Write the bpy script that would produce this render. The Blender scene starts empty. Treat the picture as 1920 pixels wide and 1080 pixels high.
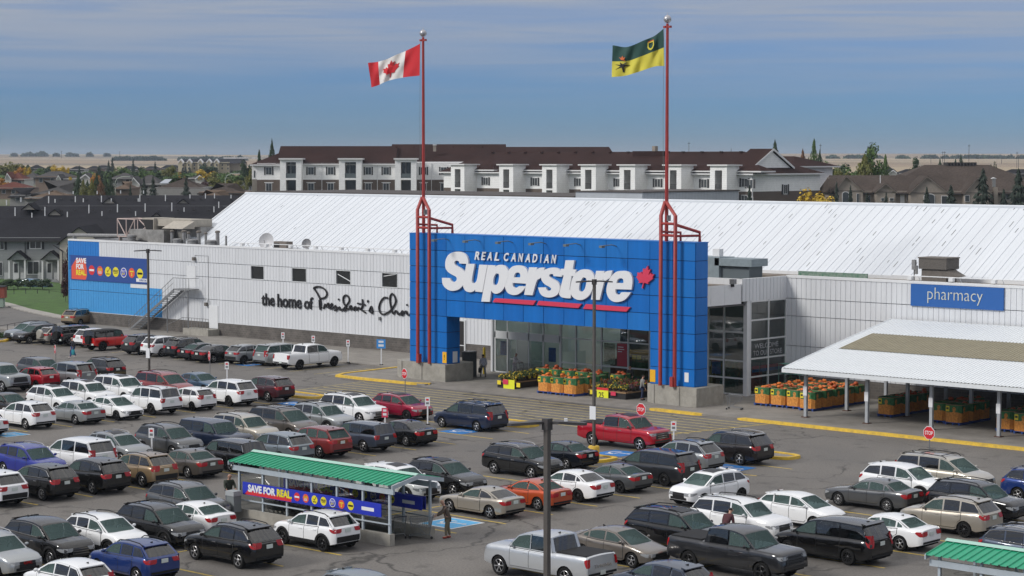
import bpy, bmesh, math, random
from mathutils import Vector, Matrix, noise as mnoise
random.seed(7)
R = math.radians
scene = bpy.context.scene
col = scene.collection

# ------------------------------------------------------------------ camera
F_PX, HORIZON, CAM_H = 3884.0, 297.0, 17.0
YAW = math.atan(4220.0 / F_PX)                 # the shop front runs along X, 47 deg left of the view
PITCH = math.atan((540 - HORIZON) / F_PX)
FW0 = Vector((-math.cos(YAW), math.sin(YAW), 0))
RT = Vector((math.sin(YAW), math.cos(YAW), 0))
FW = FW0 * math.cos(PITCH) - Vector((0, 0, math.sin(PITCH)))
UP = RT.cross(FW)
CAM = Vector((0, 0, CAM_H))
cam_data = bpy.data.cameras.new('camera')
cam_data.sensor_width = 36.0
cam_data.lens = F_PX / 1920 * 36.0
cam_data.clip_start = 1.0
cam_data.clip_end = 30000
cam = bpy.data.objects.new('camera', cam_data)
col.objects.link(cam)
cam.matrix_world = Matrix(((RT.x, UP.x, -FW.x, 0), (RT.y, UP.y, -FW.y, 0), (RT.z, UP.z, -FW.z, CAM_H), (0, 0, 0, 1)))
scene.camera = cam

# ------------------------------------------------------------------ light
SUN_EL = R(35)                                  # direction TO the sun, seen from above: -x -y
sun_vec = Vector((math.cos(SUN_EL) * -0.42, math.cos(SUN_EL) * -0.91, math.sin(SUN_EL))).normalized()
sd = bpy.data.lights.new('sun', 'SUN')
sd.energy = 1.5
sd.angle = R(14)
sd.color = (1.0, 0.96, 0.9)
sun = bpy.data.objects.new('sun', sd)
col.objects.link(sun)
sun.rotation_euler = sun_vec.to_track_quat('Z', 'Y').to_euler()

world = bpy.data.worlds.new('World')
scene.world = world
world.use_nodes = True
wn = world.node_tree.nodes; wl = world.node_tree.links
wn.clear()
w_out = wn.new('ShaderNodeOutputWorld')
w_bg = wn.new('ShaderNodeBackground')
sky = wn.new('ShaderNodeTexSky'); sky.sky_type = 'NISHITA'; sky.sun_disc = False
sky.sun_elevation = SUN_EL
sky.sun_rotation = math.atan2(sun_vec.x, sun_vec.y)
sky.air_density = 1.0; sky.dust_density = 0.6; sky.ozone_density = 2.0; sky.altitude = 600
w_tc = wn.new('ShaderNodeTexCoord')
w_sep = wn.new('ShaderNodeSeparateXYZ')
wl.new(w_tc.outputs['Generated'], w_sep.inputs[0])
# a stratus deck that begins a few degrees above the horizon, streaked sideways
w_map = wn.new('ShaderNodeMapping'); w_map.inputs['Scale'].default_value = (2.2, 2.2, 60)
wl.new(w_tc.outputs['Generated'], w_map.inputs[0])
w_n = wn.new('ShaderNodeTexNoise'); w_n.inputs['Scale'].default_value = 2.6; w_n.inputs['Detail'].default_value = 7; w_n.inputs['Roughness'].default_value = 0.55
w_n.inputs['Distortion'].default_value = 0.7
wl.new(w_map.outputs[0], w_n.inputs[0])
w_map2 = wn.new('ShaderNodeMapping'); w_map2.inputs['Scale'].default_value = (1.2, 1.2, 26); w_map2.inputs['Location'].default_value = (3.1, 1.7, 0.4)
wl.new(w_tc.outputs['Generated'], w_map2.inputs[0])
w_n2 = wn.new('ShaderNodeTexNoise'); w_n2.inputs['Scale'].default_value = 3.5; w_n2.inputs['Detail'].default_value = 5
wl.new(w_map2.outputs[0], w_n2.inputs[0])
def wmath(op, a, b=None, clamp=False):
    m = wn.new('ShaderNodeMath'); m.operation = op; m.use_clamp = clamp
    for i, v in enumerate((a, b)):
        if v is None: continue
        if isinstance(v, (int, float)): m.inputs[i].default_value = v
        else: wl.new(v, m.inputs[i])
    return m.outputs[0]
zz = w_sep.outputs['Z']
zn = wmath('ADD', zz, wmath('MULTIPLY', wmath('SUBTRACT', w_n2.outputs['Fac'], 0.5), 0.05))
cover = wn.new('ShaderNodeMapRange'); cover.interpolation_type = 'SMOOTHSTEP'
cover.inputs['From Min'].default_value = 0.012; cover.inputs['From Max'].default_value = 0.085
wl.new(zn, cover.inputs['Value'])
streak = wn.new('ShaderNodeMapRange'); streak.interpolation_type = 'SMOOTHSTEP'
streak.inputs['From Min'].default_value = 0.36; streak.inputs['From Max'].default_value = 0.62
streak.inputs['To Min'].default_value = 0.62; streak.inputs['To Max'].default_value = 1.0
wl.new(w_n.outputs['Fac'], streak.inputs['Value'])
fac = wmath('MULTIPLY', cover.outputs[0], streak.outputs[0], True)
cl = wn.new('ShaderNodeMixRGB'); cl.blend_type = 'MIX'
cl.inputs[1].default_value = (1.72, 2.02, 2.55, 1)      # thin grey stratus
cl.inputs[2].default_value = (2.05, 2.32, 2.8, 1)      # brighter streaks
wl.new(w_n.outputs['Fac'], cl.inputs[0])
# an overcast deck is about three times brighter overhead than low down
lift = wn.new('ShaderNodeCombineXYZ')
for i_, k_ in enumerate((3.5, 2.8, 1.95)): wl.new(wmath('ADD', 1.0, wmath('MULTIPLY', wmath('MAXIMUM', zz, 0.0), k_)), lift.inputs[i_])
lift = lift.outputs[0]
clb = wn.new('ShaderNodeMixRGB'); clb.blend_type = 'MULTIPLY'; clb.inputs[0].default_value = 1.0
wl.new(cl.outputs[0], clb.inputs[1]); wl.new(lift, clb.inputs[2])
# the clear band under the deck: sky scattered through distant haze
hz = wn.new('ShaderNodeValToRGB')
hz.color_ramp.elements[0].position = 0.0; hz.color_ramp.elements[0].color = (0.235, 0.345, 0.57, 1)
hz.color_ramp.elements[1].position = 0.034; hz.color_ramp.elements[1].color = (0.155, 0.295, 0.60, 1)
e = hz.color_ramp.elements.new(0.012); e.color = (0.18, 0.315, 0.59, 1)
e = hz.color_ramp.elements.new(0.5); e.color = (0.25, 0.42, 0.8, 1)
wl.new(zz, hz.inputs[0])
tint = wn.new('ShaderNodeMixRGB'); tint.blend_type = 'MULTIPLY'; tint.inputs[0].default_value = 1.0
wl.new(sky.outputs[0], tint.inputs[1]); wl.new(hz.outputs[0], tint.inputs[2])
mx = wn.new('ShaderNodeMixRGB')
wl.new(fac, mx.inputs[0]); wl.new(tint.outputs[0], mx.inputs[1]); wl.new(clb.outputs[0], mx.inputs[2])
wl.new(mx.outputs[0], w_bg.inputs[0])
w_bg.inputs[1].default_value = 0.1
wl.new(w_bg.outputs[0], w_out.inputs[0])

scene.view_settings.view_transform = 'Standard'
scene.view_settings.look = 'None'
scene.view_settings.gamma = 1.0
scene.view_settings.use_curve_mapping = False
scene.view_settings.exposure = 0.62

# ------------------------------------------------------------------ helpers
def ray(px, py):
    return FW * F_PX + RT * (px - 960) - UP * (py - 540)
def on_z(px, py, z=0.0):
    d = ray(px, py); return CAM + d * ((z - CAM_H) / d.z)
def on_y(px, py, y):
    d = ray(px, py); return CAM + d * (y / d.y)
def on_x(px, py, x):
    d = ray(px, py); return CAM + d * (x / d.x)
def at_d(px, py, d):                      # at a forward distance
    r = ray(px, py); return CAM + r * (d / r.dot(FW0))

def props(o, label=None, cat=None, group=None, kind=None):
    if label: o['label'] = label
    if cat: o['category'] = cat
    if group: o['group'] = group
    if kind: o['kind'] = kind
    return o
def empty(name, loc=(0, 0, 0), rz=0.0, **k):
    o = bpy.data.objects.new(name, None); col.objects.link(o)
    o.empty_display_size = 0.2
    o.location = loc; o.rotation_euler = (0, 0, rz)
    return props(o, **k)
def link_mesh(name, me, mat=None, parent=None, loc=None, rot=None, **k):
    o = bpy.data.objects.new(name, me); col.objects.link(o)
    if mat is not None and len(me.materials) == 0: me.materials.append(mat)
    if parent is not None: o.parent = parent
    if loc is not None: o.location = loc
    if rot is not None: o.rotation_euler = rot
    return props(o, **k)
def copy_tree(o, parent=None):
    c = o.copy(); col.objects.link(c)
    c.parent = parent
    for ch in o.children: copy_tree(ch, c)
    return c

class MB:
    """collects faces; build() links them as one mesh object (world coordinates, or relative to org)"""
    def __init__(s, org=(0, 0, 0)):
        s.v = []; s.f = []; s.m = []; s.cur = 0; s.o = Vector(org); s.mats = []
    def use(s, mat):
        if mat not in s.mats: s.mats.append(mat)
        s.cur = s.mats.index(mat); return s
    def face(s, *pts):
        n = len(s.v); s.v += [tuple(Vector(p) - s.o) for p in pts]; s.f.append(tuple(range(n, n + len(pts)))); s.m.append(s.cur); return s
    def grid(s, rows, closed=False):
        n = len(s.v); c = len(rows[0])
        for r in rows: s.v += [tuple(Vector(p) - s.o) for p in r]
        for i in range(len(rows) - 1):
            for j in range(c if closed else c - 1):
                k = (j + 1) % c
                s.f.append((n + i * c + j, n + i * c + k, n + (i + 1) * c + k, n + (i + 1) * c + j)); s.m.append(s.cur)
        return s
    def box(s, x0, x1, y0, y1, z0, z1, M=None):
        p = [Vector((x, y, z)) for z in (z0, z1) for y in (y0, y1) for x in (x0, x1)]
        if M is not None: p = [M @ q for q in p]
        n = len(s.v); s.v += [tuple(q - s.o) for q in p]
        fs = [(0, 2, 3, 1), (4, 5, 7, 6), (0, 1, 5, 4), (2, 6, 7, 3), (0, 4, 6, 2), (1, 3, 7, 5)]
        s.f += [tuple(n + i for i in f) for f in fs]; s.m += [s.cur] * 6
        return s
    def tube(s, pts, r, n=8, cap=True):
        pts = [Vector(p) for p in pts]; rows = []
        rr = r if isinstance(r, (list, tuple)) else [r] * len(pts)
        prev = None
        for i, p in enumerate(pts):
            t = (pts[min(i + 1, len(pts) - 1)] - pts[max(i - 1, 0)]).normalized()
            if prev is None:
                a = Vector((0, 0, 1)) if abs(t.z) < 0.9 else Vector((1, 0, 0))
                u = t.cross(a).normalized()
            else:
                u = (prev - t * prev.dot(t)); u = u.normalized() if u.length > 1e-5 else t.orthogonal().normalized()
            prev = u; w = t.cross(u)
            rows.append([p + (u * math.cos(q) + w * math.sin(q)) * rr[i] for q in [2 * math.pi * k / n + math.pi / n for k in range(n)]])
        s.grid(rows, True)
        if cap: s.face(*reversed(rows[0])); s.face(*rows[-1])
        return s
    def lathe(s, c, prof, n=16, axis='z', cap=True):
        rows = []
        c = Vector(c)
        for r, h in prof:
            row = []
            for k in range(n):
                a = 2 * math.pi * k / n
                q = Vector((r * math.cos(a), r * math.sin(a), h))
                if axis == 'y': q = Vector((q.x, h, q.y))
                if axis == 'x': q = Vector((h, q.x, q.y))
                row.append(c + q)
            rows.append(row)
        s.grid(rows, True)
        if cap: s.face(*rows[0]); s.face(*rows[-1])
        return s
    def prism(s, poly, d):
        d = Vector(d); poly = [Vector(p) for p in poly]
        s.face(*poly); s.face(*[p + d for p in reversed(poly)])
        n = len(poly)
        for i in range(n): s.face(poly[i], poly[i] + d, poly[(i + 1) % n] + d, poly[(i + 1) % n])
        return s
    def mesh(s, name, mat=None, smooth=None, fix=True):
        me = bpy.data.meshes.new(name)
        me.from_pydata(s.v, [], s.f)
        for m in (s.mats or ([mat] if mat else [])): me.materials.append(m)
        if len(s.mats) > 1: me.polygons.foreach_set('material_index', s.m)
        if fix or smooth is not None:
            b = bmesh.new(); b.from_mesh(me)
            if smooth is not None: bmesh.ops.remove_doubles(b, verts=b.verts, dist=1e-4)
            if fix: bmesh.ops.recalc_face_normals(b, faces=b.faces)
            b.to_mesh(me); b.free()
        if smooth is not None:
            me.polygons.foreach_set('use_smooth', [True] * len(me.polygons))
            me.set_sharp_from_angle(angle=R(smooth))
        me.update()
        return me
    def build(s, name, mat=None, parent=None, smooth=None, fix=True, loc=None, rot=None, **k):
        return link_mesh(name, s.mesh(name, mat, smooth, fix), None, parent, loc, rot, **k)

# ------------------------------------------------------------------ materials
MATS = {}
def mat(name, c=(0.5, 0.5, 0.5), rough=0.6, metal=0.0, spec=0.5, coat=0.0, var=0.0, vscale=3.0, bump=0.0, bscale=30.0, emit=None, estr=1.0, vcol=None, vs=None, coat_ior=None):
    if name in MATS: return MATS[name]
    m = bpy.data.materials.new(name); m.use_nodes = True
    nt = m.node_tree; b = nt.nodes['Principled BSDF']
    b.inputs['Base Color'].default_value = (*c, 1)
    b.inputs['Roughness'].default_value = rough; b.inputs['Metallic'].default_value = metal
    b.inputs['Specular IOR Level'].default_value = spec
    if coat: b.inputs['Coat Weight'].default_value = coat; b.inputs['Coat Roughness'].default_value = 0.03; b.inputs['Coat IOR'].default_value = coat_ior or 1.5
    if emit: b.inputs['Emission Color'].default_value = (*emit, 1); b.inputs['Emission Strength'].default_value = estr
    if var or bump:
        tc = nt.nodes.new('ShaderNodeTexCoord')
    if var:
        n = nt.nodes.new('ShaderNodeTexNoise'); n.inputs['Scale'].default_value = vscale; n.inputs['Detail'].default_value = 6; n.inputs['Roughness'].default_value = 0.65
        if vs:
            vm = nt.nodes.new('ShaderNodeMapping'); vm.inputs['Scale'].default_value = vs; nt.links.new(tc.outputs['Object'], vm.inputs[0]); nt.links.new(vm.outputs[0], n.inputs[0])
        else: nt.links.new(tc.outputs['Object'], n.inputs[0])
        mr = nt.nodes.new('ShaderNodeMapRange'); mr.inputs['From Min'].default_value = 0.3; mr.inputs['From Max'].default_value = 0.7
        nt.links.new(n.outputs['Fac'], mr.inputs['Value'])
        mxn = nt.nodes.new('ShaderNodeMixRGB')
        lo = vcol if vcol else tuple(max(0, q * (1 - var)) for q in c); hi = tuple(min(1, q * (1 + var)) for q in c)
        mxn.inputs[1].default_value = (*lo, 1); mxn.inputs[2].default_value = (*hi, 1)
        nt.links.new(mr.outputs[0], mxn.inputs[0]); nt.links.new(mxn.outputs[0], b.inputs['Base Color'])
    if bump:
        n2 = nt.nodes.new('ShaderNodeTexNoise'); n2.inputs['Scale'].default_value = bscale; n2.inputs['Detail'].default_value = 4
        nt.links.new(tc.outputs['Object'], n2.inputs[0])
        bp = nt.nodes.new('ShaderNodeBump'); bp.inputs['Strength'].default_value = bump; bp.inputs['Distance'].default_value = 0.02
        nt.links.new(n2.outputs['Fac'], bp.inputs['Height']); nt.links.new(bp.outputs[0], b.inputs['Normal'])
    MATS[name] = m
    return m
def nodes_of(m): return m.node_tree, m.node_tree.nodes['Principled BSDF']
def N(nt, t, **k):
    n = nt.nodes.new(t)
    for a, v in k.items():
        if hasattr(n, a): setattr(n, a, v)
        else: n.inputs[a].default_value = v
    return n
def glass_mat(name, tint=(0.5, 0.6, 0.58), refl=0.9, lo=0.06, film=None):
    """window glass: fresnel reflection over a tinted see-through"""
    m = bpy.data.materials.new(name); m.use_nodes = True; nt = m.node_tree; nt.nodes.clear()
    o = N(nt, 'ShaderNodeOutputMaterial'); tr = N(nt, 'ShaderNodeBsdfTransparent'); tr.inputs[0].default_value = (*tint, 1)
    gl = N(nt, 'ShaderNodeBsdfGlossy'); gl.inputs['Roughness'].default_value = 0.02; gl.inputs['Color'].default_value = (refl, refl, refl, 1)
    fr = N(nt, 'ShaderNodeFresnel'); fr.inputs['IOR'].default_value = 1.6
    mr = N(nt, 'ShaderNodeMapRange'); mr.inputs['To Min'].default_value = lo; mr.inputs['To Max'].default_value = 1.0
    nt.links.new(fr.outputs[0], mr.inputs[0])
    mxs = N(nt, 'ShaderNodeMixShader'); nt.links.new(mr.outputs[0], mxs.inputs[0])
    if film:            # solar tint: a little of the light is scattered by the glass itself
        df = N(nt, 'ShaderNodeBsdfDiffuse'); df.inputs[0].default_value = (*film, 1); m3 = N(nt, 'ShaderNodeMixShader'); m3.inputs[0].default_value = .4
        nt.links.new(tr.outputs[0], m3.inputs[1]); nt.links.new(df.outputs[0], m3.inputs[2]); nt.links.new(m3.outputs[0], mxs.inputs[1])
    else: nt.links.new(tr.outputs[0], mxs.inputs[1]); nt.links.new(gl.outputs[0], mxs.inputs[2])
    nt.links.new(mxs.outputs[0], o.inputs[0]); MATS[name] = m
    return m

def asphalt_mat(name, c, crack=1.0, warm=(1, 1, 1)):
    m = mat(name, c, 0.85); nt, b = nodes_of(m)
    tc = N(nt, 'ShaderNodeTexCoord')
    big = N(nt, 'ShaderNodeTexNoise'); big.inputs['Scale'].default_value = 0.11; big.inputs['Detail'].default_value = 8; big.inputs['Roughness'].default_value = 0.62
    fine = N(nt, 'ShaderNodeTexNoise'); fine.inputs['Scale'].default_value = 9.0; fine.inputs['Detail'].default_value = 5; fine.inputs['Roughness'].default_value = 0.7
    grit = N(nt, 'ShaderNodeTexNoise'); grit.inputs['Scale'].default_value = 45.0; grit.inputs['Detail'].default_value = 2
    for n in (big, fine, grit): nt.links.new(tc.outputs['Object'], n.inputs[0])
    r1 = N(nt, 'ShaderNodeMapRange'); r1.inputs['From Min'].default_value = 0.25; r1.inputs['From Max'].default_value = 0.75; r1.inputs['To Min'].default_value = 0.68; r1.inputs['To Max'].default_value = 1.28
    r2 = N(nt, 'ShaderNodeMapRange'); r2.inputs['From Min'].default_value = 0.25; r2.inputs['From Max'].default_value = 0.75; r2.inputs['To Min'].default_value = 0.6; r2.inputs['To Max'].default_value = 1.36
    nt.links.new(big.outputs['Fac'], r1.inputs[0]); nt.links.new(fine.outputs['Fac'], r2.inputs[0])
    mul = N(nt, 'ShaderNodeMath'); mul.operation = 'MULTIPLY'; nt.links.new(r1.outputs[0], mul.inputs[0]); nt.links.new(r2.outputs[0], mul.inputs[1])
    # cracks: warped cell borders, broken up
    wv = N(nt, 'ShaderNodeTexNoise'); wv.inputs['Scale'].default_value = 0.5; wv.inputs['Detail'].default_value = 4
    nt.links.new(tc.outputs['Object'], wv.inputs[0])
    ad = N(nt, 'ShaderNodeVectorMath'); ad.operation = 'MULTIPLY_ADD'; ad.inputs[1].default_value = (3.5, 3.5, 0)
    nt.links.new(wv.outputs['Color'], ad.inputs[0]); nt.links.new(tc.outputs['Object'], ad.inputs[2])
    vo = N(nt, 'ShaderNodeTexVoronoi'); vo.feature = 'DISTANCE_TO_EDGE'; vo.inputs['Scale'].default_value = 0.13
    nt.links.new(ad.outputs[0], vo.inputs[0])
    cr = N(nt, 'ShaderNodeMapRange'); cr.inputs['From Min'].default_value = 0.0; cr.inputs['From Max'].default_value = 0.016; cr.inputs['To Min'].default_value = 1.0; cr.inputs['To Max'].default_value = 0.0
    nt.links.new(vo.outputs['Distance'], cr.inputs[0])
    br = N(nt, 'ShaderNodeMapRange'); br.inputs['From Min'].default_value = 0.40; br.inputs['From Max'].default_value = 0.52; br.inputs['To Max'].default_value = 0.7 * crack
    nt.links.new(big.outputs['Fac'], br.inputs[0])
    cf = N(nt, 'ShaderNodeMath'); cf.operation = 'MULTIPLY'; nt.links.new(cr.outputs[0], cf.inputs[0]); nt.links.new(br.outputs[0], cf.inputs[1])
    # oil and damp stains
    st = N(nt, 'ShaderNodeTexNoise'); st.inputs['Scale'].default_value = 0.45; st.inputs['Detail'].default_value = 6; st.inputs['Roughness'].default_value = 0.7
    mp = N(nt, 'ShaderNodeMapping'); mp.inputs['Location'].default_value = (31, 7, 3)
    nt.links.new(tc.outputs['Object'], mp.inputs[0]); nt.links.new(mp.outputs[0], st.inputs[0])
    sr = N(nt, 'ShaderNodeMapRange'); sr.inputs['From Min'].default_value = 0.57; sr.inputs['From Max'].default_value = 0.74; sr.inputs['To Max'].default_value = 0.55
    nt.links.new(st.outputs['Fac'], sr.inputs[0])
    # drips where engines stand, and tyre-polished bands along the lanes
    vo2 = N(nt, 'ShaderNodeTexVoronoi'); vo2.inputs['Scale'].default_value = 0.36; ad2 = N(nt, 'ShaderNodeVectorMath'); ad2.operation = 'MULTIPLY_ADD'; ad2.inputs[1].default_value = (.9, .9, 0)
    nt.links.new(fine.outputs['Color'], ad2.inputs[0]); nt.links.new(tc.outputs['Object'], ad2.inputs[2]); nt.links.new(ad2.outputs[0], vo2.inputs[0])
    dr = N(nt, 'ShaderNodeMapRange'); dr.inputs['From Min'].default_value = .05; dr.inputs['From Max'].default_value = .17; dr.inputs['To Min'].default_value = .38 * crack; dr.inputs['To Max'].default_value = 0; nt.links.new(vo2.outputs['Distance'], dr.inputs[0])
    mx0 = N(nt, 'ShaderNodeMath'); mx0.operation = 'MAXIMUM'; nt.links.new(sr.outputs[0], mx0.inputs[0]); nt.links.new(dr.outputs[0], mx0.inputs[1]); sr = mx0
    mxx = N(nt, 'ShaderNodeMath'); mxx.operation = 'MAXIMUM'; nt.links.new(cf.outputs[0], mxx.inputs[0]); nt.links.new(sr.outputs[0], mxx.inputs[1])
    inv = N(nt, 'ShaderNodeMath'); inv.operation = 'SUBTRACT'; inv.inputs[0].default_value = 1.0; nt.links.new(mxx.outputs[0], inv.inputs[1])
    m2 = N(nt, 'ShaderNodeMath'); m2.operation = 'MULTIPLY'; nt.links.new(mul.outputs[0], m2.inputs[0]); nt.links.new(inv.outputs[0], m2.inputs[1])
    cm = N(nt, 'ShaderNodeMixRGB'); cm.blend_type = 'MULTIPLY'; cm.inputs[0].default_value = 1.0; cm.inputs[1].default_value = (*c, 1)
    nt.links.new(m2.outputs[0], cm.inputs[2]); nt.links.new(cm.outputs[0], b.inputs['Base Color'])
    rr = N(nt, 'ShaderNodeMapRange'); rr.inputs['From Min'].default_value = 0.3; rr.inputs['From Max'].default_value = 0.7; rr.inputs['To Min'].default_value = 0.6; rr.inputs['To Max'].default_value = 0.92
    nt.links.new(big.outputs['Fac'], rr.inputs[0]); nt.links.new(rr.outputs[0], b.inputs['Roughness'])
    bp = N(nt, 'ShaderNodeBump'); bp.inputs['Strength'].default_value = 0.5; bp.inputs['Distance'].default_value = 0.012
    nt.links.new(grit.outputs['Fac'], bp.inputs['Height']); nt.links.new(bp.outputs[0], b.inputs['Normal'])
    return m
def siding_mat(name, c, pitch=0.15, axis='Z', depth=0.35, var=0.05, rough=0.6):
    """lap siding or shingle courses: fine lines too close together to pick apart"""
    m = mat(name, c, rough); nt, b = nodes_of(m)
    tc = N(nt, 'ShaderNodeTexCoord'); sp = N(nt, 'ShaderNodeSeparateXYZ'); nt.links.new(tc.outputs['Object'], sp.inputs[0])
    d = N(nt, 'ShaderNodeMath'); d.operation = 'DIVIDE'; d.inputs[1].default_value = pitch; nt.links.new(sp.outputs[axis], d.inputs[0])
    fr = N(nt, 'ShaderNodeMath'); fr.operation = 'FRACT'; nt.links.new(d.outputs[0], fr.inputs[0])
    rp = N(nt, 'ShaderNodeMapRange'); rp.inputs['From Min'].default_value = 0.0; rp.inputs['From Max'].default_value = 0.16; rp.inputs['To Min'].default_value = 1 - depth
    nt.links.new(fr.outputs[0], rp.inputs[0])
    n = N(nt, 'ShaderNodeTexNoise'); n.inputs['Scale'].default_value = 1.3; n.inputs['Detail'].default_value = 8; n.inputs['Roughness'].default_value = 0.75
    nt.links.new(tc.outputs['Object'], n.inputs[0])
    nr = N(nt, 'ShaderNodeMapRange'); nr.inputs['From Min'].default_value = 0.3; nr.inputs['From Max'].default_value = 0.7; nr.inputs['To Min'].default_value = 1 - var * 2; nr.inputs['To Max'].default_value = 1 + var * 2
    nt.links.new(n.outputs['Fac'], nr.inputs[0])
    mu = N(nt, 'ShaderNodeMath'); mu.operation = 'MULTIPLY'; nt.links.new(rp.outputs[0], mu.inputs[0]); nt.links.new(nr.outputs[0], mu.inputs[1])
    cm = N(nt, 'ShaderNodeMixRGB'); cm.blend_type = 'MULTIPLY'; cm.inputs[0].default_value = 1; cm.inputs[1].default_value = (*c, 1)
    nt.links.new(mu.outputs[0], cm.inputs[2]); nt.links.new(cm.outputs[0], b.inputs['Base Color'])
    return m
def shingle_mat(name, c, var=0.35):
    m = mat(name, c, 0.9, spec=.1); nt, b = nodes_of(m)
    tc = N(nt, 'ShaderNodeTexCoord')
    mp = N(nt, 'ShaderNodeMapping'); mp.inputs['Scale'].default_value = (1.2, 1.2, 7); nt.links.new(tc.outputs['Object'], mp.inputs[0])
    n = N(nt, 'ShaderNodeTexNoise'); n.inputs['Scale'].default_value = 2.2; n.inputs['Detail'].default_value = 5; n.inputs['Roughness'].default_value = 0.8
    nt.links.new(mp.outputs[0], n.inputs[0])
    n2 = N(nt, 'ShaderNodeTexNoise'); n2.inputs['Scale'].default_value = 0.15; n2.inputs['Detail'].default_value = 3; nt.links.new(tc.outputs['Object'], n2.inputs[0])
    a = N(nt, 'ShaderNodeMapRange'); a.inputs['From Min'].default_value = 0.3; a.inputs['From Max'].default_value = 0.7; a.inputs['To Min'].default_value = 1 - var; a.inputs['To Max'].default_value = 1 + var
    nt.links.new(n.outputs['Fac'], a.inputs[0])
    a2 = N(nt, 'ShaderNodeMapRange'); a2.inputs['From Min'].default_value = 0.3; a2.inputs['From Max'].default_value = 0.7; a2.inputs['To Min'].default_value = 0.8; a2.inputs['To Max'].default_value = 1.2
    nt.links.new(n2.outputs['Fac'], a2.inputs[0])
    mu = N(nt, 'ShaderNodeMath'); mu.operation = 'MULTIPLY'; nt.links.new(a.outputs[0], mu.inputs[0]); nt.links.new(a2.outputs[0], mu.inputs[1])
    cm = N(nt, 'ShaderNodeMixRGB'); cm.blend_type = 'MULTIPLY'; cm.inputs[0].default_value = 1; cm.inputs[1].default_value = (*c, 1)
    nt.links.new(mu.outputs[0], cm.inputs[2]); nt.links.new(cm.outputs[0], b.inputs['Base Color'])
    return m
def block_mat(name, c1, c2, mortar, w=0.4, h=0.2, along='X'):
    m = mat(name, c1, 0.9); nt, b = nodes_of(m)
    tc = N(nt, 'ShaderNodeTexCoord'); sp = N(nt, 'ShaderNodeSeparateXYZ'); cb = N(nt, 'ShaderNodeCombineXYZ')
    nt.links.new(tc.outputs['Object'], sp.inputs[0]); nt.links.new(sp.outputs[along], cb.inputs[0]); nt.links.new(sp.outputs['Z'], cb.inputs[1])
    br = N(nt, 'ShaderNodeTexBrick'); br.inputs['Color1'].default_value = (*c1, 1); br.inputs['Color2'].default_value = (*c2, 1); br.inputs['Mortar'].default_value = (*mortar, 1)
    br.inputs['Scale'].default_value = 1.0; br.inputs['Brick Width'].default_value = w; br.inputs['Row Height'].default_value = h; br.inputs['Mortar Size'].default_value = 0.012
    nt.links.new(cb.outputs[0], br.inputs[0])
    n = N(nt, 'ShaderNodeTexNoise'); n.inputs['Scale'].default_value = 1.1; n.inputs['Detail'].default_value = 8; nt.links.new(tc.outputs['Object'], n.inputs[0])
    a = N(nt, 'ShaderNodeMapRange'); a.inputs['From Min'].default_value = 0.3; a.inputs['From Max'].default_value = 0.7; a.inputs['To Min'].default_value = 0.72; a.inputs['To Max'].default_value = 1.25
    nt.links.new(n.outputs['Fac'], a.inputs[0])
    cm = N(nt, 'ShaderNodeMixRGB'); cm.blend_type = 'MULTIPLY'; cm.inputs[0].default_value = 1
    nt.links.new(br.outputs[0], cm.inputs[1]); nt.links.new(a.outputs[0], cm.inputs[2]); nt.links.new(cm.outputs[0], b.inputs['Base Color'])
    bp = N(nt, 'ShaderNodeBump'); bp.inputs['Strength'].default_value = 0.8; bp.inputs['Distance'].default_value = 0.03
    nt.links.new(n.outputs['Fac'], bp.inputs['Height']); nt.links.new(bp.outputs[0], b.inputs['Normal'])
    return m

# ------------------------------------------------------------------ lettering
def glyph_mesh(txt, size=1.0, extrude=0.02, offset=0.0, shear=0.0, space=1.0):
    cu = bpy.data.curves.new('t', 'FONT'); cu.body = txt; cu.size = size; cu.extrude = extrude; cu.offset = offset; cu.shear = shear
    cu.space_character = space; cu.resolution_u = 3
    o = bpy.data.objects.new('t', cu)
    me = bpy.data.meshes.new_from_object(o)
    bpy.data.objects.remove(o); bpy.data.curves.remove(cu)
    return me
def put_text(txt, name, m, parent, p0, ux, uz, width, height, extrude=0.02, offset=0.0, shear=0.0, org=(0, 0, 0), space=1.0):
    """a word fitted to a width and height, standing at p0 along ux/uz"""
    me = glyph_mesh(txt, 1.0, extrude, offset, shear, space)
    xs = [v.co.x for v in me.vertices]; ys = [v.co.y for v in me.vertices]
    x0, x1, y0, y1 = min(xs), max(xs), min(ys), max(ys)
    ux = Vector(ux).normalized(); uz = Vector(uz).normalized(); un = ux.cross(uz)
    sx = width / (x1 - x0); sy = height / (y1 - y0)
    for v in me.vertices:
        q = v.co.copy()
        v.co = Vector(p0) - Vector(org) + ux * ((q.x - x0) * sx) + uz * ((q.y - y0) * sy) + un * q.z
    return link_mesh(name, me, m, parent)
def catmull(pts, n=4, closed=True):
    out = []; L = len(pts)
    for i in range(L if closed else L - 1):
        if closed: p = [pts[(i + k - 1) % L] for k in range(4)]
        else: p = [pts[max(0, min(L - 1, i + k - 1))] for k in range(4)]
        for j in range(n):
            t = j / n
            out.append(tuple(0.5 * (2 * p[1][a] + (p[2][a] - p[0][a]) * t + (2 * p[0][a] - 5 * p[1][a] + 4 * p[2][a] - p[3][a]) * t * t + (3 * p[1][a] - p[0][a] - 3 * p[2][a] + p[3][a]) * t ** 3) for a in range(len(p[1]))))
    if not closed: out.append(tuple(pts[-1]))
    return out
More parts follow.
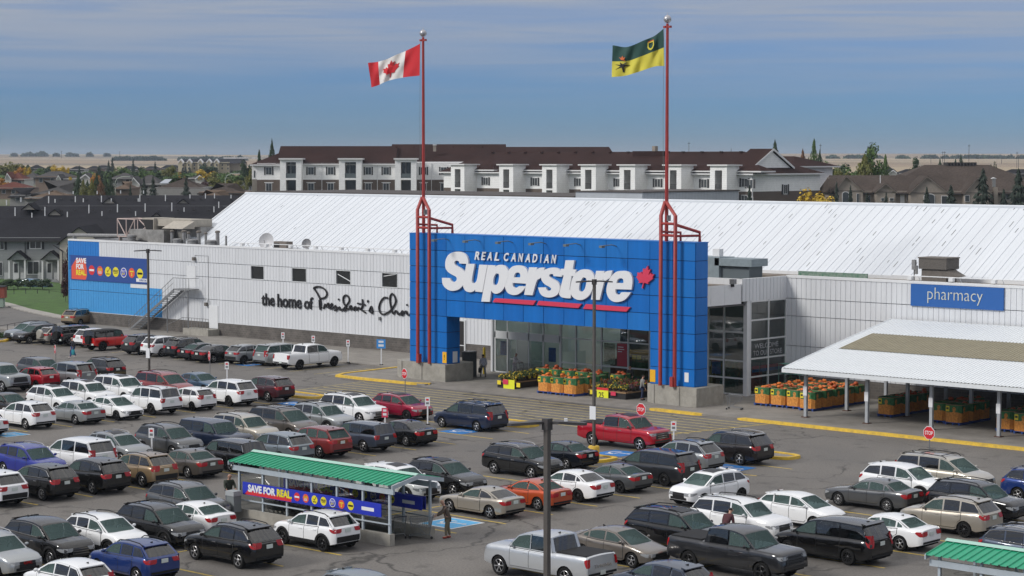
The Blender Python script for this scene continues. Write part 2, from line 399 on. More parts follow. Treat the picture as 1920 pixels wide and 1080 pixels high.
def flat_shape(name, loops, fn, thick, m, parent=None, org=(0, 0, 0), **k):
    """a flat cut-out (outer loop + holes, 2D) mapped by fn(x, y) -> point, and thickened along vector thick"""
    b = bmesh.new()
    edges = []
    for lp in loops:
        vs = [b.verts.new((p[0], p[1], 0)) for p in lp]
        edges += [b.edges.new((vs[i], vs[(i + 1) % len(vs)])) for i in range(len(vs))]
    bmesh.ops.triangle_fill(b, use_beauty=True, use_dissolve=False, edges=edges)
    base = list(b.faces)
    r = bmesh.ops.extrude_face_region(b, geom=base)
    top = {v for v in r['geom'] if isinstance(v, bmesh.types.BMVert)}
    th = Vector(thick)
    for v in b.verts:
        p = Vector(fn(v.co.x, v.co.y)) - Vector(org)
        v.co = p + th if v in top else p
    bmesh.ops.recalc_face_normals(b, faces=b.faces)
    me = bpy.data.meshes.new(name); b.to_mesh(me); b.free()
    return link_mesh(name, me, m, parent, **k)
# ================================================================== THE SETTING
M_ASPH = asphalt_mat('asphalt', (0.140, 0.130, 0.119))
M_ROAD = asphalt_mat('road_asphalt', (0.13, 0.123, 0.115), 0.5)
M_CONC = mat('pavement_concrete', (0.21, 0.195, 0.175), 0.85, var=0.22, vscale=0.7, bump=0.3)
M_KERB = mat('kerb_concrete', (0.3, 0.285, 0.26), 0.85, var=0.2, vscale=1.5)
M_YEL = mat('yellow_kerb_paint', (0.62, 0.40, 0.02), 0.65, var=0.22, vscale=2.5, vcol=(0.40, 0.27, 0.05))
M_LINE = mat('worn_yellow_line', (0.52, 0.37, 0.05), 0.8, var=0.25, vscale=2.2, vcol=(0.30, 0.23, 0.09))
M_LINE2 = mat('faded_hatch_line', (0.50, 0.40, 0.12), 0.8, var=0.3, vscale=1.7, vcol=(0.27, 0.23, 0.13))
M_HBLUE = mat('blue_bay_paint', (0.02, 0.16, 0.45), 0.75, var=0.3, vscale=3)
M_HLBLUE = mat('light_blue_bay_paint', (0.10, 0.38, 0.66), 0.75, var=0.2, vscale=3)
M_WPAINT = mat('white_ground_paint', (0.62, 0.63, 0.64), 0.75, var=0.15)
M_GRAVEL = mat('island_gravel', (0.22, 0.2, 0.18), 0.95, var=0.45, vscale=9, bump=0.8, bscale=25)
M_LAWN = mat('lawn_grass', (0.040, 0.092, 0.012), 0.95, var=0.35, vscale=1.2, vcol=(0.035, 0.07, 0.014), bump=0.6, bscale=8)

def terrain_z(d):
    T = [(-500, -.06), (287, -.06), (300, .8), (316, 2), (340, 5), (362, 7), (400, 7.6), (450, 8.2), (600, 8.8), (1000, 9.3), (2000, 10.4), (3500, 17.2), (5200, 25.5), (7500, 27), (12000, 22)]
    for (a, za), (b, zb) in zip(T, T[1:]):
        if d <= b: return za + (zb - za) * (d - a) / (b - a)
    return T[-1][1]
def ground_at(px, d):
    p = CAM + FW0 * d + RT * ((px - 960) / F_PX * d)
    p.z = terrain_z(d); return p
# terrain out to the horizon
m = mat('prairie_ground', (0.2, 0.17, 0.1), 0.95); nt, b = nodes_of(m)
tc = N(nt, 'ShaderNodeTexCoord')
mp = N(nt, 'ShaderNodeMapping'); mp.inputs['Rotation'].default_value = (0, 0, -math.atan2(RT.y, RT.x)); mp.inputs['Scale'].default_value = (0.0006, 0.0035, 0)
nt.links.new(tc.outputs['Object'], mp.inputs[0])
# (rotated so that field strips run across the view, as the section roads do)
n1 = N(nt, 'ShaderNodeTexVoronoi'); n1.inputs['Scale'].default_value = 1.0; nt.links.new(mp.outputs[0], n1.inputs[0])
rp = N(nt, 'ShaderNodeValToRGB'); rp.color_ramp.interpolation = 'CONSTANT'
for i, (p_, c_) in enumerate([(0.0, (0.23, 0.17, 0.105)), (0.3, (0.33, 0.26, 0.165)), (0.55, (0.27, 0.20, 0.13)), (0.75, (0.17, 0.14, 0.10)), (0.88, (0.10, 0.115, 0.07))]):
    el = rp.color_ramp.elements[i] if i < 2 else rp.color_ramp.elements.new(p_)
    el.position = p_; el.color = (*c_, 1)
nt.links.new(n1.outputs['Color'], rp.inputs[0])
vl = N(nt, 'ShaderNodeVectorMath'); vl.operation = 'LENGTH'; nt.links.new(tc.outputs['Object'], vl.inputs[0])
mr = N(nt, 'ShaderNodeMapRange'); mr.inputs['From Min'].default_value = 800; mr.inputs['From Max'].default_value = 1000; nt.links.new(vl.outputs['Value'], mr.inputs[0])
n3 = N(nt, 'ShaderNodeTexNoise'); n3.inputs['Scale'].default_value = 0.03; n3.inputs['Detail'].default_value = 6; nt.links.new(tc.outputs['Object'], n3.inputs[0])
town = N(nt, 'ShaderNodeMixRGB'); town.inputs[1].default_value = (0.05, 0.075, 0.025, 1); town.inputs[2].default_value = (0.13, 0.12, 0.075, 1); nt.links.new(n3.outputs['Fac'], town.inputs[0])
fm = N(nt, 'ShaderNodeMixRGB'); nt.links.new(mr.outputs[0], fm.inputs[0]); nt.links.new(town.outputs[0], fm.inputs[1]); nt.links.new(rp.outputs[0], fm.inputs[2])
nt.links.new(fm.outputs[0], b.inputs['Base Color'])
g_ = MB()
ds = [-60, 40, 120, 200, 287, 300, 316, 340, 362, 400, 450, 500, 600, 750, 1000, 1300, 1600, 2000, 2500, 3000, 3500, 4000, 4600, 5200, 6000, 7500, 9500, 12000]
us = [i / 12.0 for i in range(-12, 13)]
rows = []
for d in ds:
    row = []
    for u in us:
        half = 260 + max(d, 0) * 0.55
        p = FW0 * d + RT * (u * half)
        z = terrain_z(d)
        if d > 2500: z += (mnoise.noise(Vector((u * half / 1500.0, d / 2500.0, 3))) * 9) * min(1, (d - 2500) / 2500)
        row.append((p.x, p.y, z))
    rows.append(row)
g_.grid(rows).build('ground', m, smooth=60, kind='structure', label='open prairie ground running out to the horizon')

def sheet(name, poly, z, m, **k):
    mb = MB(); mb.face(*[(x, y, z) for x, y in poly]); return mb.build(name, m, fix=False, **k)
sheet('car_park', [(-176, -30), (40, -30), (40, 127), (-176, 127)], 0.0, M_ASPH, kind='structure', label='worn grey asphalt car park')
sheet('street', [(-320, -30), (-176, -30), (-176, 126.2), (-187.5, 129.8), (-196, 132.4), (-204, 135.6), (-216, 139), (-320, 160)], 0.004, M_ROAD, kind='structure', label='grey side street past the shop corner')
# kerb and lawn beyond the street
kpts = [(-176.5, 126.6), (-187.5, 129.8), (-196, 132.4), (-204, 135.6), (-216, 139.6), (-260, 149)]
mb = MB()
for (x0, y0), (x1, y1) in zip(kpts, kpts[1:]):
    d = Vector((x1 - x0, y1 - y0, 0)); n_ = Vector((-d.y, d.x, 0)).normalized() * -1.6
    a, b_ = Vector((x0, y0, 0)), Vector((x1, y1, 0))
    mb.prism([a + Vector((0, 0, 0.01)), b_ + Vector((0, 0, 0.01)), b_ + n_ * 1 + Vector((0, 0, .01)), a + n_ + Vector((0, 0, .01))], (0, 0, 0.13))
mb.build('pavement', M_KERB, kind='structure', label='pale concrete kerb strip along the lawn')
lawn = MB()
lr = []
for i, (x, y) in enumerate(kpts):
    lr.append([(x + (-0.6) * 0 - 1.0 + t * -26 * 0.72, y + 1.5 + t * 24, 0.12 + t * 0.7 * (1 - t) * 2) for t in (0, .15, .3, .5, .75, 1)])
lawn.grid(lr).build('lawn', M_LAWN, smooth=60, kind='structure', label='sloping green lawn by the side street')

# pavement in front of the shop (a raised slab with a flush crossing)
PZ = 0.12
sb = MB()
sb.box(-178.2, -120, 116.6, 126.15, -0.02, PZ)
sb.box(-120, -109.3, 109.1, 126.15, -0.021, PZ + .001)
sb.box(-109.3, -88.0, 110.6, 126.15, -0.022, PZ - .001)
sb.box(-88.0, -45, 108.8, 126.15, -0.023, PZ + .002)
sb.face((-109.3, 108.6, .006), (-88, 108.6, .006), (-88, 110.6, PZ), (-109.3, 110.6, PZ))
sb.build('shop_pavement', M_CONC, kind='structure', label='grey concrete pavement along the shop front')
def kerb(name, pts, m, w=0.42, h=0.17, **k):
    mb = MB(); rows = []
    pts = [Vector((*p, 0)) for p in pts]
    for i, p in enumerate(pts):
        t = (pts[min(i + 1, len(pts) - 1)] - pts[max(0, i - 1)]).normalized(); n_ = Vector((-t.y, t.x, 0))
        hh = h if 0 < i < len(pts) - 1 or k.get('flat') else 0.02
        rows.append([p - n_ * w / 2 + Vector((0, 0, .003)), p - n_ * (w / 2 - .03) + Vector((0, 0, hh)), p + n_ * w / 2 + Vector((0, 0, hh)), p + n_ * w / 2 + Vector((0, 0, .003))])
    k.pop('flat', None)
    mb.grid(rows); mb.face(*rows[0]); mb.face(*rows[-1])
    return mb.build(name, m, **k)
kerb('kerb', [(-119.9, 116.6), (-119.6, 110.4), (-118.9, 109.1), (-116, 108.9), (-110.6, 109.1), (-109.3, 109.7)], M_YEL, flat=1, kind='structure', label='yellow painted kerb beside the left portal leg')
kerb('kerb', [(-88.4, 109.5), (-87.2, 108.85), (-83.6, 108.75), (-82.2, 109.4)], M_YEL, kind='structure', label='short yellow painted kerb before the right portal leg')
kerb('kerb', [(-80.6, 109.3), (-79.6, 108.65), (-70, 108.55), (-60, 108.45), (-45, 108.3)], M_YEL, kind='structure', label='long yellow painted kerb before the carport')
# crossing hatch and bay lines
def stripe(mb, a, b_, w=0.1, z=0.006):
    a = Vector((*a, z)); b_ = Vector((*b_, z)); t = (b_ - a).normalized(); n_ = Vector((-t.y, t.x, 0)) * w / 2
    mb.face(a - n_, b_ - n_, b_ + n_, a + n_)
hatch = empty('hatched_crossing', (-96, 103, 0), label='faded yellow hatch lines painted before the entrance', cat='road marking')
for i in range(9):
    y = 99.0 + i * 1.08
    mb = MB((-96, 103, 0)); stripe(mb, (-113.9 - 0.06 * i, y), (-78.4 + 0.1 * i, y), 0.15); mb.build('line', M_LINE2, hatch, fix=False)
mb = MB((-96, 103, 0)); stripe(mb, (-79.2, 98.6), (-77.3, 108.2), 0.14, .008); mb.build('line', M_LINE, hatch, fix=False)
mb = MB((-96, 103, 0)); stripe(mb, (-114, 98.7), (-114.9, 108.2), 0.12, .008); mb.build('line', M_LINE2, hatch, fix=False)
def bay_row(xc, ys, half=5.7, lab=''):
    r = empty('bay_lines', (xc, ys[0], 0), label=lab, cat='road marking')
    for y in ys:
        mb = MB((xc, ys[0], 0)); stripe(mb, (xc - half, y), (xc + half, y), 0.14); mb.build('line', M_LINE, r, fix=False)
    mb = MB((xc, ys[0], 0)); stripe(mb, (xc, ys[0]), (xc, ys[-1]), 0.11, .008); mb.build('line', M_LINE, r, fix=False)
bay_row(-114.7, [67.3 + 3.3 * k for k in range(10)], lab='yellow bay lines under the white cars nearest the shop wall')
bay_row(-91.2, [45.4 + 3.27 * k for k in range(16)], lab='yellow bay lines of the long row ending at the dark blue minivan')
bay_row(-70.7, [43.3 + 3.3 * k for k in range(6)] + [66.9 + 3.3 * k for k in range(9)], lab='yellow bay lines on both sides of the green roofed trolley shelter')
bay_row(-52.0, [52.2 + 3.5 * k for k in range(13)], lab='yellow bay lines of the row with the silver pickup')
mb = MB(); kk = empty('wall_bay_lines', (-145, 112, 0), label='worn bay lines along the shop side wall', cat='road marking')
for k in range(16):
    mb = MB((-145, 112, 0)); x = -166 + k * 2.95; stripe(mb, (x, 109.2), (x, 115.6), 0.11); mb.build('line', M_LINE2, kk, fix=False)
# blue bays with the wheelchair sign
def blue_bay(x, y, s, m, lab, rz=0.0, border=False):
    r = empty('accessible_bay_mark', (x, y, 0), rz, label=lab, cat='road marking')
    if border: MB().face((-s * 1.12, -s * 1.12, .008), (s * 1.12, -s * 1.12, .008), (s * 1.12, s * 1.12, .008), (-s * 1.12, s * 1.12, .008)).build('border', M_WPAINT, r, fix=False)
    MB().face((-s, -s, .012), (s, -s, .012), (s, s, .012), (-s, s, .012)).build('square', m, r, fix=False)
    q = MB(); z = .016
    ring = []
    for k in range(13):
        a = R(-200 + k * 19); ring.append((Vector((math.cos(a), math.sin(a), 0)) * .46 * s + Vector((-.1 * s, -.22 * s, z)), Vector((math.cos(a), math.sin(a), 0)) * .32 * s + Vector((-.1 * s, -.22 * s, z))))
    q.grid([list(a) for a in ring])
    q.face((-.2 * s, -.1 * s, z), (-.06 * s, -.1 * s, z), (-.1 * s, .5 * s, z), (-.24 * s, .5 * s, z))
    q.face((-.06 * s, -.1 * s, z), (.3 * s, -.1 * s, z), (.3 * s, .02 * s, z), (-.06 * s, .02 * s, z))
    q.face((.3 * s, -.1 * s, z), (.42 * s, -.5 * s, z), (.55 * s, -.5 * s, z), (.42 * s, .02 * s, z))
    q.face(*[(math.cos(R(a)) * .13 * s - .18 * s, math.sin(R(a)) * .13 * s + .66 * s, z) for a in range(0, 360, 36)])
    q.build('wheelchair_symbol', M_WPAINT, r, fix=False)
for px, py, s, m_, lab, bo in [(864, 809, 1.0, M_HBLUE, 'blue painted wheelchair bay beside the dark blue minivan', 0), (1158, 850, 1.0, M_HBLUE, 'blue painted wheelchair bay behind the red pickup', 0),
        (1366, 878, 1.1, M_HBLUE, 'blue painted wheelchair bay beside the dark brown SUV', 0), (548, 757, .9, M_HBLUE, 'blue painted wheelchair bay beside the maroon SUV', 0),
        (846, 981, 1.0, M_HLBLUE, 'light blue wheelchair bay with white border by the trolley shelter', 1), (20, 815, .8, M_HLBLUE, 'pale blue wheelchair bay behind the white SUV', 1), (466, 684, .8, M_HBLUE, 'blue painted wheelchair bay between parked cars by the wall', 0)]:
    p = on_z(px, py, 0.0); blue_bay(p.x, p.y, s, m_, lab, R(-90), bo)
# kerbed islands at the row ends
def island(x, y, L, W, lab):
    r = empty('kerbed_island', (x, y, 0), label=lab, cat='traffic island', group='yellow kerbed islands at the row ends')
    out = []; inn = []
    for k in range(24):
        a = 2 * math.pi * k / 24; c, s = math.cos(a), math.sin(a)
        sx = math.copysign(abs(c) ** .55, c); sy = math.copysign(abs(s) ** .55, s)
        out.append(Vector((sx * L / 2, sy * W / 2, 0))); inn.append(Vector((sx * (L / 2 - .28), sy * (W / 2 - .28), 0)))
    q = MB(); up = Vector((0, 0, .16))
    q.grid([[p + Vector((0, 0, .002)) for p in out], [p * .99 + up for p in out], [p + up for p in inn], [p + up * .5 for p in inn]], True); q.build('kerb', M_YEL, r, smooth=40)
    MB().face(*[p + up * .62 for p in inn]).build('gravel_bed', M_GRAVEL, r, fix=False)
island(-112.2, 98.4, 6.5, 2.0, 'yellow kerbed gravel island behind the maroon SUV')
island(-90.6, 97.0, 6.5, 2.2, 'yellow kerbed gravel island behind the dark blue minivan')
island(-70.0, 96.6, 6.0, 2.0, 'yellow kerbed gravel island behind the dark brown SUV')
island(-75.2, 88.7, 2.2, 2.0, 'small yellow kerbed island round the lamp post by the black sedan')
# ================================================================== THE SHOP
M_WHT = mat('white_metal_cladding', (0.61, 0.625, 0.645), 0.5, var=0.07, vscale=1, vs=(1.6, 1, .12))
M_TRIM = mat('white_trim', (0.66, 0.67, 0.68), 0.5, var=0.04)
M_WROOF = mat('white_metal_roof', (0.61, 0.64, 0.675), 0.42, var=0.05, vscale=1, vs=(1.1, .06, .06))
M_SEAM = mat('roof_seam', (0.62, 0.645, 0.68), 0.45)
M_BLUE = mat('portal_blue_panel', (0.006, 0.135, 0.46), 0.42, spec=.25, var=0.13, vscale=1, vs=(1.4, 1, .15))
M_BLUEB = mat('panel_joint_dark', (0.004, 0.018, 0.07), 0.8)
M_BLUE2 = mat('painted_blue_cladding', (0.012, 0.17, 0.52), 0.5, var=0.05)
M_BLUE3 = mat('painted_light_blue_cladding', (0.05, 0.28, 0.60), 0.5, var=0.06)
M_BLOCK = block_mat('concrete_block', (0.115, 0.103, 0.093), (0.085, 0.077, 0.07), (0.15, 0.137, 0.125))
M_DARK = mat('dark_void', (0.012, 0.011, 0.011), 0.7)
M_DGLASS = mat('dark_window_glass', (0.015, 0.017, 0.018), 0.06, spec=0.7)
M_JOINT = mat('panel_joint_grey', (0.36, 0.365, 0.375), 0.7)
M_GROOF = mat('gravel_flat_roof', (0.17, 0.145, 0.12), 0.95, var=0.4, vscale=1.5)
M_PLINTH = mat('plinth_concrete', (0.30, 0.285, 0.25), 0.85, var=0.22, vscale=1.6, bump=0.3)
M_RED = mat('red_painted_steel', (0.30, 0.030, 0.025), 0.45, var=0.18, vscale=2.5)
M_GREYST = mat('galvanised_grey_steel', (0.20, 0.205, 0.21), 0.5, metal=0.3, var=0.15)
M_ALU = mat('aluminium_frame', (0.60, 0.615, 0.62), 0.4, metal=0.1)
M_GLASS = glass_mat('shopfront_glass', (0.74, 0.86, 0.82))
M_BLK = mat('black_letter', (0.012, 0.011, 0.013), 0.5)
M_WLET = mat('white_letter', (0.70, 0.71, 0.73), 0.5)
M_RLET = mat('red_letter', (0.60, 0.035, 0.085), 0.45)
M_VENT = mat('vent_galvanised', (0.25, 0.25, 0.25), 0.5, metal=0.3, var=0.25, vscale=4)
M_BRUNIT = mat('brown_hvac', (0.13, 0.115, 0.10), 0.7, var=0.2)

YW, XL, XT = 126.2, -178.35, -112.0      # wall plane, left corner, right end inside the portal
shop = empty('supermarket', (-130, 126, 0), label='long white metal clad supermarket with a sloped white ribbed roof', cat='store')
SO = (-130, 126, 0)
def ribbed(x0, x1, z0, z1, y, m, name='wall_panel', pitch=0.42, g=0.035, dep=0.045):
    mb = MB(SO); pr = [(x0, y)]
    n = int((x1 - x0) / pitch)
    for k in range(1, n + 1):
        x = x0 + k * pitch
        if x > x1 - .06: break
        pr += [(x - g / 2, y), (x - g / 2 + .006, y + dep), (x + g / 2 - .006, y + dep), (x + g / 2, y)]
    pr.append((x1, y))
    mb.grid([[(x, yy, z0) for x, yy in pr], [(x, yy, z1) for x, yy in pr]])
    mb.face((x0, y, z1), (x1, y, z1), (x1, y + .2, z1), (x0, y + .2, z1))
    mb.face((x0, y, z0), (x1, y, z0), (x1, y + .2, z0), (x0, y + .2, z0))
    return mb.build(name, m, shop)
# block base, then four bands of cladding
mb = MB(SO); mb.box(XL, XT, YW, YW + .5, -0.4, 1.32); mb.build('block_base', M_BLOCK, shop)
MB(SO).box(XL - .02, XT, YW - .04, YW + .1, 1.32, 1.36).build('base_flashing', M_TRIM, shop)
MB(SO).box(XL + .1, XT, YW + .12, YW + .5, 1.32, 8.4).build('wall_core', M_JOINT, shop)
B = [(1.37, 3.49), (3.54, 5.63), (5.68, 6.99), (7.04, 8.55)]
ribbed(XL, -162.9, *B[0], YW, M_BLUE3); ribbed(-162.9, XT, *B[0], YW, M_WHT)
ribbed(XL, -166.3, *B[1], YW, M_BLUE3); ribbed(-166.3, -162.9, 3.54, 4.2, YW, M_BLUE3); ribbed(-166.3, -162.9, 4.2, 5.63, YW, M_WHT); ribbed(-162.9, XT, *B[1], YW, M_WHT)
ribbed(XL, -173.1, *B[3], YW, M_BLUE2); ribbed(-173.1, XT, *B[3], YW, M_WHT)
wins = [(on_y(a, 510, YW).x, on_y(b_, 510, YW).x) for a, b_ in ((470, 495.5), (547, 575), (629.5, 658), (715.5, 746))]
ribbed(XL, -165, *B[2], YW, M_BLUE2)
xs = [-165] + [v for w in wins for v in w] + [XT]
for a, b_ in zip(xs[::2], xs[1::2]): ribbed(a, b_, *B[2], YW, M_WHT)
for i, (a, b_) in enumerate(wins):
    w = MB(SO).box(a + .06, b_ - .06, YW + .10, YW + .13, 5.74, 6.93).build('window', M_DGLASS, shop)
    f = MB(SO).box(a, b_, YW - .03, YW + .14, 5.66, 5.74).box(a, b_, YW - .03, YW + .14, 6.93, 7.0).box(a, a + .07, YW - .03, YW + .14, 5.74, 6.93).box(b_ - .07, b_, YW - .03, YW + .14, 5.74, 6.93)
    f.build('window_frame', M_ALU, w)
    if i == 2: MB(SO).tube([(a + .2, YW + .085, 6.6), (b_ - .1, YW + .085, 6.0)], .04, 6).build('brace_bar', M_TRIM, w)
    if i == 3: MB(SO).tube([(a + .2, YW + .085, 6.65), (b_ - .2, YW + .085, 6.9)], .04, 6).build('brace_bar', M_TRIM, w)
MB(SO).box(XL - .04, XT, YW - .05, YW + .35, 8.55, 8.72).build('parapet_cap', M_TRIM, shop)
MB(SO).box(XL - .05, XL + .1, YW - .035, YW + .2, 1.36, 8.55).build('corner_trim', M_BLUE3, shop)
# left end wall and rear walls (seen only from the side)
mb = MB(SO); mb.box(XL, XL + .3, YW + .5, 152, -.4, 8.6); mb.box(XL + .3, -45, 151.7, 152, -.4, 8.3); mb.build('end_wall', M_WHT, shop)
MB(SO).box(XL + .3, -163.5, YW + .5, 151.7, 8.0, 8.32).build('flat_roof', M_GROOF, shop)
MB(SO).box(-163.5, -45, 123.9 + 2.8, 129.0, 8.0, 8.3).build('flat_roof', M_GROOF, shop)
# ribbed sloping roof
RX0, RX1, RY0, RZ0, RY1, RZ1 = -163.3, -40.0, 128.9, 8.48, 137.35, 13.42
mb = MB(SO)
mb.face((RX0, RY0, RZ0), (RX1, RY0, RZ0), (RX1, RY1, RZ1), (RX0, RY1, RZ1))
mb.face((RX0, RY1, RZ1), (RX1, RY1, RZ1), (RX1, 146.5, 8.4), (RX0, 146.5, 8.4))
mb.face((RX0, RY0, RZ0), (RX0, RY1, RZ1), (RX0, 146.5, 8.4))
mb.build('roof', M_WROOF, shop)
mb = MB(SO); nrm = Vector((0, -(RZ1 - RZ0), RY1 - RY0)).normalized()
k = 0; x = RX0 + .3
random.seed(3)
while x < RX1:
    h = .036 if k % 2 else .010
    a = Vector((x, RY0 - .02, RZ0)) - nrm * .01; b_ = Vector((x, RY1, RZ1)) - nrm * .01; w = Vector((.026, 0, 0))
    mb.face(a - w, b_ - w, b_ - w + nrm * h, a - w + nrm * h); mb.face(a + w, b_ + w, b_ + w + nrm * h, a + w + nrm * h); mb.face(a - w + nrm * h, b_ - w + nrm * h, b_ + w + nrm * h, a + w + nrm * h); mb.face(a - w, a + w, a + w + nrm * h, a - w + nrm * h)
    x += .41; k += 1
mb.build('roof_seams', M_SEAM, shop, kind='stuff')
# lapped sheet joints: short dark laps scattered along the seams
mb = MB(SO)
for _ in range(130):
    t = random.random(); xx = random.uniform(-118, RX1) if random.random() < .8 else random.uniform(RX0, RX1)
    kx = RX0 + .3 + round((xx - RX0 - .3) / .82) * .82 + .05
    L = random.uniform(.25, .8) / 9.8
    p = lambda q: Vector((kx, RY0 + (RY1 - RY0) * q, RZ0 + (RZ1 - RZ0) * q)) + nrm * .012
    w = Vector((.022, 0, 0)); mb.face(p(t) - w, p(t) + w, p(min(1, t + L)) + w, p(min(1, t + L)) - w)
mb.build('open_seam_laps', mat('dark_seam_lap', (.05, .05, .05), .8), shop, fix=False, kind='stuff')
MB(SO).tube([(RX0 - .1, RY1, RZ1 + .02), (RX1, RY1, RZ1 + .02)], .13, 6).build('ridge_cap', M_WROOF, shop)
MB(SO).tube([(RX0, RY0 - .05, RZ0 + .03), (RX0, RY1, RZ1 + .03)], .09, 6).build('rake_trim', M_TRIM, shop)
MB(SO).box(RX0, RX1, RY0 - .2, RY0 - .02, 8.2, RZ0 + .06).build('eave_gutter', M_TRIM, shop)
# higher block at the back
mb = MB(SO); mb.box(-122, -114.3, 141, 155.1, 0, 14.0); mb.box(-166, -122.01, 141.01, 155, 0, 13.5); mb.build('rear_block', siding_mat('grey_ribbed_metal', (.33, .35, .37), .45, 'Y', .25), shop)
MB(SO).box(-122.1, -114.2, 140.9, 155.2, 14.0, 14.1).box(-166.1, -122.11, 140.9, 155.2, 13.5, 13.6).build('rear_block_cap', mat('brown_cap', (.06, .05, .045), .8), shop)
# right hand wall with the pharmacy sign
YP, XV = 123.8, -86.9
XR = -42.0
MB(SO).box(XV, XR, YP, YP + .4, -.3, 1.3).build('block_base', M_BLOCK, shop)
MB(SO).box(XV, XR, YP + .12, YP + .4, 1.3, 8.3).build('wall_core', M_JOINT, shop)
for z0, z1 in [(1.33, 3.44), (3.49, 5.6), (5.65, 6.87), (6.92, 8.38)]: ribbed(XV + .05, XR, z0, z1, YP, M_WHT)
MB(SO).box(XV, XR, YP - .05, YP + .35, 8.38, 8.56).build('parapet_cap', M_TRIM, shop)
MB(SO).box(XV, XR, YP + .35, 126.6, 8.0, 8.28).build('flat_roof', M_GROOF, shop)
# glazed vestibule
YG = 119.4
vest = empty('glass_vestibule', (-100, 119.4, 0), label='glass walled entrance vestibule with aluminium frames behind the blue portal', cat='vestibule')
VO = (-100, 119.4, 0)
def frame_grid(P, us_, zs, skip=()):
    """mullions and panes on a plane; P(u, z, out) -> point"""
    fw = .055
    for i, u in enumerate(us_):
        mb = MB(VO); mb.prism([P(u - fw, zs[0], .05), P(u + fw, zs[0], .05), P(u + fw, zs[0], -.08), P(u - fw, zs[0], -.08)], P(u, zs[-1], 0) - P(u, zs[0], 0)); mb.build('mullion', M_ALU, vest)
    for j, z in enumerate(zs):
        mb = MB(VO)
        for a, b_ in zip(us_, us_[1:]):
            mb.prism([P(a + fw, z - fw, .045), P(b_ - fw, z - fw, .045), P(b_ - fw, z - fw, -.07), P(a + fw, z - fw, -.07)], (0, 0, 2 * fw))
        mb.build('transom', M_ALU, vest)
    for i, (a, b_) in enumerate(zip(us_, us_[1:])):
        for j, (z0, z1) in enumerate(zip(zs, zs[1:])):
            if (i, j) in skip: continue
            MB(VO).face(P(a + fw, z0 + fw, 0), P(b_ - fw, z0 + fw, 0), P(b_ - fw, z1 - fw, 0), P(a + fw, z1 - fw, 0)).build('pane', M_GLASS, vest, fix=False)
PF = lambda u, z, o: Vector((u, YG - o, z))
PS = lambda u, z, o: Vector((XV + o, u, z))
ux = [on_y(p_, 660, YG).x for p_ in (929, 952, 992, 1019, 1050, 1080, 1128, 1178, 1218)]
frame_grid(PF, ux[:5], [.16, 2.85, 3.35, 5.0], skip={(1, 0), (1, 1), (2, 1), (0, 1), (3, 1)})
frame_grid(PF, [ux[4] + .12] + ux[5:], [.16, 1.35, 3.25, 5.0])
ux2 = [ux[-1] + .12, -90.6, -89.2, XV - .02]
frame_grid(PF, ux2, [.16, 1.3, 2.55, 4.6, 6.85])
MB(VO).box(ux[0] - .06, ux[4] + .06, YG - .05, YG + .12, 2.87, 3.33).build('door_header', M_ALU, vest)
# half open sliding doors
for a, b_, nm in ((ux[1] + .08, ux[1] + .85, 'sliding_door'), (ux[2] + .02, ux[3] - .06, 'sliding_door')):
    d = MB(VO).box(a, a + .06, YG + .14, YG + .2, .15, 2.8).box(b_ - .06, b_, YG + .14, YG + .2, .15, 2.8).box(a, b_, YG + .142, YG + .198, 1.2, 1.28).box(a, b_, YG + .142, YG + .198, .15, .22).build(nm, M_ALU, vest)
    MB(VO).face((a, YG + .17, .2), (b_, YG + .17, .2), (b_, YG + .17, 2.8), (a, YG + .17, 2.8)).build('door_glass', M_GLASS, d, fix=False)
frame_grid(PS, [YG + .02, 121.6, YP - .05], [.16, 1.45, 2.75, 4.1, 5.5, 6.85])
mb = MB(VO); mb.box(XV - .3, XV + .02, YG - .4, YG + .02, .1, 6.9); mb.build('corner_post', M_TRIM, vest)
# metal fascia above the glass and the link deck to the portal
mb = MB(VO)
pr = []
y = YG - 1.0
while y < YP - .02:
    pr += [(y, 0), (y + .38, 0), (y + .39, -.05), (y + .415, -.05)]; y += .42
pr = [q for q in pr if q[0] < YP] + [(YP, 0)]
mb.grid([[(XV + .05 + o, yy, 6.9) for yy, o in pr], [(XV + .05 + o, yy, 8.5) for yy, o in pr]])
mb.face((XV + .05, YG - 1, 8.5), (XV + .05, YP, 8.5), (XV - .3, YP, 8.5), (XV - .3, YG - 1, 8.5)); mb.box(-112, XV + .02, YG - 1.0, YG - .8, 6.9, 8.5); mb.build('fascia', M_WHT, vest)
MB(VO).box(-112, XV, YG - .8, YP + .4, 8.0, 8.25).build('flat_roof', M_GROOF, vest)
MB(VO).box(-112, XV - .1, 113.2, YG - 1.0, 7.85, 8.05).build('link_deck', M_GROOF, vest)
for a, b_ in ((113.3, 114.8), (114.82, 116.4), (116.42, 118.35)):
    MB(VO).box(XV - .12, XV - .02, a, b_, 6.75, 8.15).build('fascia_panel', M_TRIM, vest)
MB(VO).box(-112, XV - .14, 113.2, YG - .06, 6.6, 6.72).build('soffit', mat('soffit_grey', (.10, .10, .10), .8), vest)
MB(VO).box(-112, ux[-1], YG - .03, YG + .1, 5.0, 6.6).build('spandrel', M_WHT, vest)
MB(VO).box(-112.2, -112, YG, YW, .1, 8.3).build('side_wall', M_WHT, vest)
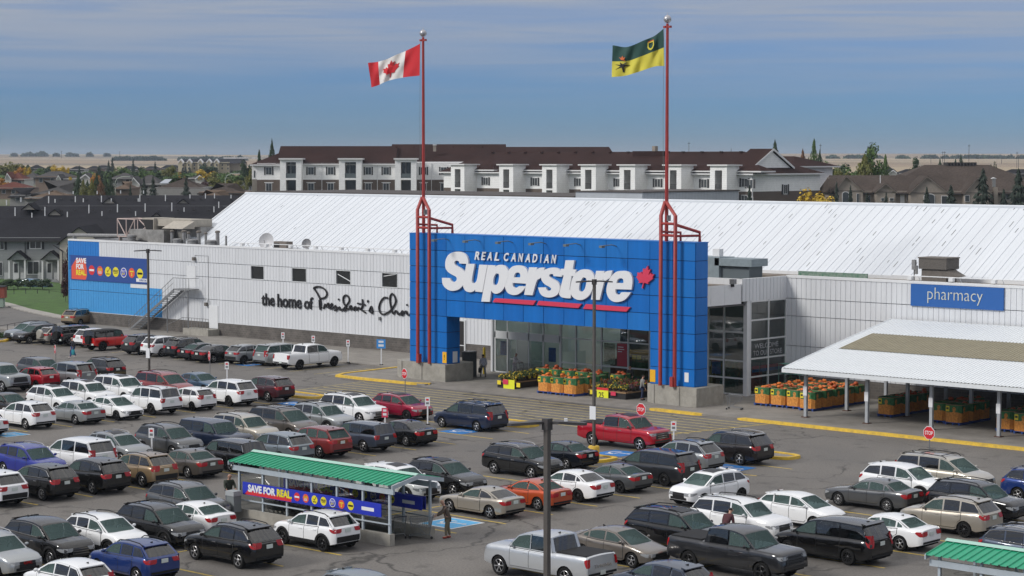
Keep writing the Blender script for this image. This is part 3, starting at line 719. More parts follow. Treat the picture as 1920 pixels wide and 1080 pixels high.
# inside the vestibule
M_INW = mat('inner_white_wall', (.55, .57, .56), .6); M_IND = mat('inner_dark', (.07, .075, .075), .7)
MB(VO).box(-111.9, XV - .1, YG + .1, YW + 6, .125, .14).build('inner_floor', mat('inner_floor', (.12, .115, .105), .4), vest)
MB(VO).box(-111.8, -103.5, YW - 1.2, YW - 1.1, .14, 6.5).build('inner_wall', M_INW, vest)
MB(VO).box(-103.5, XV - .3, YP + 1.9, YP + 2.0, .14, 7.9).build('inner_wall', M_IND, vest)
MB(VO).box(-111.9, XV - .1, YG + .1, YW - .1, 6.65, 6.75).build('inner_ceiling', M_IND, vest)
random.seed(5)
for k in range(7):
    x = -102 + k * 2.1; c = [(.10, .03, .03), (.05, .12, .06), (.3, .3, .3), (.02, .06, .2), (.25, .2, .1), (.02, .08, .06), (.3, .05, .05)][k]
    MB(VO).box(x, x + 1.4, YG + 2.6, YG + 3.0, .14, 1.6 + .25 * (k % 3)).build('display_shelf', mat('shelf%d' % k, c, .7, var=.6, vscale=6), vest)
for k in (0, 1, 2, 6):
    MB(VO).box(-111 + k * 3, -109.2 + k * 3, YG + 2.5, YG + 2.75, 6.5, 6.56).build('ceiling_lamp', mat('lamp_tube', (.9, .9, .9), .5, emit=(.95, 1, .95), estr=11.0), vest)
# posters and stickers on the glass
def poster(a, b_, z0, z1, m_, y=YG + .03, nm='poster'):
    return MB(VO).box(a, b_, y, y + .012, z0, z1).build(nm, m_, vest)
pb = mat('poster_blue', (.02, .09, .32), .5, var=.4, vscale=5); pr_ = mat('poster_red', (.42, .03, .05), .5); pg = mat('poster_green', (.02, .09, .06), .5); pw = mat('poster_cream', (.45, .42, .33), .5, var=.5, vscale=9); py_ = mat('poster_yellow', (.55, .42, .02), .5)
poster(ux[0] + .5, ux[1] - .15, 1.5, 2.6, pb); poster(ux[3] + .5, ux[4] - .45, 1.3, 2.4, pb); poster(ux[0] + .12, ux[0] + .4, 1.5, 2.0, M_WLET)
poster(ux[6] + .2, ux[6] + 1.3, 1.5, 3.1, pw); poster(ux[6] + 1.45, ux[7] - 1.0, 1.9, 3.1, pg); q = poster(ux[7] - 1.05, ux[7] - .1, 1.45, 3.15, pr_, YG - .03)
put_text('Brin', 'lettering', M_WLET, vest, (ux[6] + 1.75, YG + .012, 2.35), (1, 0, 0), (0, 0, 1), .9, .42, .004, .01, org=VO)
for k in range(3): MB(VO).box(ux[7] - .98, ux[7] - .98 + (.55, .62, .4)[k], YG - .047, YG - .043, 2.85 - k * .17, 2.91 - k * .17).build('text_line', M_WLET, q)
poster(ux[7] + .35, ux[7] + .75, 2.05, 2.35, py_); poster(ux[7] + .8, ux[7] + 1.2, 2.05, 2.35, py_)
poster(-90.3, -89.5, 1.5, 2.4, pb); poster(-90.55, -90.4, 2.0, 2.4, M_WLET)
put_text('WELCOME', 'lettering', mat('faint_letter', (.30, .31, .32), .6), vest, (XV + .03, 119.9, 3.45), (0, 1, 0), (0, 0, 1), 2.9, .36, .003, .012, org=VO)
put_text('TO OUR STORE', 'lettering', MATS['faint_letter'], vest, (XV + .03, 119.75, 2.95), (0, 1, 0), (0, 0, 1), 3.5, .36, .003, .012, org=VO)
for k, y in enumerate((119.75, 120.75, 121.75, 122.7)):
    MB(VO).box(XV - .06, XV - .04, y, y + .85, 1.75, 1.98).build('poster', pb, vest); MB(VO).box(XV - .06, XV - .04, y, y + .85, 1.98, 2.2).build('poster', pr_, vest)
# wall piece left of the vestibule: red letters, dark door
dr = MB(SO).box(-123.6, -121.6, YW - .06, YW + .05, .12, 3.2).build('door', M_DARK, shop)
MB(SO).box(-121.6, -121.45, YW - .1, YW + .05, .12, 3.3).box(-123.7, -121.6, YW - .1, YW + .05, 3.2, 3.3).box(-123.6, -121.6, YW - .08, YW, 1.1, 1.18).build('door_frame', M_ALU, dr)
p = on_y(862, 621, YW - .06)
put_text('op!', 'lettering', M_RLET, shop, (p.x, YW - .06, 3.55), (1, 0, 0), (0, 0, 1), 1.25, .85, .03, .03, org=SO)

# ------------------------------------------------------------------ the blue entrance portal
YT = 111.7; TX0, TX1, LX, RX_ = -113.5, -85.9, -109.5, -89.8; TZ0, TZ1 = 5.05, 11.28
por = empty('entrance_portal', (-99.7, 112.4, 0), label='big blue panelled entrance portal on two concrete plinths', cat='portal')
PO = (-99.7, 112.4, 0)
mb = MB(PO); mb.box(TX0 + .03, TX1 - .03, YT + .04, 113.1, TZ0 + .03, TZ1 - .05); mb.box(TX0 + .03, LX - .03, YT + .041, 113.1, 1.4, TZ0 + .03); mb.box(RX_ + .03, TX1 - .03, YT + .041, 113.1, 1.4, TZ0 + .03); mb.build('frame', M_BLUEB, por)
cw = (TX1 - TX0) / 14; rh = (TZ1 - TZ0) / 5; gap = .022
BV_ = [M_BLUE, mat('portal_blue_faded', (0.010, 0.145, 0.46), .45, spec=.25, var=.13, vscale=1, vs=(1.4, 1, .15)), mat('portal_blue_deep', (0.006, 0.122, 0.43), .4, spec=.25, var=.13, vscale=1, vs=(1.4, 1, .15))]
pms = [MB().box(gap, cw - gap, 0, .05, gap, rh - gap).mesh('panel', q) for q in BV_]; random.seed(8)
for i in range(14):
    for j in range(5): link_mesh('panel', random.choice(pms), None, por, (TX0 + i * cw - PO[0], YT - .012 - PO[1] + random.uniform(-.006, .004), TZ0 + j * rh), (random.uniform(-.006, .006), 0, random.uniform(-.004, .004)))
lh = (TZ0 - 1.42) / 3
for x0, x1 in ((TX0, LX), (RX_, TX1)):
    w = (x1 - x0) / 2
    lm = MB().box(gap, w - gap, 0, .05, gap, lh - gap).mesh('panel', M_BLUE)
    for i in range(2):
        for j in range(3): link_mesh('panel', lm, None, por, (x0 + i * w - PO[0], YT - .012 - PO[1], 1.42 + j * lh))
sm = MB().box(-.05, 0, gap, 1.36 - gap, gap, rh - gap).mesh('side_panel', M_BLUE)
for j in range(5): link_mesh('side_panel', sm, None, por, (TX1 - PO[0] + .013, YT + .04 - PO[1], TZ0 + j * rh))
sl = MB().box(-.05, 0, gap, 1.36 - gap, gap, lh - gap).mesh('side_panel', M_BLUE)
for j in range(3):
    link_mesh('side_panel', sl, None, por, (TX1 - PO[0] + .013, YT + .04 - PO[1], 1.42 + j * lh))
    link_mesh('side_panel', sl, None, por, (LX - PO[0] + .013, YT + .04 - PO[1], 1.42 + j * lh))
    link_mesh('side_panel', sl, None, por, (TX0 - PO[0] + .037, YT + .04 - PO[1], 1.42 + j * lh)); link_mesh('side_panel', sl, None, por, (RX_ - PO[0] + .037, YT + .04 - PO[1], 1.42 + j * lh))
MB(PO).box(TX0 - .03, TX1 + .03, YT - .03, 113.15, TZ1 - .03, TZ1 + .03).build('top_cap', M_BLUE, por)
for x0, x1, y0 in ((-115.0, -109.25, 111.25), (-90.1, -85.4, 111.25)):
    # chamfered, grooved plinth
    mb = MB(PO); seg = [x0, x0 + .9, x0 + 2.1, x0 + 3.2, x1 - .8, x1]; dy = [.55, .12, .12, .0, .0, .0]
    front = []
    for i, xx in enumerate(seg):
        front.append((xx, y0 + dy[i]))
        if 0 < i < 5: front.append((xx + .05, y0 + (dy[i] + dy[min(i + 1, 5)]) / 2 + (.07 if i % 2 else 0)))
    poly = front + [(x1, 114.3), (x1 - .3, 114.6), (x0 + .3, 114.6), (x0, 114.2)]
    mb.prism([(x, y, .1) for x, y in poly], (0, 0, 1.32)); mb.build('plinth', M_PLINTH, por)
pl = MB(PO).box(-109.95, -109.52, YT - .04, YT - .02, 1.5, 2.35).build('notice', mat('yellow_notice', (.75, .40, .01), .5), por)
put_text('!', 'lettering', M_BLK, pl, (-109.78, YT - .042, 1.75), (1, 0, 0), (0, 0, 1), .07, .4, .003, .01, org=PO)
MB(PO).box(-89.78, -89.3, YT - .04, YT - .02, 1.55, 2.4).build('notice', MATS['yellow_notice'], por)
MB(PO).box(-86.75, -86.4, YT - .04, YT - .02, 1.75, 2.4).build('notice', M_WLET, por)
MB(PO).box(LX + .02, LX + .035, YT + .6, YT + 1.1, 1.5, 2.35).build('notice', M_WLET, por)
M_LAMPG = mat('sign_lamp_grey', (.16, .18, .18), .5, metal=.3)
for p_ in (822, 880, 941, 1003, 1068, 1135):
    x = on_y(p_ + 12, 455, YT).x + .45; r = empty('sign_lamp', (x, YT - .02, 10.85), label='grey arm lamp over the big sign', cat='sign lamp', group='arm lamps over the portal sign')
    MB().tube([(0, 0, 0), (0, -.5, .12), (0, -1.45, .08)], .035, 6).build('arm', M_LAMPG, r); MB().box(-.13, .13, -1.75, -1.4, -.06, .1).build('lamp_head', M_LAMPG, r)
# red twin poles with the flag masts
def mast(dx, lab):
    x = -112.12 + dx; r = empty('flag_mast', (x + .6, 111.6, 1.42), label=lab, cat='flagpole'); O = (x + .6, 111.6, 1.42)
    c = -112.27 + dx
    t = MB(O)
    for xx in (x, x + 1.25): t.tube([(xx, 111.2, 1.42), (xx, 111.2, 13.1), (c + .06 * (1 if xx > x else -1), 111.9, 14.0)], .135, 12)
    t.build('twin_post', M_RED, r, smooth=40)
    MB(O).tube([(c, 112.0, 11.2), (c, 112.0, 14.2), (c, 112.0, 26.2)], [.13, .13, .095], 12).build('pole', M_RED, r, smooth=40)
    q = MB(O)
    for z in (12.55, 11.75): q.tube([(x, 111.2, z), (x + 1.25, 111.2, z)], .10, 8)
    q.build('cross_bar', M_RED, r, smooth=40)
    q = MB(O); q.tube([(x + 1.25, 111.2, 12.5), (x + 1.95, 113.0, 11.95), (x + 1.95, 113.0, 11.2)], .11, 8); q.tube([(x + 1.25, 111.2, 11.72), (x + 1.93, 113.0, 11.72)], .09, 8); q.tube([(x, 111.2, 12.0), (x + .3, 113.0, 11.9), (x + .3, 113.0, 11.2)], .09, 8); q.build('brace', M_RED, r, smooth=40)
    MB(O).lathe((c, 112, 26.5), [(.01, -.28), (.14, -.24), (.24, -.13), (.28, 0), (.24, .13), (.14, .24), (.03, .28), (.012, .45)], 16).build('ball_finial', mat('silver_ball', (.42, .42, .44), .35, metal=.6), r, smooth=40)
    MB(O).box(c - .3, c - .1, 111.9, 112.1, 25.9, 26.05).box(c + .1, c + .3, 111.9, 112.1, 25.9, 26.05).build('pulley', M_RED, r)
    MB(O).tube([(c - .16, 111.84, 13.5), (c - .2, 111.82, 20), (c - .16, 111.84, 25.9)], .012, 4).build('halyard', M_LAMPG, r)
    MB(O).box(x + (.05 if dx == 0 else 1.0), x + (.3 if dx == 0 else 1.25), 110.95, 111.3, 1.42, 2.1).build('winch_box', M_RED, r)
    MB(O).box(c + .1, c + .3, 111.9, 112.1, 12.7, 13.1).build('junction_box', M_GREYST, r)
    return c
c1 = mast(0, 'red twin post flag mast flying the red and white flag'); c2 = mast(23.63, 'red twin post flag mast flying the green and yellow flag')
# flags
def flag(name, lab, off, sc, top, bot, paint, decals):
    tp = catmull(top, 6, False); bt = catmull(bot, 6, False); n = len(tp)
    def pos(s, t):
        f = min(s, .9999) * (n - 1); i = int(f); f -= i
        a = [tp[i][k] + (tp[i + 1][k] - tp[i][k]) * f for k in (0, 1)]; b_ = [bt[i][k] + (bt[i + 1][k] - bt[i][k]) * f for k in (0, 1)]
        px = off[0] + (a[0] + (b_[0] - a[0]) * t) / sc; py = off[1] + (a[1] + (b_[1] - a[1]) * t) / sc
        q = on_y(px, py, 111.9); w = .34 * math.sin(s * 12 + t * 2.6) * min(1, s * 3) + .12 * math.sin(s * 25 - t * 6) * min(1, s * 4)
        return q + FW0 * w
    root = empty(name, pos(0, .5), label=lab, cat='flag'); O = tuple(pos(0, .5))
    G = 28
    for nm, s0, s1, t0, t1, m_ in paint:
        mb = MB(O); a = max(2, int(G * (s1 - s0))); b_ = max(2, int(12 * (t1 - t0)))
        mb.grid([[pos(s0 + (s1 - s0) * i / a, t0 + (t1 - t0) * j / b_) for j in range(b_ + 1)] for i in range(a + 1)]); mb.build(nm, m_, root, smooth=80)
    for nm, loops, m_ in decals:
        flat_shape(nm, loops, lambda x, y: pos(x, y) - FW0 * .09, FW0 * .18, m_, root, O)
M_FR = mat('flag_red', (.50, .012, .02), .8); M_FW = mat('flag_white', (.66, .64, .62), .8); M_FG = mat('flag_green', (.012, .055, .045), .8); M_FY = mat('flag_yellow', (.56, .50, .055), .8); M_FO = mat('flag_orange', (.55, .12, .03), .8)
leaf = [(0, 1), (.18, .62), (.42, .72), (.32, .18), (.58, .42), (.64, .28), (.95, .32), (.84, .02), (.96, -.06), (.5, -.44), (.55, -.58), (.05, -.5), (.05, -1), (-.05, -1), (-.05, -.5), (-.55, -.58), (-.5, -.44), (-.96, -.06), (-.84, .02), (-.95, .32), (-.64, .28), (-.58, .42), (-.32, .18), (-.42, .72), (-.18, .62)]
flag('flag', 'red and white maple leaf flag blowing from the left mast', (660, 20), 6.0, [(765, 372), (610, 450), (450, 520), (300, 572), (182, 590)], [(760, 730), (580, 752), (430, 780), (320, 830), (215, 862)],
     [('red_band', 0, .26, 0, 1, M_FR), ('white_band', .26, .76, 0, 1, M_FW), ('red_band', .76, 1, 0, 1, M_FR)], [('leaf_emblem', [[(.51 - x * .17, .5 - y * .36) for x, y in leaf]], M_FR)])
sh = [(-.5, .6), (.5, .6), (.5, -.1), (.3, -.5), (0, -.7), (-.3, -.5), (-.5, -.1)]
flag('flag', 'green over yellow flag with a shield and lily on the right mast', (1120, 10), 6.0, [(745, 262), (640, 345), (500, 405), (330, 468), (170, 452)], [(755, 682), (640, 690), (500, 735), (330, 790), (165, 805)],
     [('green_band', 0, 1, 0, .5, M_FG), ('yellow_band', 0, 1, .5, 1, M_FY)],
     [('shield_emblem', [[(.33 + x * .13, .27 - y * .22) for x, y in sh], [(.33 + x * .09, .26 - y * .15) for x, y in sh]], M_FY), ('shield_chief', [[(.27, .10), (.39, .10), (.39, .17), (.27, .17)]], M_FO),
      ('lily_flower', [[(.77, .50), (.80, .44), (.78, .36), (.81, .39), (.82, .31), (.84, .39), (.87, .36), (.84, .46)]], M_FO), ('lily_leaves', [[(.79, .86), (.80, .70), (.70, .66), (.80, .63), (.74, .54), (.82, .60), (.86, .53), (.85, .62), (.93, .60), (.85, .67), (.92, .76), (.83, .70), (.81, .87)]], M_BLK)])

# ------------------------------------------------------------------ the big sign
sgn = empty('store_sign', (-100, YT - .05, 5.6), label='raised white italic lettering with red bars on the blue portal', cat='sign'); GO = (-100, YT - .05, 5.6)
Z6 = lambda x, y: (820 + x / 7.7125, 460 + y / 7.7125)
Z7 = lambda x, y: (1040 + x / 8.31, 470 + y / 8.31)
LET = [
 (Z6, 's', [[(445, 270), (318, 262), (312, 235), (285, 222), (255, 228), (245, 255), (262, 285), (300, 310), (350, 340), (395, 385), (410, 440), (402, 500), (380, 560), (350, 600), (300, 640), (230, 658), (170, 650), (110, 610), (75, 555), (65, 470), (185, 475), (195, 505), (220, 528), (250, 528), (275, 505), (280, 475), (262, 450), (215, 425), (160, 390), (125, 345), (113, 290), (120, 215), (150, 150), (200, 110), (270, 92), (340, 97), (395, 125), (430, 165), (445, 220)]]),
 (Z6, 'u', [[(418, 268), (540, 268), (520, 370), (500, 480), (500, 530), (520, 552), (550, 535), (575, 480), (605, 280), (722, 285), (650, 678), (548, 668), (550, 640), (520, 665), (470, 678), (410, 660), (378, 610), (374, 550), (390, 440)]]),
 (Z6, 'p', [[(730, 285), (838, 290), (836, 312), (880, 285), (940, 285), (990, 310), (1020, 360), (1022, 430), (1000, 530), (965, 610), (920, 670), (860, 700), (810, 690), (778, 655), (755, 818), (635, 812)], [(848, 405), (885, 410), (893, 440), (885, 510), (865, 560), (835, 580), (810, 560), (808, 510), (820, 450)]]),
 (Z6, 'e', [[(1300, 556), (1310, 470), (1305, 390), (1280, 330), (1225, 298), (1150, 290), (1080, 310), (1025, 370), (990, 460), (975, 550), (985, 630), (1020, 690), (1090, 718), (1160, 710), (1220, 670), (1262, 620), (1278, 595), (1190, 590), (1160, 605), (1130, 615), (1100, 600), (1088, 565), (1090, 542)], [(1105, 462), (1120, 415), (1150, 392), (1185, 400), (1200, 430), (1195, 465)]]),
 (Z6, 'r', [[(1325, 318), (1440, 320), (1435, 355), (1480, 325), (1550, 322), (1525, 430), (1480, 480), (1445, 500), (1420, 560), (1375, 722), (1255, 715)]]),
 (Z6, 's', [[(1795, 455), (1680, 445), (1672, 420), (1645, 412), (1618, 425), (1620, 450), (1650, 475), (1720, 515), (1760, 560), (1770, 620), (1750, 690), (1700, 735), (1620, 755), (1540, 740), (1485, 695), (1455, 610), (1570, 608), (1580, 640), (1605, 660), (1640, 645), (1645, 620), (1610, 595), (1550, 560), (1510, 510), (1500, 450), (1520, 390), (1570, 345), (1650, 322), (1730, 330), (1780, 370), (1800, 430)]]),
 (Z7, 't', [[(168, 150), (305, 150), (280, 290), (330, 298), (312, 400), (262, 396), (235, 560), (232, 610), (262, 628), (245, 742), (180, 740), (110, 725), (75, 690), (75, 640), (140, 385), (90, 380), (95, 282), (148, 285)]]),
 (Z7, 'o', [[(470, 290), (550, 310), (605, 370), (620, 450), (600, 560), (560, 660), (500, 730), (420, 768), (340, 760), (280, 720), (245, 650), (245, 560), (270, 450), (320, 360), (390, 305)], [(440, 415), (480, 425), (495, 460), (485, 540), (460, 610), (420, 640), (385, 625), (378, 570), (395, 490)]]),
 (Z7, 'r', [[(645, 315), (770, 318), (762, 350), (815, 318), (895, 308), (868, 410), (815, 452), (770, 490), (750, 560), (700, 768), (565, 762)]]),
 (Z7, 'e', [[(1195, 607), (1210, 500), (1205, 420), (1170, 350), (1110, 320), (1040, 315), (960, 330), (890, 390), (840, 470), (808, 580), (812, 670), (850, 750), (920, 795), (1000, 798), (1080, 770), (1140, 715), (1185, 652), (1045, 648), (1020, 675), (985, 688), (955, 665), (945, 620), (948, 600)], [(960, 502), (980, 450), (1020, 430), (1060, 440), (1072, 480), (1065, 507)]])]
SHARP = 62
def soften(lp):
    """round only the gentle corners of a traced outline"""
    out = []; L = len(lp)
    for i in range(L):
        p0, p1, p2, p3 = [Vector(lp[(i + k - 1) % L]) for k in range(4)]
        a1 = (p1 - p0).angle(p2 - p1, 0); a2 = (p2 - p1).angle(p3 - p2, 0)
        m1 = (p2 - p0) * .5 if a1 < R(SHARP) else (p2 - p1); m2 = (p3 - p1) * .5 if a2 < R(SHARP) else (p2 - p1)
        out.append(tuple(p1))
        n = 4 if (p2 - p1).length > 25 else 2
        for j in range(1, n):
            t = j / n; out.append(tuple(p1 * (2 * t ** 3 - 3 * t * t + 1) + m1 * (t ** 3 - 2 * t * t + t) + p2 * (3 * t * t - 2 * t ** 3) + m2 * (t ** 3 - t * t)))
    return out
M_EDGE = mat('letter_return', (.55, .56, .57), .5)
for i, (Z, ch, loops) in enumerate(LET):
    flat_shape('letter', [soften(l) for l in loops], lambda x, y, Z=Z: on_y(*Z(x, y), YT - .20 - .004 * (i % 3)), (0, .17, 0), M_WLET, sgn, GO)
for Z, lp in ((Z6, [(800, 820), (835, 765), (1425, 800), (1385, 862)]), (None, [Z6(1437, 862), Z6(1465, 803), Z7(418, 830), Z7(365, 895)]), (Z7, [(440, 905), (485, 832), (1175, 882), (1115, 950)])):
    f = (lambda x, y: on_y(x, y, YT - .16)) if Z is None else (lambda x, y, Z=Z: on_y(*Z(x, y), YT - .16))
    flat_shape('red_bar', [lp], f, (0, .13, 0), M_RLET, sgn, GO)
flat_shape('maple_leaf', [[(1404 + x * 138 + y * 42, 410 - y * 176 + x * 14) for x, y in leaf]], lambda x, y: on_y(*Z7(x, y), YT - .17), (0, .14, 0), M_RLET, sgn, GO)
zs = [540, 635, 720, 825, 965, 1065, 1170, 1270, 1375, 1490, 1540, 1648]
for ch, x in zip('REALCANADIAN', zs):
    y = 208 + (x - 540) * .0465; p = on_y(*Z6(x, y), YT - .12); w = .50 if ch != 'I' else .14
    put_text(ch, 'letter', M_WLET, sgn, p, (1, 0, 0), (0, 0, 1), w, .62, .035, .03, .25, org=GO)
# ------------------------------------------------------------------ script lettering on the side wall
scr = empty('script_sign', (-137, YW - .05, 3.4), label='black handwritten style lettering fixed to the white side wall', cat='sign'); CO = (-137, YW - .05, 3.4)
Z8 = lambda x, y: (470 + x / 6.194, 520 + y / 6.194)
for wd, x0, y0, x1, yt in (('the', 128, 326, 276, 182), ('home', 312, 345, 590, 192), ('of', 622, 366, 722, 225)):
    a = on_y(*Z8(x0, y0), YW - .08); b_ = on_y(*Z8(x1, y0 + (x1 - x0) * .07), YW - .08); c = on_y(*Z8(x0, yt), YW - .08)
    put_text(wd, 'word', M_BLK, scr, a, (1, 0, 0), (0, 0, 1), b_.x - a.x, c.z - a.z, .05, .012, org=CO)
ST = [[(730, 125), (760, 110), (810, 112), (860, 140), (885, 185), (870, 225), (830, 245), (800, 235)], [(730, 125), (770, 180), (800, 240), (815, 300), (810, 372), (800, 340), (797, 260)],
 [(845, 365), (865, 310), (870, 340), (900, 300), (905, 330), (910, 360), (945, 322), (940, 305), (925, 330), (930, 365), (960, 355), (985, 330), (1000, 375), (975, 385), (1010, 365), (1030, 345), (1040, 380), (1070, 372), (1110, 325), (1145, 270), (1130, 220), (1100, 208), (1075, 235), (1080, 300), (1112, 350), (1092, 387), (1060, 372)],
 [(1110, 375), (1150, 358), (1168, 330), (1150, 340), (1156, 375), (1190, 355), (1202, 385), (1208, 345), (1226, 350), (1232, 382), (1252, 350), (1275, 372)], [(1295, 255), (1302, 320), (1282, 372), (1310, 395), (1335, 412)], [(1240, 303), (1330, 320)], [(1362, 265), (1358, 292)], [(1375, 395), (1400, 338), (1415, 415), (1382, 398)], [(1018, 250), (1024, 264)],
 [(1590, 240), (1550, 235), (1510, 280), (1490, 350), (1505, 410), (1540, 430), (1590, 410), (1635, 370), (1683, 290), (1675, 230), (1645, 190), (1620, 220), (1620, 300), (1640, 390), (1660, 425), (1680, 390), (1702, 400), (1712, 430), (1740, 420), (1762, 390), (1777, 420), (1757, 440), (1745, 425), (1795, 398), (1812, 400), (1817, 430), (1850, 438), (1880, 405), (1900, 400), (1895, 430), (1920, 440), (1950, 405), (1938, 400), (1935, 435), (1965, 430)], [(1812, 312), (1818, 330)]]
for s_ in ST:
    MB(CO).tube([on_y(*Z8(x, y), YW - .1) for x, y in catmull(s_, 4, False)], .085, 6).build('stroke', M_BLK, scr, smooth=50)
# ------------------------------------------------------------------ banners
M_BNR = mat('banner_blue', (.014, .058, .25), .6); M_BNB = mat('banner_bright_blue', (.014, .03, .42), .5); M_OR = mat('banner_orange_red', (.66, .085, .04), .6); M_YB = mat('banner_yellow', (.72, .62, .02), .6); M_WB = mat('banner_white', (.72, .72, .73), .6); M_RB = mat('banner_red', (.58, .02, .03), .6)
def roundel(parent, c, ux_, rad, org, kind, nrm_):
    c = Vector(c); ux_ = Vector(ux_); uz = Vector((0, 0, 1)); nn = Vector(nrm_)
    cols = [M_RB, M_OR, M_YB, M_YB, M_WB, M_OR, M_YB]
    P = lambda x, y, o: c + ux_ * (x * rad) + uz * (y * rad) + nn * o
    circ = lambda k, o: [P(math.cos(2 * math.pi * i / 24) * k, math.sin(2 * math.pi * i / 24) * k, o) for i in range(24)]
    r = MB(org).face(*circ(1, .006)).build('roundel', cols[kind], parent, fix=False)
    if kind == 4: MB(org).face(*circ(.84, .009)).build('roundel_face', M_BNB, r, fix=False)
    def bar(x0, x1, y0, y1, m_): MB(org).face(P(x0, y0, .011), P(x1, y0, .011), P(x1, y1, .011), P(x0, y1, .011)).build('bar', m_, r, fix=False)
    def tx(t, x, y, w, h, m_): put_text(t, 'lettering', m_, r, P(x, y, .011), ux_, uz, w * rad, h * rad, .002, .02, org=org)
    if kind == 0: bar(-.78, .78, -.2, .2, M_WB)
    if kind == 1: tx('CLUB', -.62, .05, 1.24, .5, M_YB); tx('SIZE', -.55, -.55, 1.1, .5, M_WB)
    if kind == 2:
        q = MB(org); q.face(P(-.35, .15, .011), P(-.2, .3, .011), P(-.02, -.02, .011), P(-.08, -.22, .011)); q.face(P(-.08, -.22, .011), P(-.02, -.02, .011), P(.55, .85, .011), P(.68, .72, .011)); q.build('tick', M_BLK, r, fix=False); tx('MATCH', -.5, -.62, 1.05, .3, M_BLK)
    if kind == 3: tx('FREE', -.78, -.1, 1.56, .52, M_BLK); bar(-.6, .6, -.32, -.22, M_BLK)
    if kind == 4: tx('MULTI', -.6, .08, 1.2, .42, M_WB); tx('BUY', -.5, -.5, 1.0, .5, M_YB)
    if kind == 5: bar(-.6, .6, .18, .42, M_YB); tx('$', -.2, -.68, .42, .75, M_YB)
    if kind == 6: bar(-.8, .8, -.2, .2, M_BLK); bar(-.6, .6, -.07, .07, M_YB)
bnr = empty('wall_banner', (-171.5, YW - .06, 4.6), label='dark blue wall banner with orange block and coloured roundels', cat='banner'); BO = (-171.5, YW - .06, 4.6)
bz0, bz1 = 4.55, 7.08
MB(BO).box(-177.95, -164.95, YW - .09, YW - .03, bz0, bz1).build('sheet', M_BNR, bnr)
yb = YW - .094
def q2(mb, pts, y): mb.face(*[(x, y, z) for x, z in pts])
mb = MB(BO); q2(mb, [(-177.75, 4.62), (-175.35, 4.62), (-175.1, 5.0), (-175.1, 5.6), (-175.4, 6.75), (-176.9, 6.75), (-177.75, 5.9)], yb); mb.build('orange_block', M_OR, bnr, fix=False)
for t, m_, z in (('SAVE', M_WB, 6.28), ('FOR', M_WB, 5.66), ('REAL.', M_YB, 5.04)):
    put_text(t, 'lettering', m_, bnr, (-176.95, yb - .004, z), (1, 0, 0), (0, 0, 1), 1.75 if t != 'FOR' else 1.35, .55, .003, .045, org=BO)
for k in range(7):
    p = on_y((172, 187.5, 202.5, 217, 232, 247, 262.5)[k], (506.5, 508, 509.3, 510, 511.2, 511.8, 513)[k], yb); roundel(bnr, (p.x, yb, p.z), (1, 0, 0), .50, BO, k, (0, -1, 0))
mb = MB(BO); q2(mb, [(-166.9, 4.75), (-165.15, 4.75), (-165.15, 5.1), (-166.9, 5.1)], yb); mb.build('logo_block', M_WB, bnr, fix=False)
put_text('SUPERSTORE', 'lettering', M_BNR, bnr, (-166.4, yb - .004, 4.82), (1, 0, 0), (0, 0, 1), 1.15, .2, .002, .02, org=BO)
MB(SO).box(-167.9, -165.0, YW - .05, YW - .01, 4.12, 4.5).build('unpainted_patch', M_TRIM, shop)
ph = empty('pharmacy_sign', (-72.8, YP - .06, 6.85), label='long blue sign reading pharmacy in thin pale letters', cat='sign'); HO = (-72.8, YP - .06, 6.85)
MB(HO).box(-76.4, -69.25, YP - .14, YP - .02, 6.85, 8.36).build('board', mat('pharmacy_blue', (.016, .10, .34), .45), ph)
put_text('pharmacy', 'lettering', mat('pale_letter', (.52, .54, .5), .5), ph, (-75.05, YP - .16, 7.1), (1, 0, 0), (0, 0, 1), 4.25, 1.08, .02, -.014, org=HO)
# ================================================================== ON AND AROUND THE SHOP
# outside stair
st = empty('steel_stair', (-157.5, 124.8, 0), label='grey steel stair rising along the white side wall to a landing', cat='stair'); STO = (-157.5, 124.8, 0)
ltop, lx0, lx1 = 4.45, -159.3, -156.9
fx = -166.6
ya, yb_ = 124.75, 126.0
MB(STO).box(lx0, lx1, ya, yb_, ltop - .12, ltop).build('landing', M_GREYST, st)
for y in (ya, yb_ - .06):
    MB(STO).prism([(fx, y, 0.0), (fx + .35, y, 0.0), (lx0 + .1, y, ltop - .32), (lx0 + .1, y, ltop)], (0, .06, 0)).build('stringer', M_GREYST, st)
nst = 24
tm = MB().box(0, .30, .06, yb_ - ya - .06, 0, .04).mesh('tread', M_GREYST)
for k in range(nst):
    t = (k + .5) / nst; link_mesh('tread', tm, None, st, (fx + (lx0 - fx) * t - STO[0], ya - STO[1], ltop * t - .02))
rl = MB(STO); yr = ya + .03
pts = [(fx + .2, yr, 1.0), (lx0, yr, ltop + 1.05), (lx1, yr, ltop + 1.05)]
rl.tube(pts, .03, 6); rl.tube([(lx1 - .03, yr, ltop), (lx1 - .03, yr, ltop + 1.05), (lx1 - .03, yb_, ltop + 1.05)], .03, 6)
rl.tube([(fx + .2, yr, .55), (lx0, yr, ltop + .55)], .02, 6); rl.build('handrail', M_GREYST, st)
for k in range(22):
    t = k / 21; x = fx + .2 + (lx1 - fx - .25) * t
    z = (x - fx) / (lx0 - fx) * ltop if x < lx0 else ltop
    MB(STO).tube([(x, yr, z - .05), (x, yr, z + 1.0)], .016, 5).build('baluster', M_GREYST, st)
for x in (-160.5, -157.3):
    MB(STO).tube([(x, ya + .2, 0), (x, ya + .2, ltop * (1 if x > lx0 else .85))], .06, 8).build('post', M_GREYST, st)
MB(SO).box(-159.0, -157.6, YW - .045, YW - .01, ltop, ltop + 2.2).build('upper_door', M_TRIM, shop)
ld = MB(SO).box(-155.6, -154.3, YW - .055, YW - .01, .75, 2.95).build('lower_door', M_TRIM, shop)
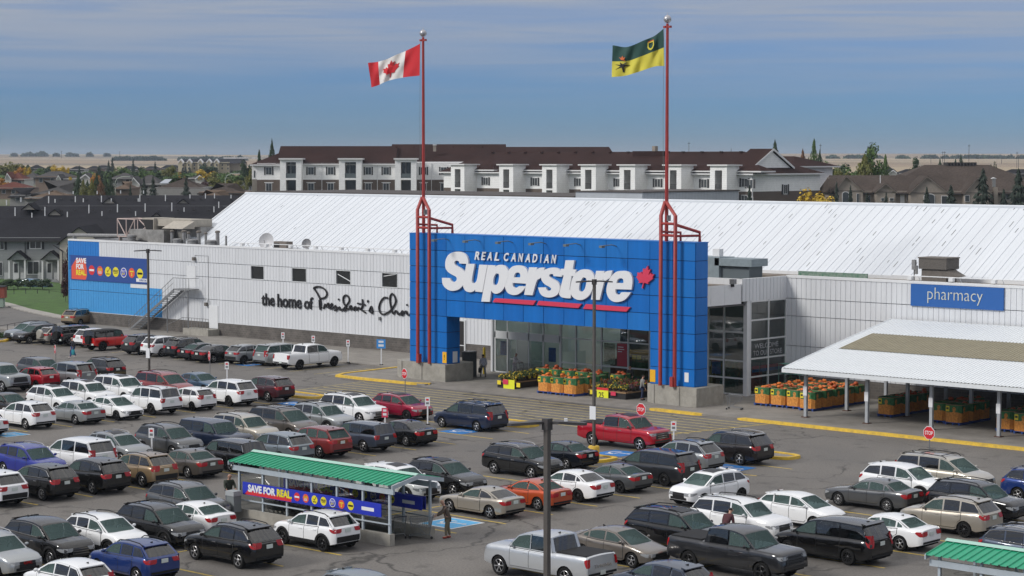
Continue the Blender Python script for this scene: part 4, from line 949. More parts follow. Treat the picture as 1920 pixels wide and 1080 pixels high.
lr_ = empty('door_landing', (-156.5, 125.3, 0), label='small railed concrete landing by the lower wall door', cat='landing'); LO = (-156.5, 125.3, 0)
MB(LO).box(-157.8, -154.0, 124.7, 126.1, .1, .72).build('platform', M_PLINTH, lr_)
for k in range(10): MB(LO).tube([(-157.8 + k * .42, 124.75, .7), (-157.8 + k * .42, 124.75, 1.75)], .018, 5).build('baluster', M_GREYST, lr_)
MB(LO).tube([(-160.3, 124.75, .9), (-157.8, 124.75, 1.75), (-154.0, 124.75, 1.75)], .025, 6).build('rail', M_GREYST, lr_)
def wall_lamp(x, z, cx, cz):
    r = empty('wall_lamp', (x, YW - .02, z), label='dark wall lamp with conduit beside the upper door' if z > 4 else 'dark wall lamp above the lower door', cat='wall lamp'); O = (x, YW - .02, z)
    MB(O).box(x - .14, x + .14, YW - .3, YW - .02, z - .18, z + .14).build('housing', M_BRUNIT, r)
    MB(O).tube([(x, YW - .03, z + .1), (x, YW - .03, z + .32), (cx, YW - .03, z + .32), (cx, YW - .03, cz)], .018, 5).build('conduit', M_GREYST, r)
wall_lamp(-157.7, 7.35, -155.7, 3.2); wall_lamp(-155.9, 3.05, -155.5, 3.0)
r = empty('wall_lamp', (-131.9, YW, 3.0), label='tiny grey lamp under the script lettering', cat='wall lamp'); MB().box(-.08, .08, -.2, -.02, -.25, .05).build('housing', M_GREYST, r)
# floodlight rail along the parapets
def rail(x0, x1, y, z, n, lab):
    r = empty('floodlight_rail', (x0, y, z), label=lab, cat='light rail'); O = (x0, y, z)
    q = MB(O); q.tube([(x0, y, z + .38), (x1, y, z + .38)], .035, 6); q.build('pipe', M_TRIM, r)
    for k in range(n):
        x = x0 + (x1 - x0) * (k + .5) / n
        MB(O).tube([(x + .5, y + .3, z), (x + .5, y, z + .38)], .03, 5).build('support', M_TRIM, r)
        MB(O).box(x - .2, x + .12, y - .3, y + .02, z + .12, z + .36).build('floodlight', M_TRIM, r)
rail(-152.5, -128.5, 126.5, 8.66, 7, 'white pipe rail with floodlights along the side wall parapet'); rail(-78.2, -62, 124.1, 8.5, 5, 'white pipe rail with floodlights above the pharmacy sign')
# things on the flat roof
def roof_item(name, lab, cat, px, py, y, grp=None):
    p = on_y(px, py, y); return empty(name, (p.x, y, 8.3), label=lab, cat=cat, group=grp), p
def cyl(r, loc, rad, z0, z1, m_, n=12, cap_r=None):
    MB().lathe(loc, [(rad, z0), (rad, z1)], n).build('pipe', m_, r, smooth=40)
    if cap_r: MB().lathe(loc, [(cap_r, z1 + .02), (cap_r, z1 + .16), (cap_r * .6, z1 + .24)], n).build('cap', M_BRUNIT, r, smooth=40)
for i, (px, top, rad, cap) in enumerate([(322.5, 433, .15, 1), (345, 433, .19, 1), (353.5, 436, .13, 1), (373, 434, .19, 1), (386, 437, .13, 1), (408, 434, .19, 1), (424, 439, .1, 0)]):
    r, p = roof_item('vent_stack', 'grey metal vent stack in the row on the flat roof', 'vent', px, 450, 127.6, 'vent stacks on the flat roof')
    zt = on_y(px, top, 127.6).z - 8.3; cyl(r, (0, 0, 0), rad, 0, zt - .15, M_VENT, cap_r=rad * 1.35 if cap else None)
    MB().lathe((0, 0, 0), [(rad * 1.8, 0), (rad * 1.3, .3)], 12).build('collar', M_VENT, r, smooth=40)
for px in (333, 361, 396):
    r, p = roof_item('exhaust_drum', 'squat grey exhaust drum between vent stacks', 'vent', px, 450, 127.2, 'exhaust drums on the flat roof')
    MB().lathe((0, 0, 0), [(.46, 0), (.46, .62), (.5, .66), (.5, .8), (.3, .86)], 16).build('drum', M_VENT, r, smooth=40)
r, p = roof_item('rooftop_air_handler', 'large weathered grey air handler with hooded intakes on the roof', 'air handler', 300, 455, 130.5); X0 = p.x
hb = mat('weathered_galvanised', (.24, .235, .225), .6, metal=.2, var=.35, vscale=1.2); hb2 = mat('beige_hood', (.36, .33, .28), .7, var=.15)
MB().box(-3.0, .6, -1.6, 1.5, 0.4, 1.5).build('duct_box', hb, r); MB().box(.6, 3.2, -2.0, 1.4, 0, 1.55).build('plenum', hb, r); MB().box(3.2, 7.0, -.4, 2.2, .2, 1.9).build('cabinet', hb, r)
mb = MB(); mb.prism([(-.9, -1.6, 2.7), (1.1, -1.6, 2.7), (1.1, -1.6, 1.5), (-.2, -1.6, 1.5)], (0, 2.6, 0)); mb.build('intake_hood', hb2, r)
mb = MB(); mb.face((-.78, -1.63, 2.55), (1.0, -1.63, 2.55), (1.0, -1.63, 1.55), (-.15, -1.63, 1.55)); mb.build('intake_mouth', M_DARK, r, fix=False)
MB().box(1.1, 6.6, -1.2, 1.4, 1.92, 2.65).build('upper_duct', hb2, r)
mb = MB(); mb.prism([(3.4, -2.4, 1.75), (3.9, -1.21, 2.5), (3.9, -1.21, 1.75)], (3.2, 0, 0)); mb.build('intake_hood', hb2, r)
for x in (-2.6, -.2): MB().box(x, x + .1, -1.5, 1.3, 0, .4).build('leg', M_VENT, r)
r, p = roof_item('lattice_frame', 'pale pink steel lattice frame standing on the roof', 'frame', 238, 447, 129.5)
pk = mat('faded_pink_steel', (.5, .40, .37), .6, var=.15)
for a, b_ in [((0 - 1.6, 0, .7), (-1.6, 0, 2.5)), ((1.3, 0, .7), (1.3, 0, 2.5)), ((-1.6, 0, 2.5), (1.3, 0, 2.5)), ((-1.6, 0, .7), (1.3, 0, .7)), ((-1.6, 0, 2.5), (-.1, 0, .7)), ((1.3, 0, 2.5), (-.1, 0, .7)), ((-.1, 0, .7), (-.1, 0, 2.5)), ((-1.3, 0, 0), (-1.3, 0, .7)), ((1.0, 0, 0), (1.0, 0, .7)), ((1.3, 0, 2.5), (1.3, 2.6, 2.5)), ((1.3, 2.6, 2.5), (1.3, 2.6, 0)), ((1.3, 0, .7), (1.3, 2.6, 2.5)), ((-1.6, 0, 2.5), (-1.6, 2.6, 2.5)), ((-1.6, 2.6, 2.5), (-1.6, 2.6, 0)), ((-1.6, 2.6, 2.5), (1.3, 2.6, 2.5)), ((-1.6, 2.6, 2.5), (1.3, 2.6, .7))]:
    MB().tube([a, b_], .055, 5).build('bar', pk, r)
r, p = roof_item('roof_pipe', 'pale roof pipe lying along the parapet corner', 'pipe', 160, 452, 131); MB().tube([(-3, 0, .5), (8, 0, .7)], .2, 8).build('pipe', M_VENT, r, smooth=40); MB().box(-2, -1.8, -.2, .2, 0, .45).box(6, 6.2, -.2, .2, 0, .6).build('block', M_VENT, r)
r, p = roof_item('small_roof_fan', 'small round grey roof fan beside the lattice frame', 'vent', 247, 452, 128.0); MB().lathe((0, 0, 0), [(.55, 0), (.55, .3), (.42, .34), (.42, .7), (.5, .74), (.5, .95), (.2, 1.02)], 14).build('fan_housing', M_VENT, r, smooth=40)
def dish(px, py, rad, lab, m_):
    r, p = roof_item('satellite_dish', lab, 'satellite dish', px, py + 10, 127.6); c = on_y(px, py, 127.6).z - 8.3
    fwd = Vector((.35, -.9, .25)).normalized(); u = fwd.cross(Vector((0, 0, 1))).normalized(); w = u.cross(fwd)
    rows = []
    for k in range(6):
        q = k / 5 * rad; rows.append([Vector((0, 0, c)) + fwd * (q * q / rad * .35) + (u * math.cos(a) + w * math.sin(a)) * q for a in [2 * math.pi * i / 20 for i in range(20)]])
    mb = MB(); mb.grid(rows, True); mb.build('reflector', m_, r, smooth=60)
    MB().tube([(0, .1, 0), (0, .1, c)], .06, 8).build('mast', M_VENT, r); MB().tube([Vector((0, 0, c)) - w * rad, Vector((0, 0, c)) + fwd * rad * .9], .025, 5).build('feed_arm', M_VENT, r)
dish(501.5, 453, .78, 'large white satellite dish above the side wall', mat('dish_white', (.5, .5, .51), .5)); dish(576, 457.5, .48, 'small grey satellite dish above the side wall', mat('dish_grey', (.22, .22, .23), .5))
r, p = roof_item('roof_cooler', 'brown louvred cooler box between the satellite dishes', 'air unit', 531, 465, 128.0); MB().box(-.9, .9, -.4, .4, .05, .95).build('casing', mat('cooler_brown', (.17, .145, .125), .7), r); MB().box(-.85, -.1, -.43, -.4, .2, .8).build('grille', M_DARK, r)
r, p = roof_item('rooftop_unit', 'brown rooftop unit with louvred sides above the pharmacy sign', 'air unit', 1760, 520, 126.2)
MB().box(-.95, 1.0, -.7, .7, .1, 1.0).build('casing', M_BRUNIT, r); MB().box(-1.1, 1.1, -.85, .85, 1.02, 1.75).build('louvre_cabinet', mat('louvre_brown', (.10, .09, .08), .7, var=.4, vscale=14), r); MB().box(-1.15, 1.15, -.9, .9, 1.76, 1.84).build('lid', M_BRUNIT, r)
MB().prism([(1.0, -.7, 1.0), (1.9, -.7, .55), (1.0, -.7, .4)], (0, 1.2, 0)).build('hood', M_BRUNIT, r); MB().box(-.9, .9, -.6, .6, 0, .1).build('curb', M_DARK, r)
r, p = roof_item('antenna_mast', 'slim grey antenna mast beside the brown rooftop unit', 'antenna', 1714, 520, 126.0); MB().tube([(0, 0, 0), (0, 0, 1.3)], .05, 6).build('mast', M_VENT, r); MB().box(-.15, .12, -.1, .1, .9, 1.6).build('panel', M_VENT, r); MB().box(.1, .25, -.08, .08, .6, 1.2).build('panel', M_VENT, r)
r = empty('deck_unit', (-92.5, 121.5, 8.28), label='blue grey boxy roof unit beside the portal top', cat='air unit'); bg = mat('blue_grey_sheet', (.20, .245, .27), .6, var=.12)
MB().box(-2.2, 1.9, -.9, 1.0, 0, 1.55).build('casing', bg, r); MB().box(1.9, 4.4, -.6, 1.0, 0, .95).build('side_box', mat('slate_sheet', (.10, .125, .14), .6), r); MB().box(1.5, 4.8, -.9, 1.1, .96, 1.5).build('hood', bg, r); MB().box(.5, 1.1, .2, .7, 1.56, 2.1).build('flue', M_TRIM, r)
r = empty('weathered_green_board', (-87, 126.9, 8.3), label='weathered dark green board lying along the white eave', cat='board'); MB().box(-1.0, 5.0, -.05, .05, 0, .4).build('board', mat('flaking_green_paint', (.02, .10, .055), .8, var=.6, vscale=7, vcol=(.3, .33, .3)), r)
r = empty('camera_arm', (-86.85, 117.2, 8.2), label='small grey camera on the link roof edge', cat='camera'); MB().box(-.15, .25, -.15, .15, 0, .35).build('housing', M_GREYST, r); MB().box(-.1, .1, -.1, .1, -.2, 0).build('foot', M_DARK, r)

# ------------------------------------------------------------------ carport
cp = empty('carport', (-63, 117, 0), label='white ribbed lean-to carport on grey posts beside the vestibule', cat='carport'); KO = (-63, 117, 0)
KX0, KX1 = -77.9, -44.0
KY = [(110.6, 3.38), (112.2, 3.72), (123.6, 5.86)]
M_CPR = mat('carport_white_sheet', (.66, .69, .71), .45, var=.04); M_CPB = mat('carport_beige_sheet', (.245, .22, .15), .6, var=.12, vscale=2)
kz = lambda y: KY[0][1] + (y - KY[0][0]) * (KY[1][1] - KY[0][1]) / 1.6 if y < KY[1][0] else KY[1][1] + (y - KY[1][0]) * (KY[2][1] - KY[1][1]) / 11.4
def sheet_ribs(nm, x0, x1, ys, m_, dz, kind=None):
    mb = MB(KO); x = x0; pr = []
    while x < x1: pr += [(x, 0), (x + .13, 0), (x + .16, .035), (x + .21, .035), (x + .24, 0)]; x += .25
    pr = [q for q in pr if q[0] < x1] + [(x1, 0)]
    mb.grid([[(px_, y, kz(y) + h + dz) for px_, h in pr] for y in ys]); return mb.build(nm, m_, cp, kind=kind)
sheet_ribs('roof_sheet', KX0, KX1, [110.6, 112.2], M_CPR, .02); sheet_ribs('roof_sheet', KX0, KX1, [112.15, 123.6], M_CPR, .0)
sheet_ribs('translucent_sheet', -76.9, KX1, [115.6, 119.6], M_CPB, .045)
MB(KO).box(KX0 - .02, KX1, 110.55, 110.63, 3.12, 3.37).build('fascia', M_CPR, cp)
mb = MB(KO); mb.prism([(KX0 - .03, 110.6, 3.14), (KX0 - .03, 110.6, 3.42), (KX0 - .03, 112.2, 3.76), (KX0 - .03, 123.6, 5.9), (KX0 - .03, 123.6, 5.62), (KX0 - .03, 112.2, 3.48)], (.06, 0, 0)); mb.build('rake_board', M_CPR, cp)
M_CPP = mat('carport_post_grey', (.36, .38, .40), .5, var=.1); M_RUST = mat('rusty_base', (.09, .04, .025), .9)
for i in range(7):
    x = -77.0 + 4.7 * i
    for y in (112.0, 116.8, 121.6):
        zt = kz(y) - .28
        p_ = MB(KO).box(x - .1, x + .1, y - .1, y + .1, PZ, zt).build('post', M_CPP, cp); MB(KO).box(x - .22, x + .22, y - .22, y + .22, PZ, PZ + .05).build('base_plate', M_RUST, p_)
        if y == 112.0 and i < 5:
            sg = MB(KO).box(x - .14, x + .14, y - .13, y - .11, 1.55, 2.15).build('notice', M_WLET, p_)
    MB(KO).prism([(x - .07, 111.0, kz(111.0) - .30), (x - .07, 111.0, kz(111) - .1), (x - .07, 112.2, kz(112.2) - .08), (x - .07, 123.5, kz(123.5) - .08), (x - .07, 123.5, kz(123.5) - .3), (x - .07, 112.2, kz(112.2) - .3)], (.14, 0, 0)).build('rafter', M_CPP, cp)
for y in (112.0, 116.8, 121.6): MB(KO).box(KX0 + .2, KX1, y - .08, y + .08, kz(y) - .52, kz(y) - .3).build('beam', M_CPP, cp)

# ------------------------------------------------------------------ pumpkin bins
M_CARD = mat('orange_print_card', (.70, .31, .06), .75, var=.16, vscale=9, vcol=(.40, .13, .02)); M_CGRN = mat('green_print_card', (.035, .15, .05), .75, var=.5, vscale=7); M_CIN = mat('plain_card', (.30, .20, .11), .85)
M_PMK = mat('pumpkin_orange', (.66, .16, .015), .5, var=.2, vscale=4); M_PMKD = mat('pumpkin_deep_orange', (.42, .07, .012), .55, var=.2, vscale=4); M_STALK = mat('pumpkin_stalk', (.10, .11, .04), .8)
M_PAL = mat('blue_pallet', (.02, .06, .25), .7, var=.2); M_TAG = mat('yellow_price_tag', (.78, .62, .03), .5)
def make_bin():
    r = empty('pumpkin_bin', (0, 0, 0))
    q = MB()
    for k in range(5): q.box(-.56, .56, -.56 + k * .26, -.46 + k * .26, .10, .13)
    for k in (-.5, 0, .42): q.box(k, k + .1, -.56, .58, 0.005, .10)
    q.build('pallet', M_PAL, r)
    c = .18; a = .56
    o = [(-a, -a + c), (-a + c, -a), (a - c, -a), (a, -a + c), (a, a - c), (a - c, a), (-a + c, a), (-a, a - c)]
    zm = [.70, .62, .66, .60, .68, .63, .70, .64]
    lo = MB(); lo.grid([[(x, y, .14) for x, y in o], [(x, y, z) for (x, y), z in zip(o, zm)]], True); lo.build('lower_print', M_CARD, r)
    up = MB(); up.grid([[(x, y, z) for (x, y), z in zip(o, zm)], [(x, y, 1.02) for x, y in o], [(x * .97, y * .97, 1.02) for x, y in o], [(x * .97, y * .97, .7) for x, y in o]], True); up.build('upper_print', M_CGRN, r)
    MB().face(*[(x * .97, y * .97, .74) for x, y in o]).build('inner_floor', M_CIN, r, fix=False)
    rm = MB(); rm.grid([[(x * 1.004, y * 1.004, 1.0) for x, y in o], [(x * 1.004, y * 1.004, 1.028) for x, y in o], [(x * .965, y * .965, 1.028) for x, y in o]], True); rm.build('card_rim', M_CIN, r)
    for dx, dy, nx in ((.14, -a - .004, 0), (a + .004, -.12, 1)):
        f = MB()
        for cz, rr in ((.80, .115), (.56, .15), (.30, .10)):
            f.face(*[((dx + math.cos(t) * rr, dy - .003 * (cz < .7), cz + math.sin(t) * rr) if not nx else (dx + .003 * (cz < .7), dy + math.cos(t) * rr, cz + math.sin(t) * rr)) for t in [2 * math.pi * i / 14 for i in range(14)]])
        f.build('printed_pumpkin', M_CARD if True else None, r, fix=False)
        e = MB()
        for ex, ez in ((-.045, .83), (.045, .83), (0, .75), (-.05, .58), (.03, .50)):
            P_ = lambda u, v: (dx + u, dy - .008, v) if not nx else (dx + .008, dy + u, v)
            e.face(P_(ex - .02, ez), P_(ex + .02, ez), P_(ex + .01, ez + .03), P_(ex - .01, ez + .03))
        e.build('printed_marks', M_BLK, r, fix=False)
    return r
def make_pumpkin(m_):
    b = MB(); n, mm = 14, 7; rows = []
    for i in range(1, mm):
        t = math.pi * i / mm; row = []
        for k in range(n):
            a = 2 * math.pi * k / n; rr = .16 * math.sin(t) ** .8 * (1 - .08 * (k % 2)); row.append((rr * math.cos(a), rr * math.sin(a), .12 - .12 * math.cos(t) * (1 if t > .8 or t < 2 else 1)))
        rows.append(row)
    b.grid(rows, True); b.face(*rows[0]); b.face(*rows[-1])
    return b.mesh('pumpkin', m_, smooth=50)
BIN = make_bin(); bin_used = [False]
PME = [make_pumpkin(M_PMK), make_pumpkin(M_PMKD)]
stk = MB().tube([(0, 0, .22), (.01, .01, .29)], [.025, .015], 5).mesh('stalk', M_STALK)
pcount = [0]
def pumpkins(x, y, z, n, deep, lab, grp, spread=.38):
    for k in range(n):
        a = random.random() * 6.28; rr = spread * math.sqrt(random.random()); h = (.16 if k % 3 == 0 and rr < .25 else 0) + random.uniform(-.03, .03)
        s = random.uniform(.8, 1.2)
        o = link_mesh('pumpkin', PME[1 if (deep or random.random() < .2) else 0], None, None, (x + rr * math.cos(a), y + rr * math.sin(a), z - .12 + h), (random.uniform(-.3, .3), random.uniform(-.3, .3), a), label=lab, cat='pumpkin', group=grp)
        o.scale = (s, s, s * random.uniform(.8, 1.05)); link_mesh('stalk', stk, None, o)
        pcount[0] += 1
def put_bin(x, y, lab, grp, rz=0, tag=False, n=7, deep=False, plab=None, pgrp=None):
    o = BIN if not bin_used[0] else copy_tree(BIN); bin_used[0] = True
    o.location = (x, y, PZ); o.rotation_euler = (0, 0, rz + random.uniform(-.05, .05)); o.scale = (1.06, 1.06, 1.26); props(o, lab, 'pumpkin bin', grp)
    if tag:
        t = MB().box(-.42, -.18, -.59, -.575, .68, .95).build('price_tag', M_TAG, o); MB().box(-.38, -.22, -.598, -.592, .78, .88).build('price_print', M_BLK, t)
    if n: pumpkins(x, y, PZ + 1.24, n, deep, plab, pgrp)
random.seed(11)
eg, el = 'pumpkin bins before the entrance', 'orange and green printed cardboard pumpkin bin on a blue pallet before the entrance'
epg, epl = 'pumpkins in the entrance bins', 'orange pumpkin heaped in a bin before the entrance'
for k in range(3): put_bin(-98.75 + k * 1.22, 111.15, 'front row pumpkin bin with price tag before the entrance windows', 'front row of entrance pumpkin bins', 0, True, 8, False, epl, epg)
for k in range(2): put_bin(-96.3, 112.4 + k * 1.22, el, eg, 0, False, 1, False, epl, epg)
for k in range(5): put_bin(-102.6 + k * 1.3, 115.2 + (0 if k < 5 else 0), 'back row pumpkin bin with deep orange pumpkins by the shop window', 'back row of entrance pumpkin bins', 0, k > 0, 9, True, 'deep orange pumpkin heaped in a back row entrance bin', 'pumpkins in the back row entrance bins')
put_bin(-95.5, 115.4, el, eg, 0, False, 7, True, epl, epg)
cg, cl_ = 'pumpkin bins under the carport', 'printed cardboard pumpkin bin on a blue pallet under the carport'
cpg, cpl = 'pumpkins in the carport bins', 'orange pumpkin heaped in a bin under the carport'
for i in range(4):
    for j in range(5): put_bin(-82.9 + i * 1.32, 115.4 + .35 * (i < 3) + j * 1.3, 'printed pumpkin bin in the big block between vestibule and carport', 'pumpkin bins in the big block', 0, False, (4 if j < 2 else 8), False, 'orange pumpkin heaped in the big block of bins', 'pumpkins in the big block of bins')
for x, y, n in [(-73.3, 116.2, 0), (-73.3, 117.5, 2), (-73.3, 118.8, 5), (-73.3, 120.1, 6), (-69.2, 115.9, 0), (-67.9, 115.6, 0), (-69.2, 117.2, 2), (-67.9, 116.9, 2), (-69.2, 118.5, 6), (-67.9, 118.2, 6), (-69.2, 119.8, 6), (-63.9, 114.9, 0), (-62.5, 114.6, 0), (-63.9, 116.2, 2), (-62.5, 116, 2), (-63.9, 117.5, 5), (-62.5, 117.3, 5)]:
    put_bin(x, y, cl_, cg, 0, False, n, True, cpl, cpg)
# ------------------------------------------------------------------ flower stands
M_TRAY = mat('black_stand', (.015, .014, .014), .7); M_WOODT = mat('stand_wood', (.26, .16, .08), .8)
def leaf_ball(mb, c, rad, n, m_list, size=.07, flat=.8):
    for k in range(n):
        v = Vector((random.gauss(0, 1), random.gauss(0, 1), abs(random.gauss(0, 1)) * flat)).normalized() * rad * random.uniform(.75, 1.05)
        p = Vector(c) + v; nn = (v.normalized() + Vector((random.uniform(-.6, .6),) * 3)).normalized(); u = nn.orthogonal().normalized(); w = nn.cross(u); s = size * random.uniform(.6, 1.3)
        mb.use(random.choices(m_list[0], m_list[1])[0]); mb.face(p - u * s, p - w * s, p + u * s, p + w * s)
M_ML = mat('mum_leaf', (.035, .07, .02), .8); M_MY = mat('mum_yellow', (.62, .42, .03), .7); M_MR = mat('mum_rust', (.20, .035, .02), .7); M_MP = mat('mum_purple', (.11, .03, .06), .7); M_POT = mat('yellow_pot', (.45, .35, .02), .6); M_POTD = mat('dark_pot', (.05, .03, .02), .6)
def stand(x0, x1, y0, y1, lab):
    r = empty('flower_stand', ((x0 + x1) / 2, y0, PZ), label=lab, cat='flower stand'); O = ((x0 + x1) / 2, y0, PZ)
    MB(O).box(x0, x1, y0, y1, PZ, PZ + .42).build('bin_skirt', M_TRAY, r); MB(O).box(x0 - .04, x1 + .04, y0 - .04, y1 + .04, PZ + .42, PZ + .5).build('wood_rim', M_WOODT, r)
    MB(O).box(x0 + .05, x1 - .05, y0 + .9, y1 - .05, PZ + .5, PZ + .62).build('step', M_TRAY, r)
    return r
def mum(x, y, z, kind, lab, grp):
    r = empty('potted_mum', (x, y, z), random.random() * 6, label=lab, cat='potted flower', group=grp)
    MB().lathe((0, 0, 0), [(.10, 0), (.14, .2)], 10).build('pot', M_POT if random.random() < .2 else M_POTD, r)
    q = MB(); leaf_ball(q, (0, 0, .2), .29, 120, ([M_ML, [M_MY, M_MY, M_MR, M_MP][kind]], [.74, .26] if kind < 2 else [.45, .55]), .05); q.build('blooms', None, r, fix=False)
random.seed(21)
stand(-103.9, -102.3, 111.3, 116.0, 'black flower stand with yellow mums and price cards'); stand(-95.3, -91.9, 111.6, 115.6, 'black flower stand with rust and yellow mums beside the right plinth')
for i in range(4):
    for j in range(8): mum(-103.7 + i * .42, 111.6 + j * .54, PZ + (.52 if j < 2 else .64), random.choice([0, 0, 1]), 'potted yellow mum on the stand beside the pumpkin bins', 'mums on the yellow flower stand')
for i in range(7):
    for j in range(6): mum(-95.0 + i * .48, 111.9 + j * .6, PZ + (.52 if j < 2 else .64), (1 if j == 0 else random.choice([2, 2, 3, 1])), 'potted mum on the stand beside the right plinth', 'mums on the rust flower stand')
def card(px, py, y, w, h, lab, red=None, num=None, m_=None):
    p = on_y(px, py, y); r = empty('price_card', (p.x, y, p.z - h / 2), label=lab, cat='price sign')
    MB().box(-w / 2, w / 2, -.02, 0, 0, h).build('card', m_ or M_TAG, r)
    if red: MB().box(-w / 2, w / 2, -.026, -.021, h * .82, h).build('red_header', M_RB, r)
    if num: put_text(num, 'lettering', M_BLK, r, (-w * .32, -.03, h * .25), (1, 0, 0), (0, 0, 1), w * .42, h * .42, .002, .012)
MYC = mat('bright_yellow_card', (.74, .76, .03), .5)
card(954.5, 724, 111.2, 1.1, .95, 'large yellow price board on the yellow flower stand', m_=MYC); card(948, 716, 111.15, .5, .35, 'small red offer card on the yellow flower stand', m_=M_RLET); card(936, 717, 111.2, .35, .3, 'small cream price card at the stand corner'); card(972, 722, 111.2, .35, .32, 'small pale yellow price card by the mums')
card(1130, 740, 111.5, 1.05, 1.0, 'yellow price board with red header reading 25', True, '25', MYC); card(1150, 738, 111.5, .45, .28, 'small red offer card beside the board reading 25', m_=M_RLET); card(1109.5, 735, 111.5, .3, .3, 'small cream price card left of the board reading 25')
# bollard and bin by the left leg
r = empty('bollard', (-111.2, 117.6, PZ), label='yellow bollard beside the left portal leg', cat='bollard'); MB().lathe((0, 0, 0), [(.11, 0), (.11, 2.0), (.06, 2.1)], 12).build('post', mat('bollard_yellow', (.7, .5, .02), .5), r, smooth=40)
r = empty('waste_bin', (-110.7, 115.4, PZ), label='dark grey waste bin behind the left plinth', cat='bin'); MB().box(-.4, .4, -.4, .4, 0, 1.9).build('body', mat('bin_grey', (.045, .05, .055), .6), r); MB().box(-.42, .42, -.42, .42, 1.9, 1.98).build('lid', M_GREYST, r)
r = empty('plant_rack', (-85.2, 122.2, PZ), label='green wire rack with a dark potted shrub by the vestibule', cat='rack')
for dx in (-.9, .9):
    for dy in (-.4, .4): MB().tube([(dx, dy, 0), (dx, dy, 2.2)], .025, 5).build('upright', mat('rack_green', (.10, .25, .2), .5), r)
for z in (.8, 1.5, 2.2): MB().box(-.9, .9, -.4, .4, z - .02, z).build('shelf', MATS['rack_green'], r)
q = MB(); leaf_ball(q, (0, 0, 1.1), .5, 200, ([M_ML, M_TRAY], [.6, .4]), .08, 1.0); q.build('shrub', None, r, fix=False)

# ------------------------------------------------------------------ trolley shelters
M_SHG = mat('shelter_green_sheet', (.015, .29, .155), .45, var=.06); M_SHR = mat('shelter_ridge_mint', (.33, .52, .45), .5); M_SHP = mat('shelter_grey_steel', (.38, .43, .47), .5, var=.08); M_PERS = glass_mat('scuffed_clear_panel', (.62, .64, .62), .8); M_CARTW = mat('trolley_wire', (.22, .23, .24), .4, metal=.5)
def shelter(ox, oy, L, lab, banner):
    r = empty('trolley_shelter', (ox, oy, 0), label=lab, cat='trolley shelter'); W = 2.5
    e, rz_ = 2.72, 3.02
    for y0 in (-.15, W - .15): MB().box(0, L, y0, y0 + .3, 0.003, .52).build('concrete_kerb', M_PLINTH, r)
    n = 7
    for sgn_, nm in ((0, 'front'), (1, 'back')):
        q = MB(); x = -.25; pr = []
        while x < L + .25: pr += [(x, .045), (x + .03, .045), (x + .05, 0), (x + .30, 0), (x + .32, .045)]; x += .33
        ya_, yb2 = (-.35, W / 2) if not sgn_ else (W + .35, W / 2)
        q.grid([[(a, ya_, e + h) for a, h in pr if a < L + .35], [(a, yb2, rz_ + h) for a, h in pr if a < L + .35]]); q.build('roof_sheet', M_SHG, r)
    MB().prism([(-.3, W / 2 - .18, rz_ + .02), (-.3, W / 2, rz_ + .1), (-.3, W / 2 + .18, rz_ + .02)], (L + .68, 0, 0)).build('ridge_cap', M_SHR, r)
    for x in (-.27, L + .33):
        MB().prism([(x, -.36, e - .16), (x, -.36, e + .02), (x, W / 2, rz_ + .03), (x, W + .36, e + .02), (x, W + .36, e - .16), (x, W / 2, rz_ - .16)], (.05, 0, 0)).build('gable_trim', M_SHP, r)
    for i in range(n):
        x = .15 + (L - .3) * i / (n - 1)
        for y in (0, W):
            MB().box(x - .05, x + .05, y - .05, y + .05, .5, e - .02).build('post', M_SHP, r)
        MB().prism([(x - .03, -.1, e - .1), (x - .03, W / 2, rz_ - .1), (x - .03, W + .1, e - .1), (x - .03, W + .1, e - .02), (x - .03, W / 2, rz_ - .02), (x - .03, -.1, e - .02)], (.06, 0, 0)).build('rafter', M_SHP, r)
    for y in (-.10, W + .06):
        MB().box(-.2, L + .2, y - .03, y + .07, 2.3, 2.54).build('beam', M_SHP, r)
        MB().box(0, L, y, y + .04, .92, .98).build('rail', M_SHP, r)
    for i in range(n - 1):
        x0 = .22 + (L - .3) * i / (n - 1); x1 = .08 + (L - .3) * (i + 1) / (n - 1)
        for y in (.0, W): MB().face((x0, y, .56), (x1, y, .56), (x1, y, 2.28), (x0, y, 2.28)).build('clear_panel', M_PERS, r, fix=False)
    if banner:
        for y, s in ((-.13, 1), (W + .13, 0), (W - .1, 1)):
            b_ = empty('shelter_banner', (ox, oy + y, 0), label=('bright blue sale banner on the car side of the shelter' if y < 0 else 'bright blue sale banner on the far outer side of the shelter' if y > W else 'bright blue sale banner inside the shelter'), cat='banner')
            xa, xb, z0, z1 = .55, L - .55, 1.22, 1.82
            MB().box(xa, xb, -.02, .02, z0, z1).build('sheet', M_BNB, b_)
            if not s: continue
            yy = -.024
            mb = MB(); mb.face((xa + .15, yy, z0 + .02), (xa + 3.45, yy, z0 + .02), (xa + 3.45, yy, z0 + .22), (xa + .35, yy, z0 + .22)); mb.build('red_slab', M_RB, b_, fix=False)
            put_text('SAVE FOR', 'lettering', M_WB, b_, (xa + .4, yy - .004, z0 + .16), (1, 0, 0), (0, 0, 1), 1.95, .36, .003, .05); put_text('REAL.', 'lettering', M_YB, b_, (xa + 2.45, yy - .004, z0 + .16), (1, 0, 0), (0, 0, 1), 1.05, .36, .003, .05)
            for k in range(7): roundel(b_, (xa + 3.85 + k * .6, yy, (z0 + z1) / 2), (1, 0, 0), .2, (0, 0, 0), k, (0, -1, 0))
            mb = MB(); mb.face((xa + 8.15, yy, z0 + .2), (xa + 8.95, yy, z0 + .2), (xa + 8.95, yy, z0 + .36), (xa + 8.15, yy, z0 + .36)); mb.build('logo_block', M_WB, b_, fix=False)
    return r
shelter(-75.4, 62.75, 10.5, 'green roofed trolley shelter with blue sale banners between parked cars', True)
shelter(-38.9, 64.9, 10.5, 'green roofed trolley shelter without banners beside the blue grey SUV', False)
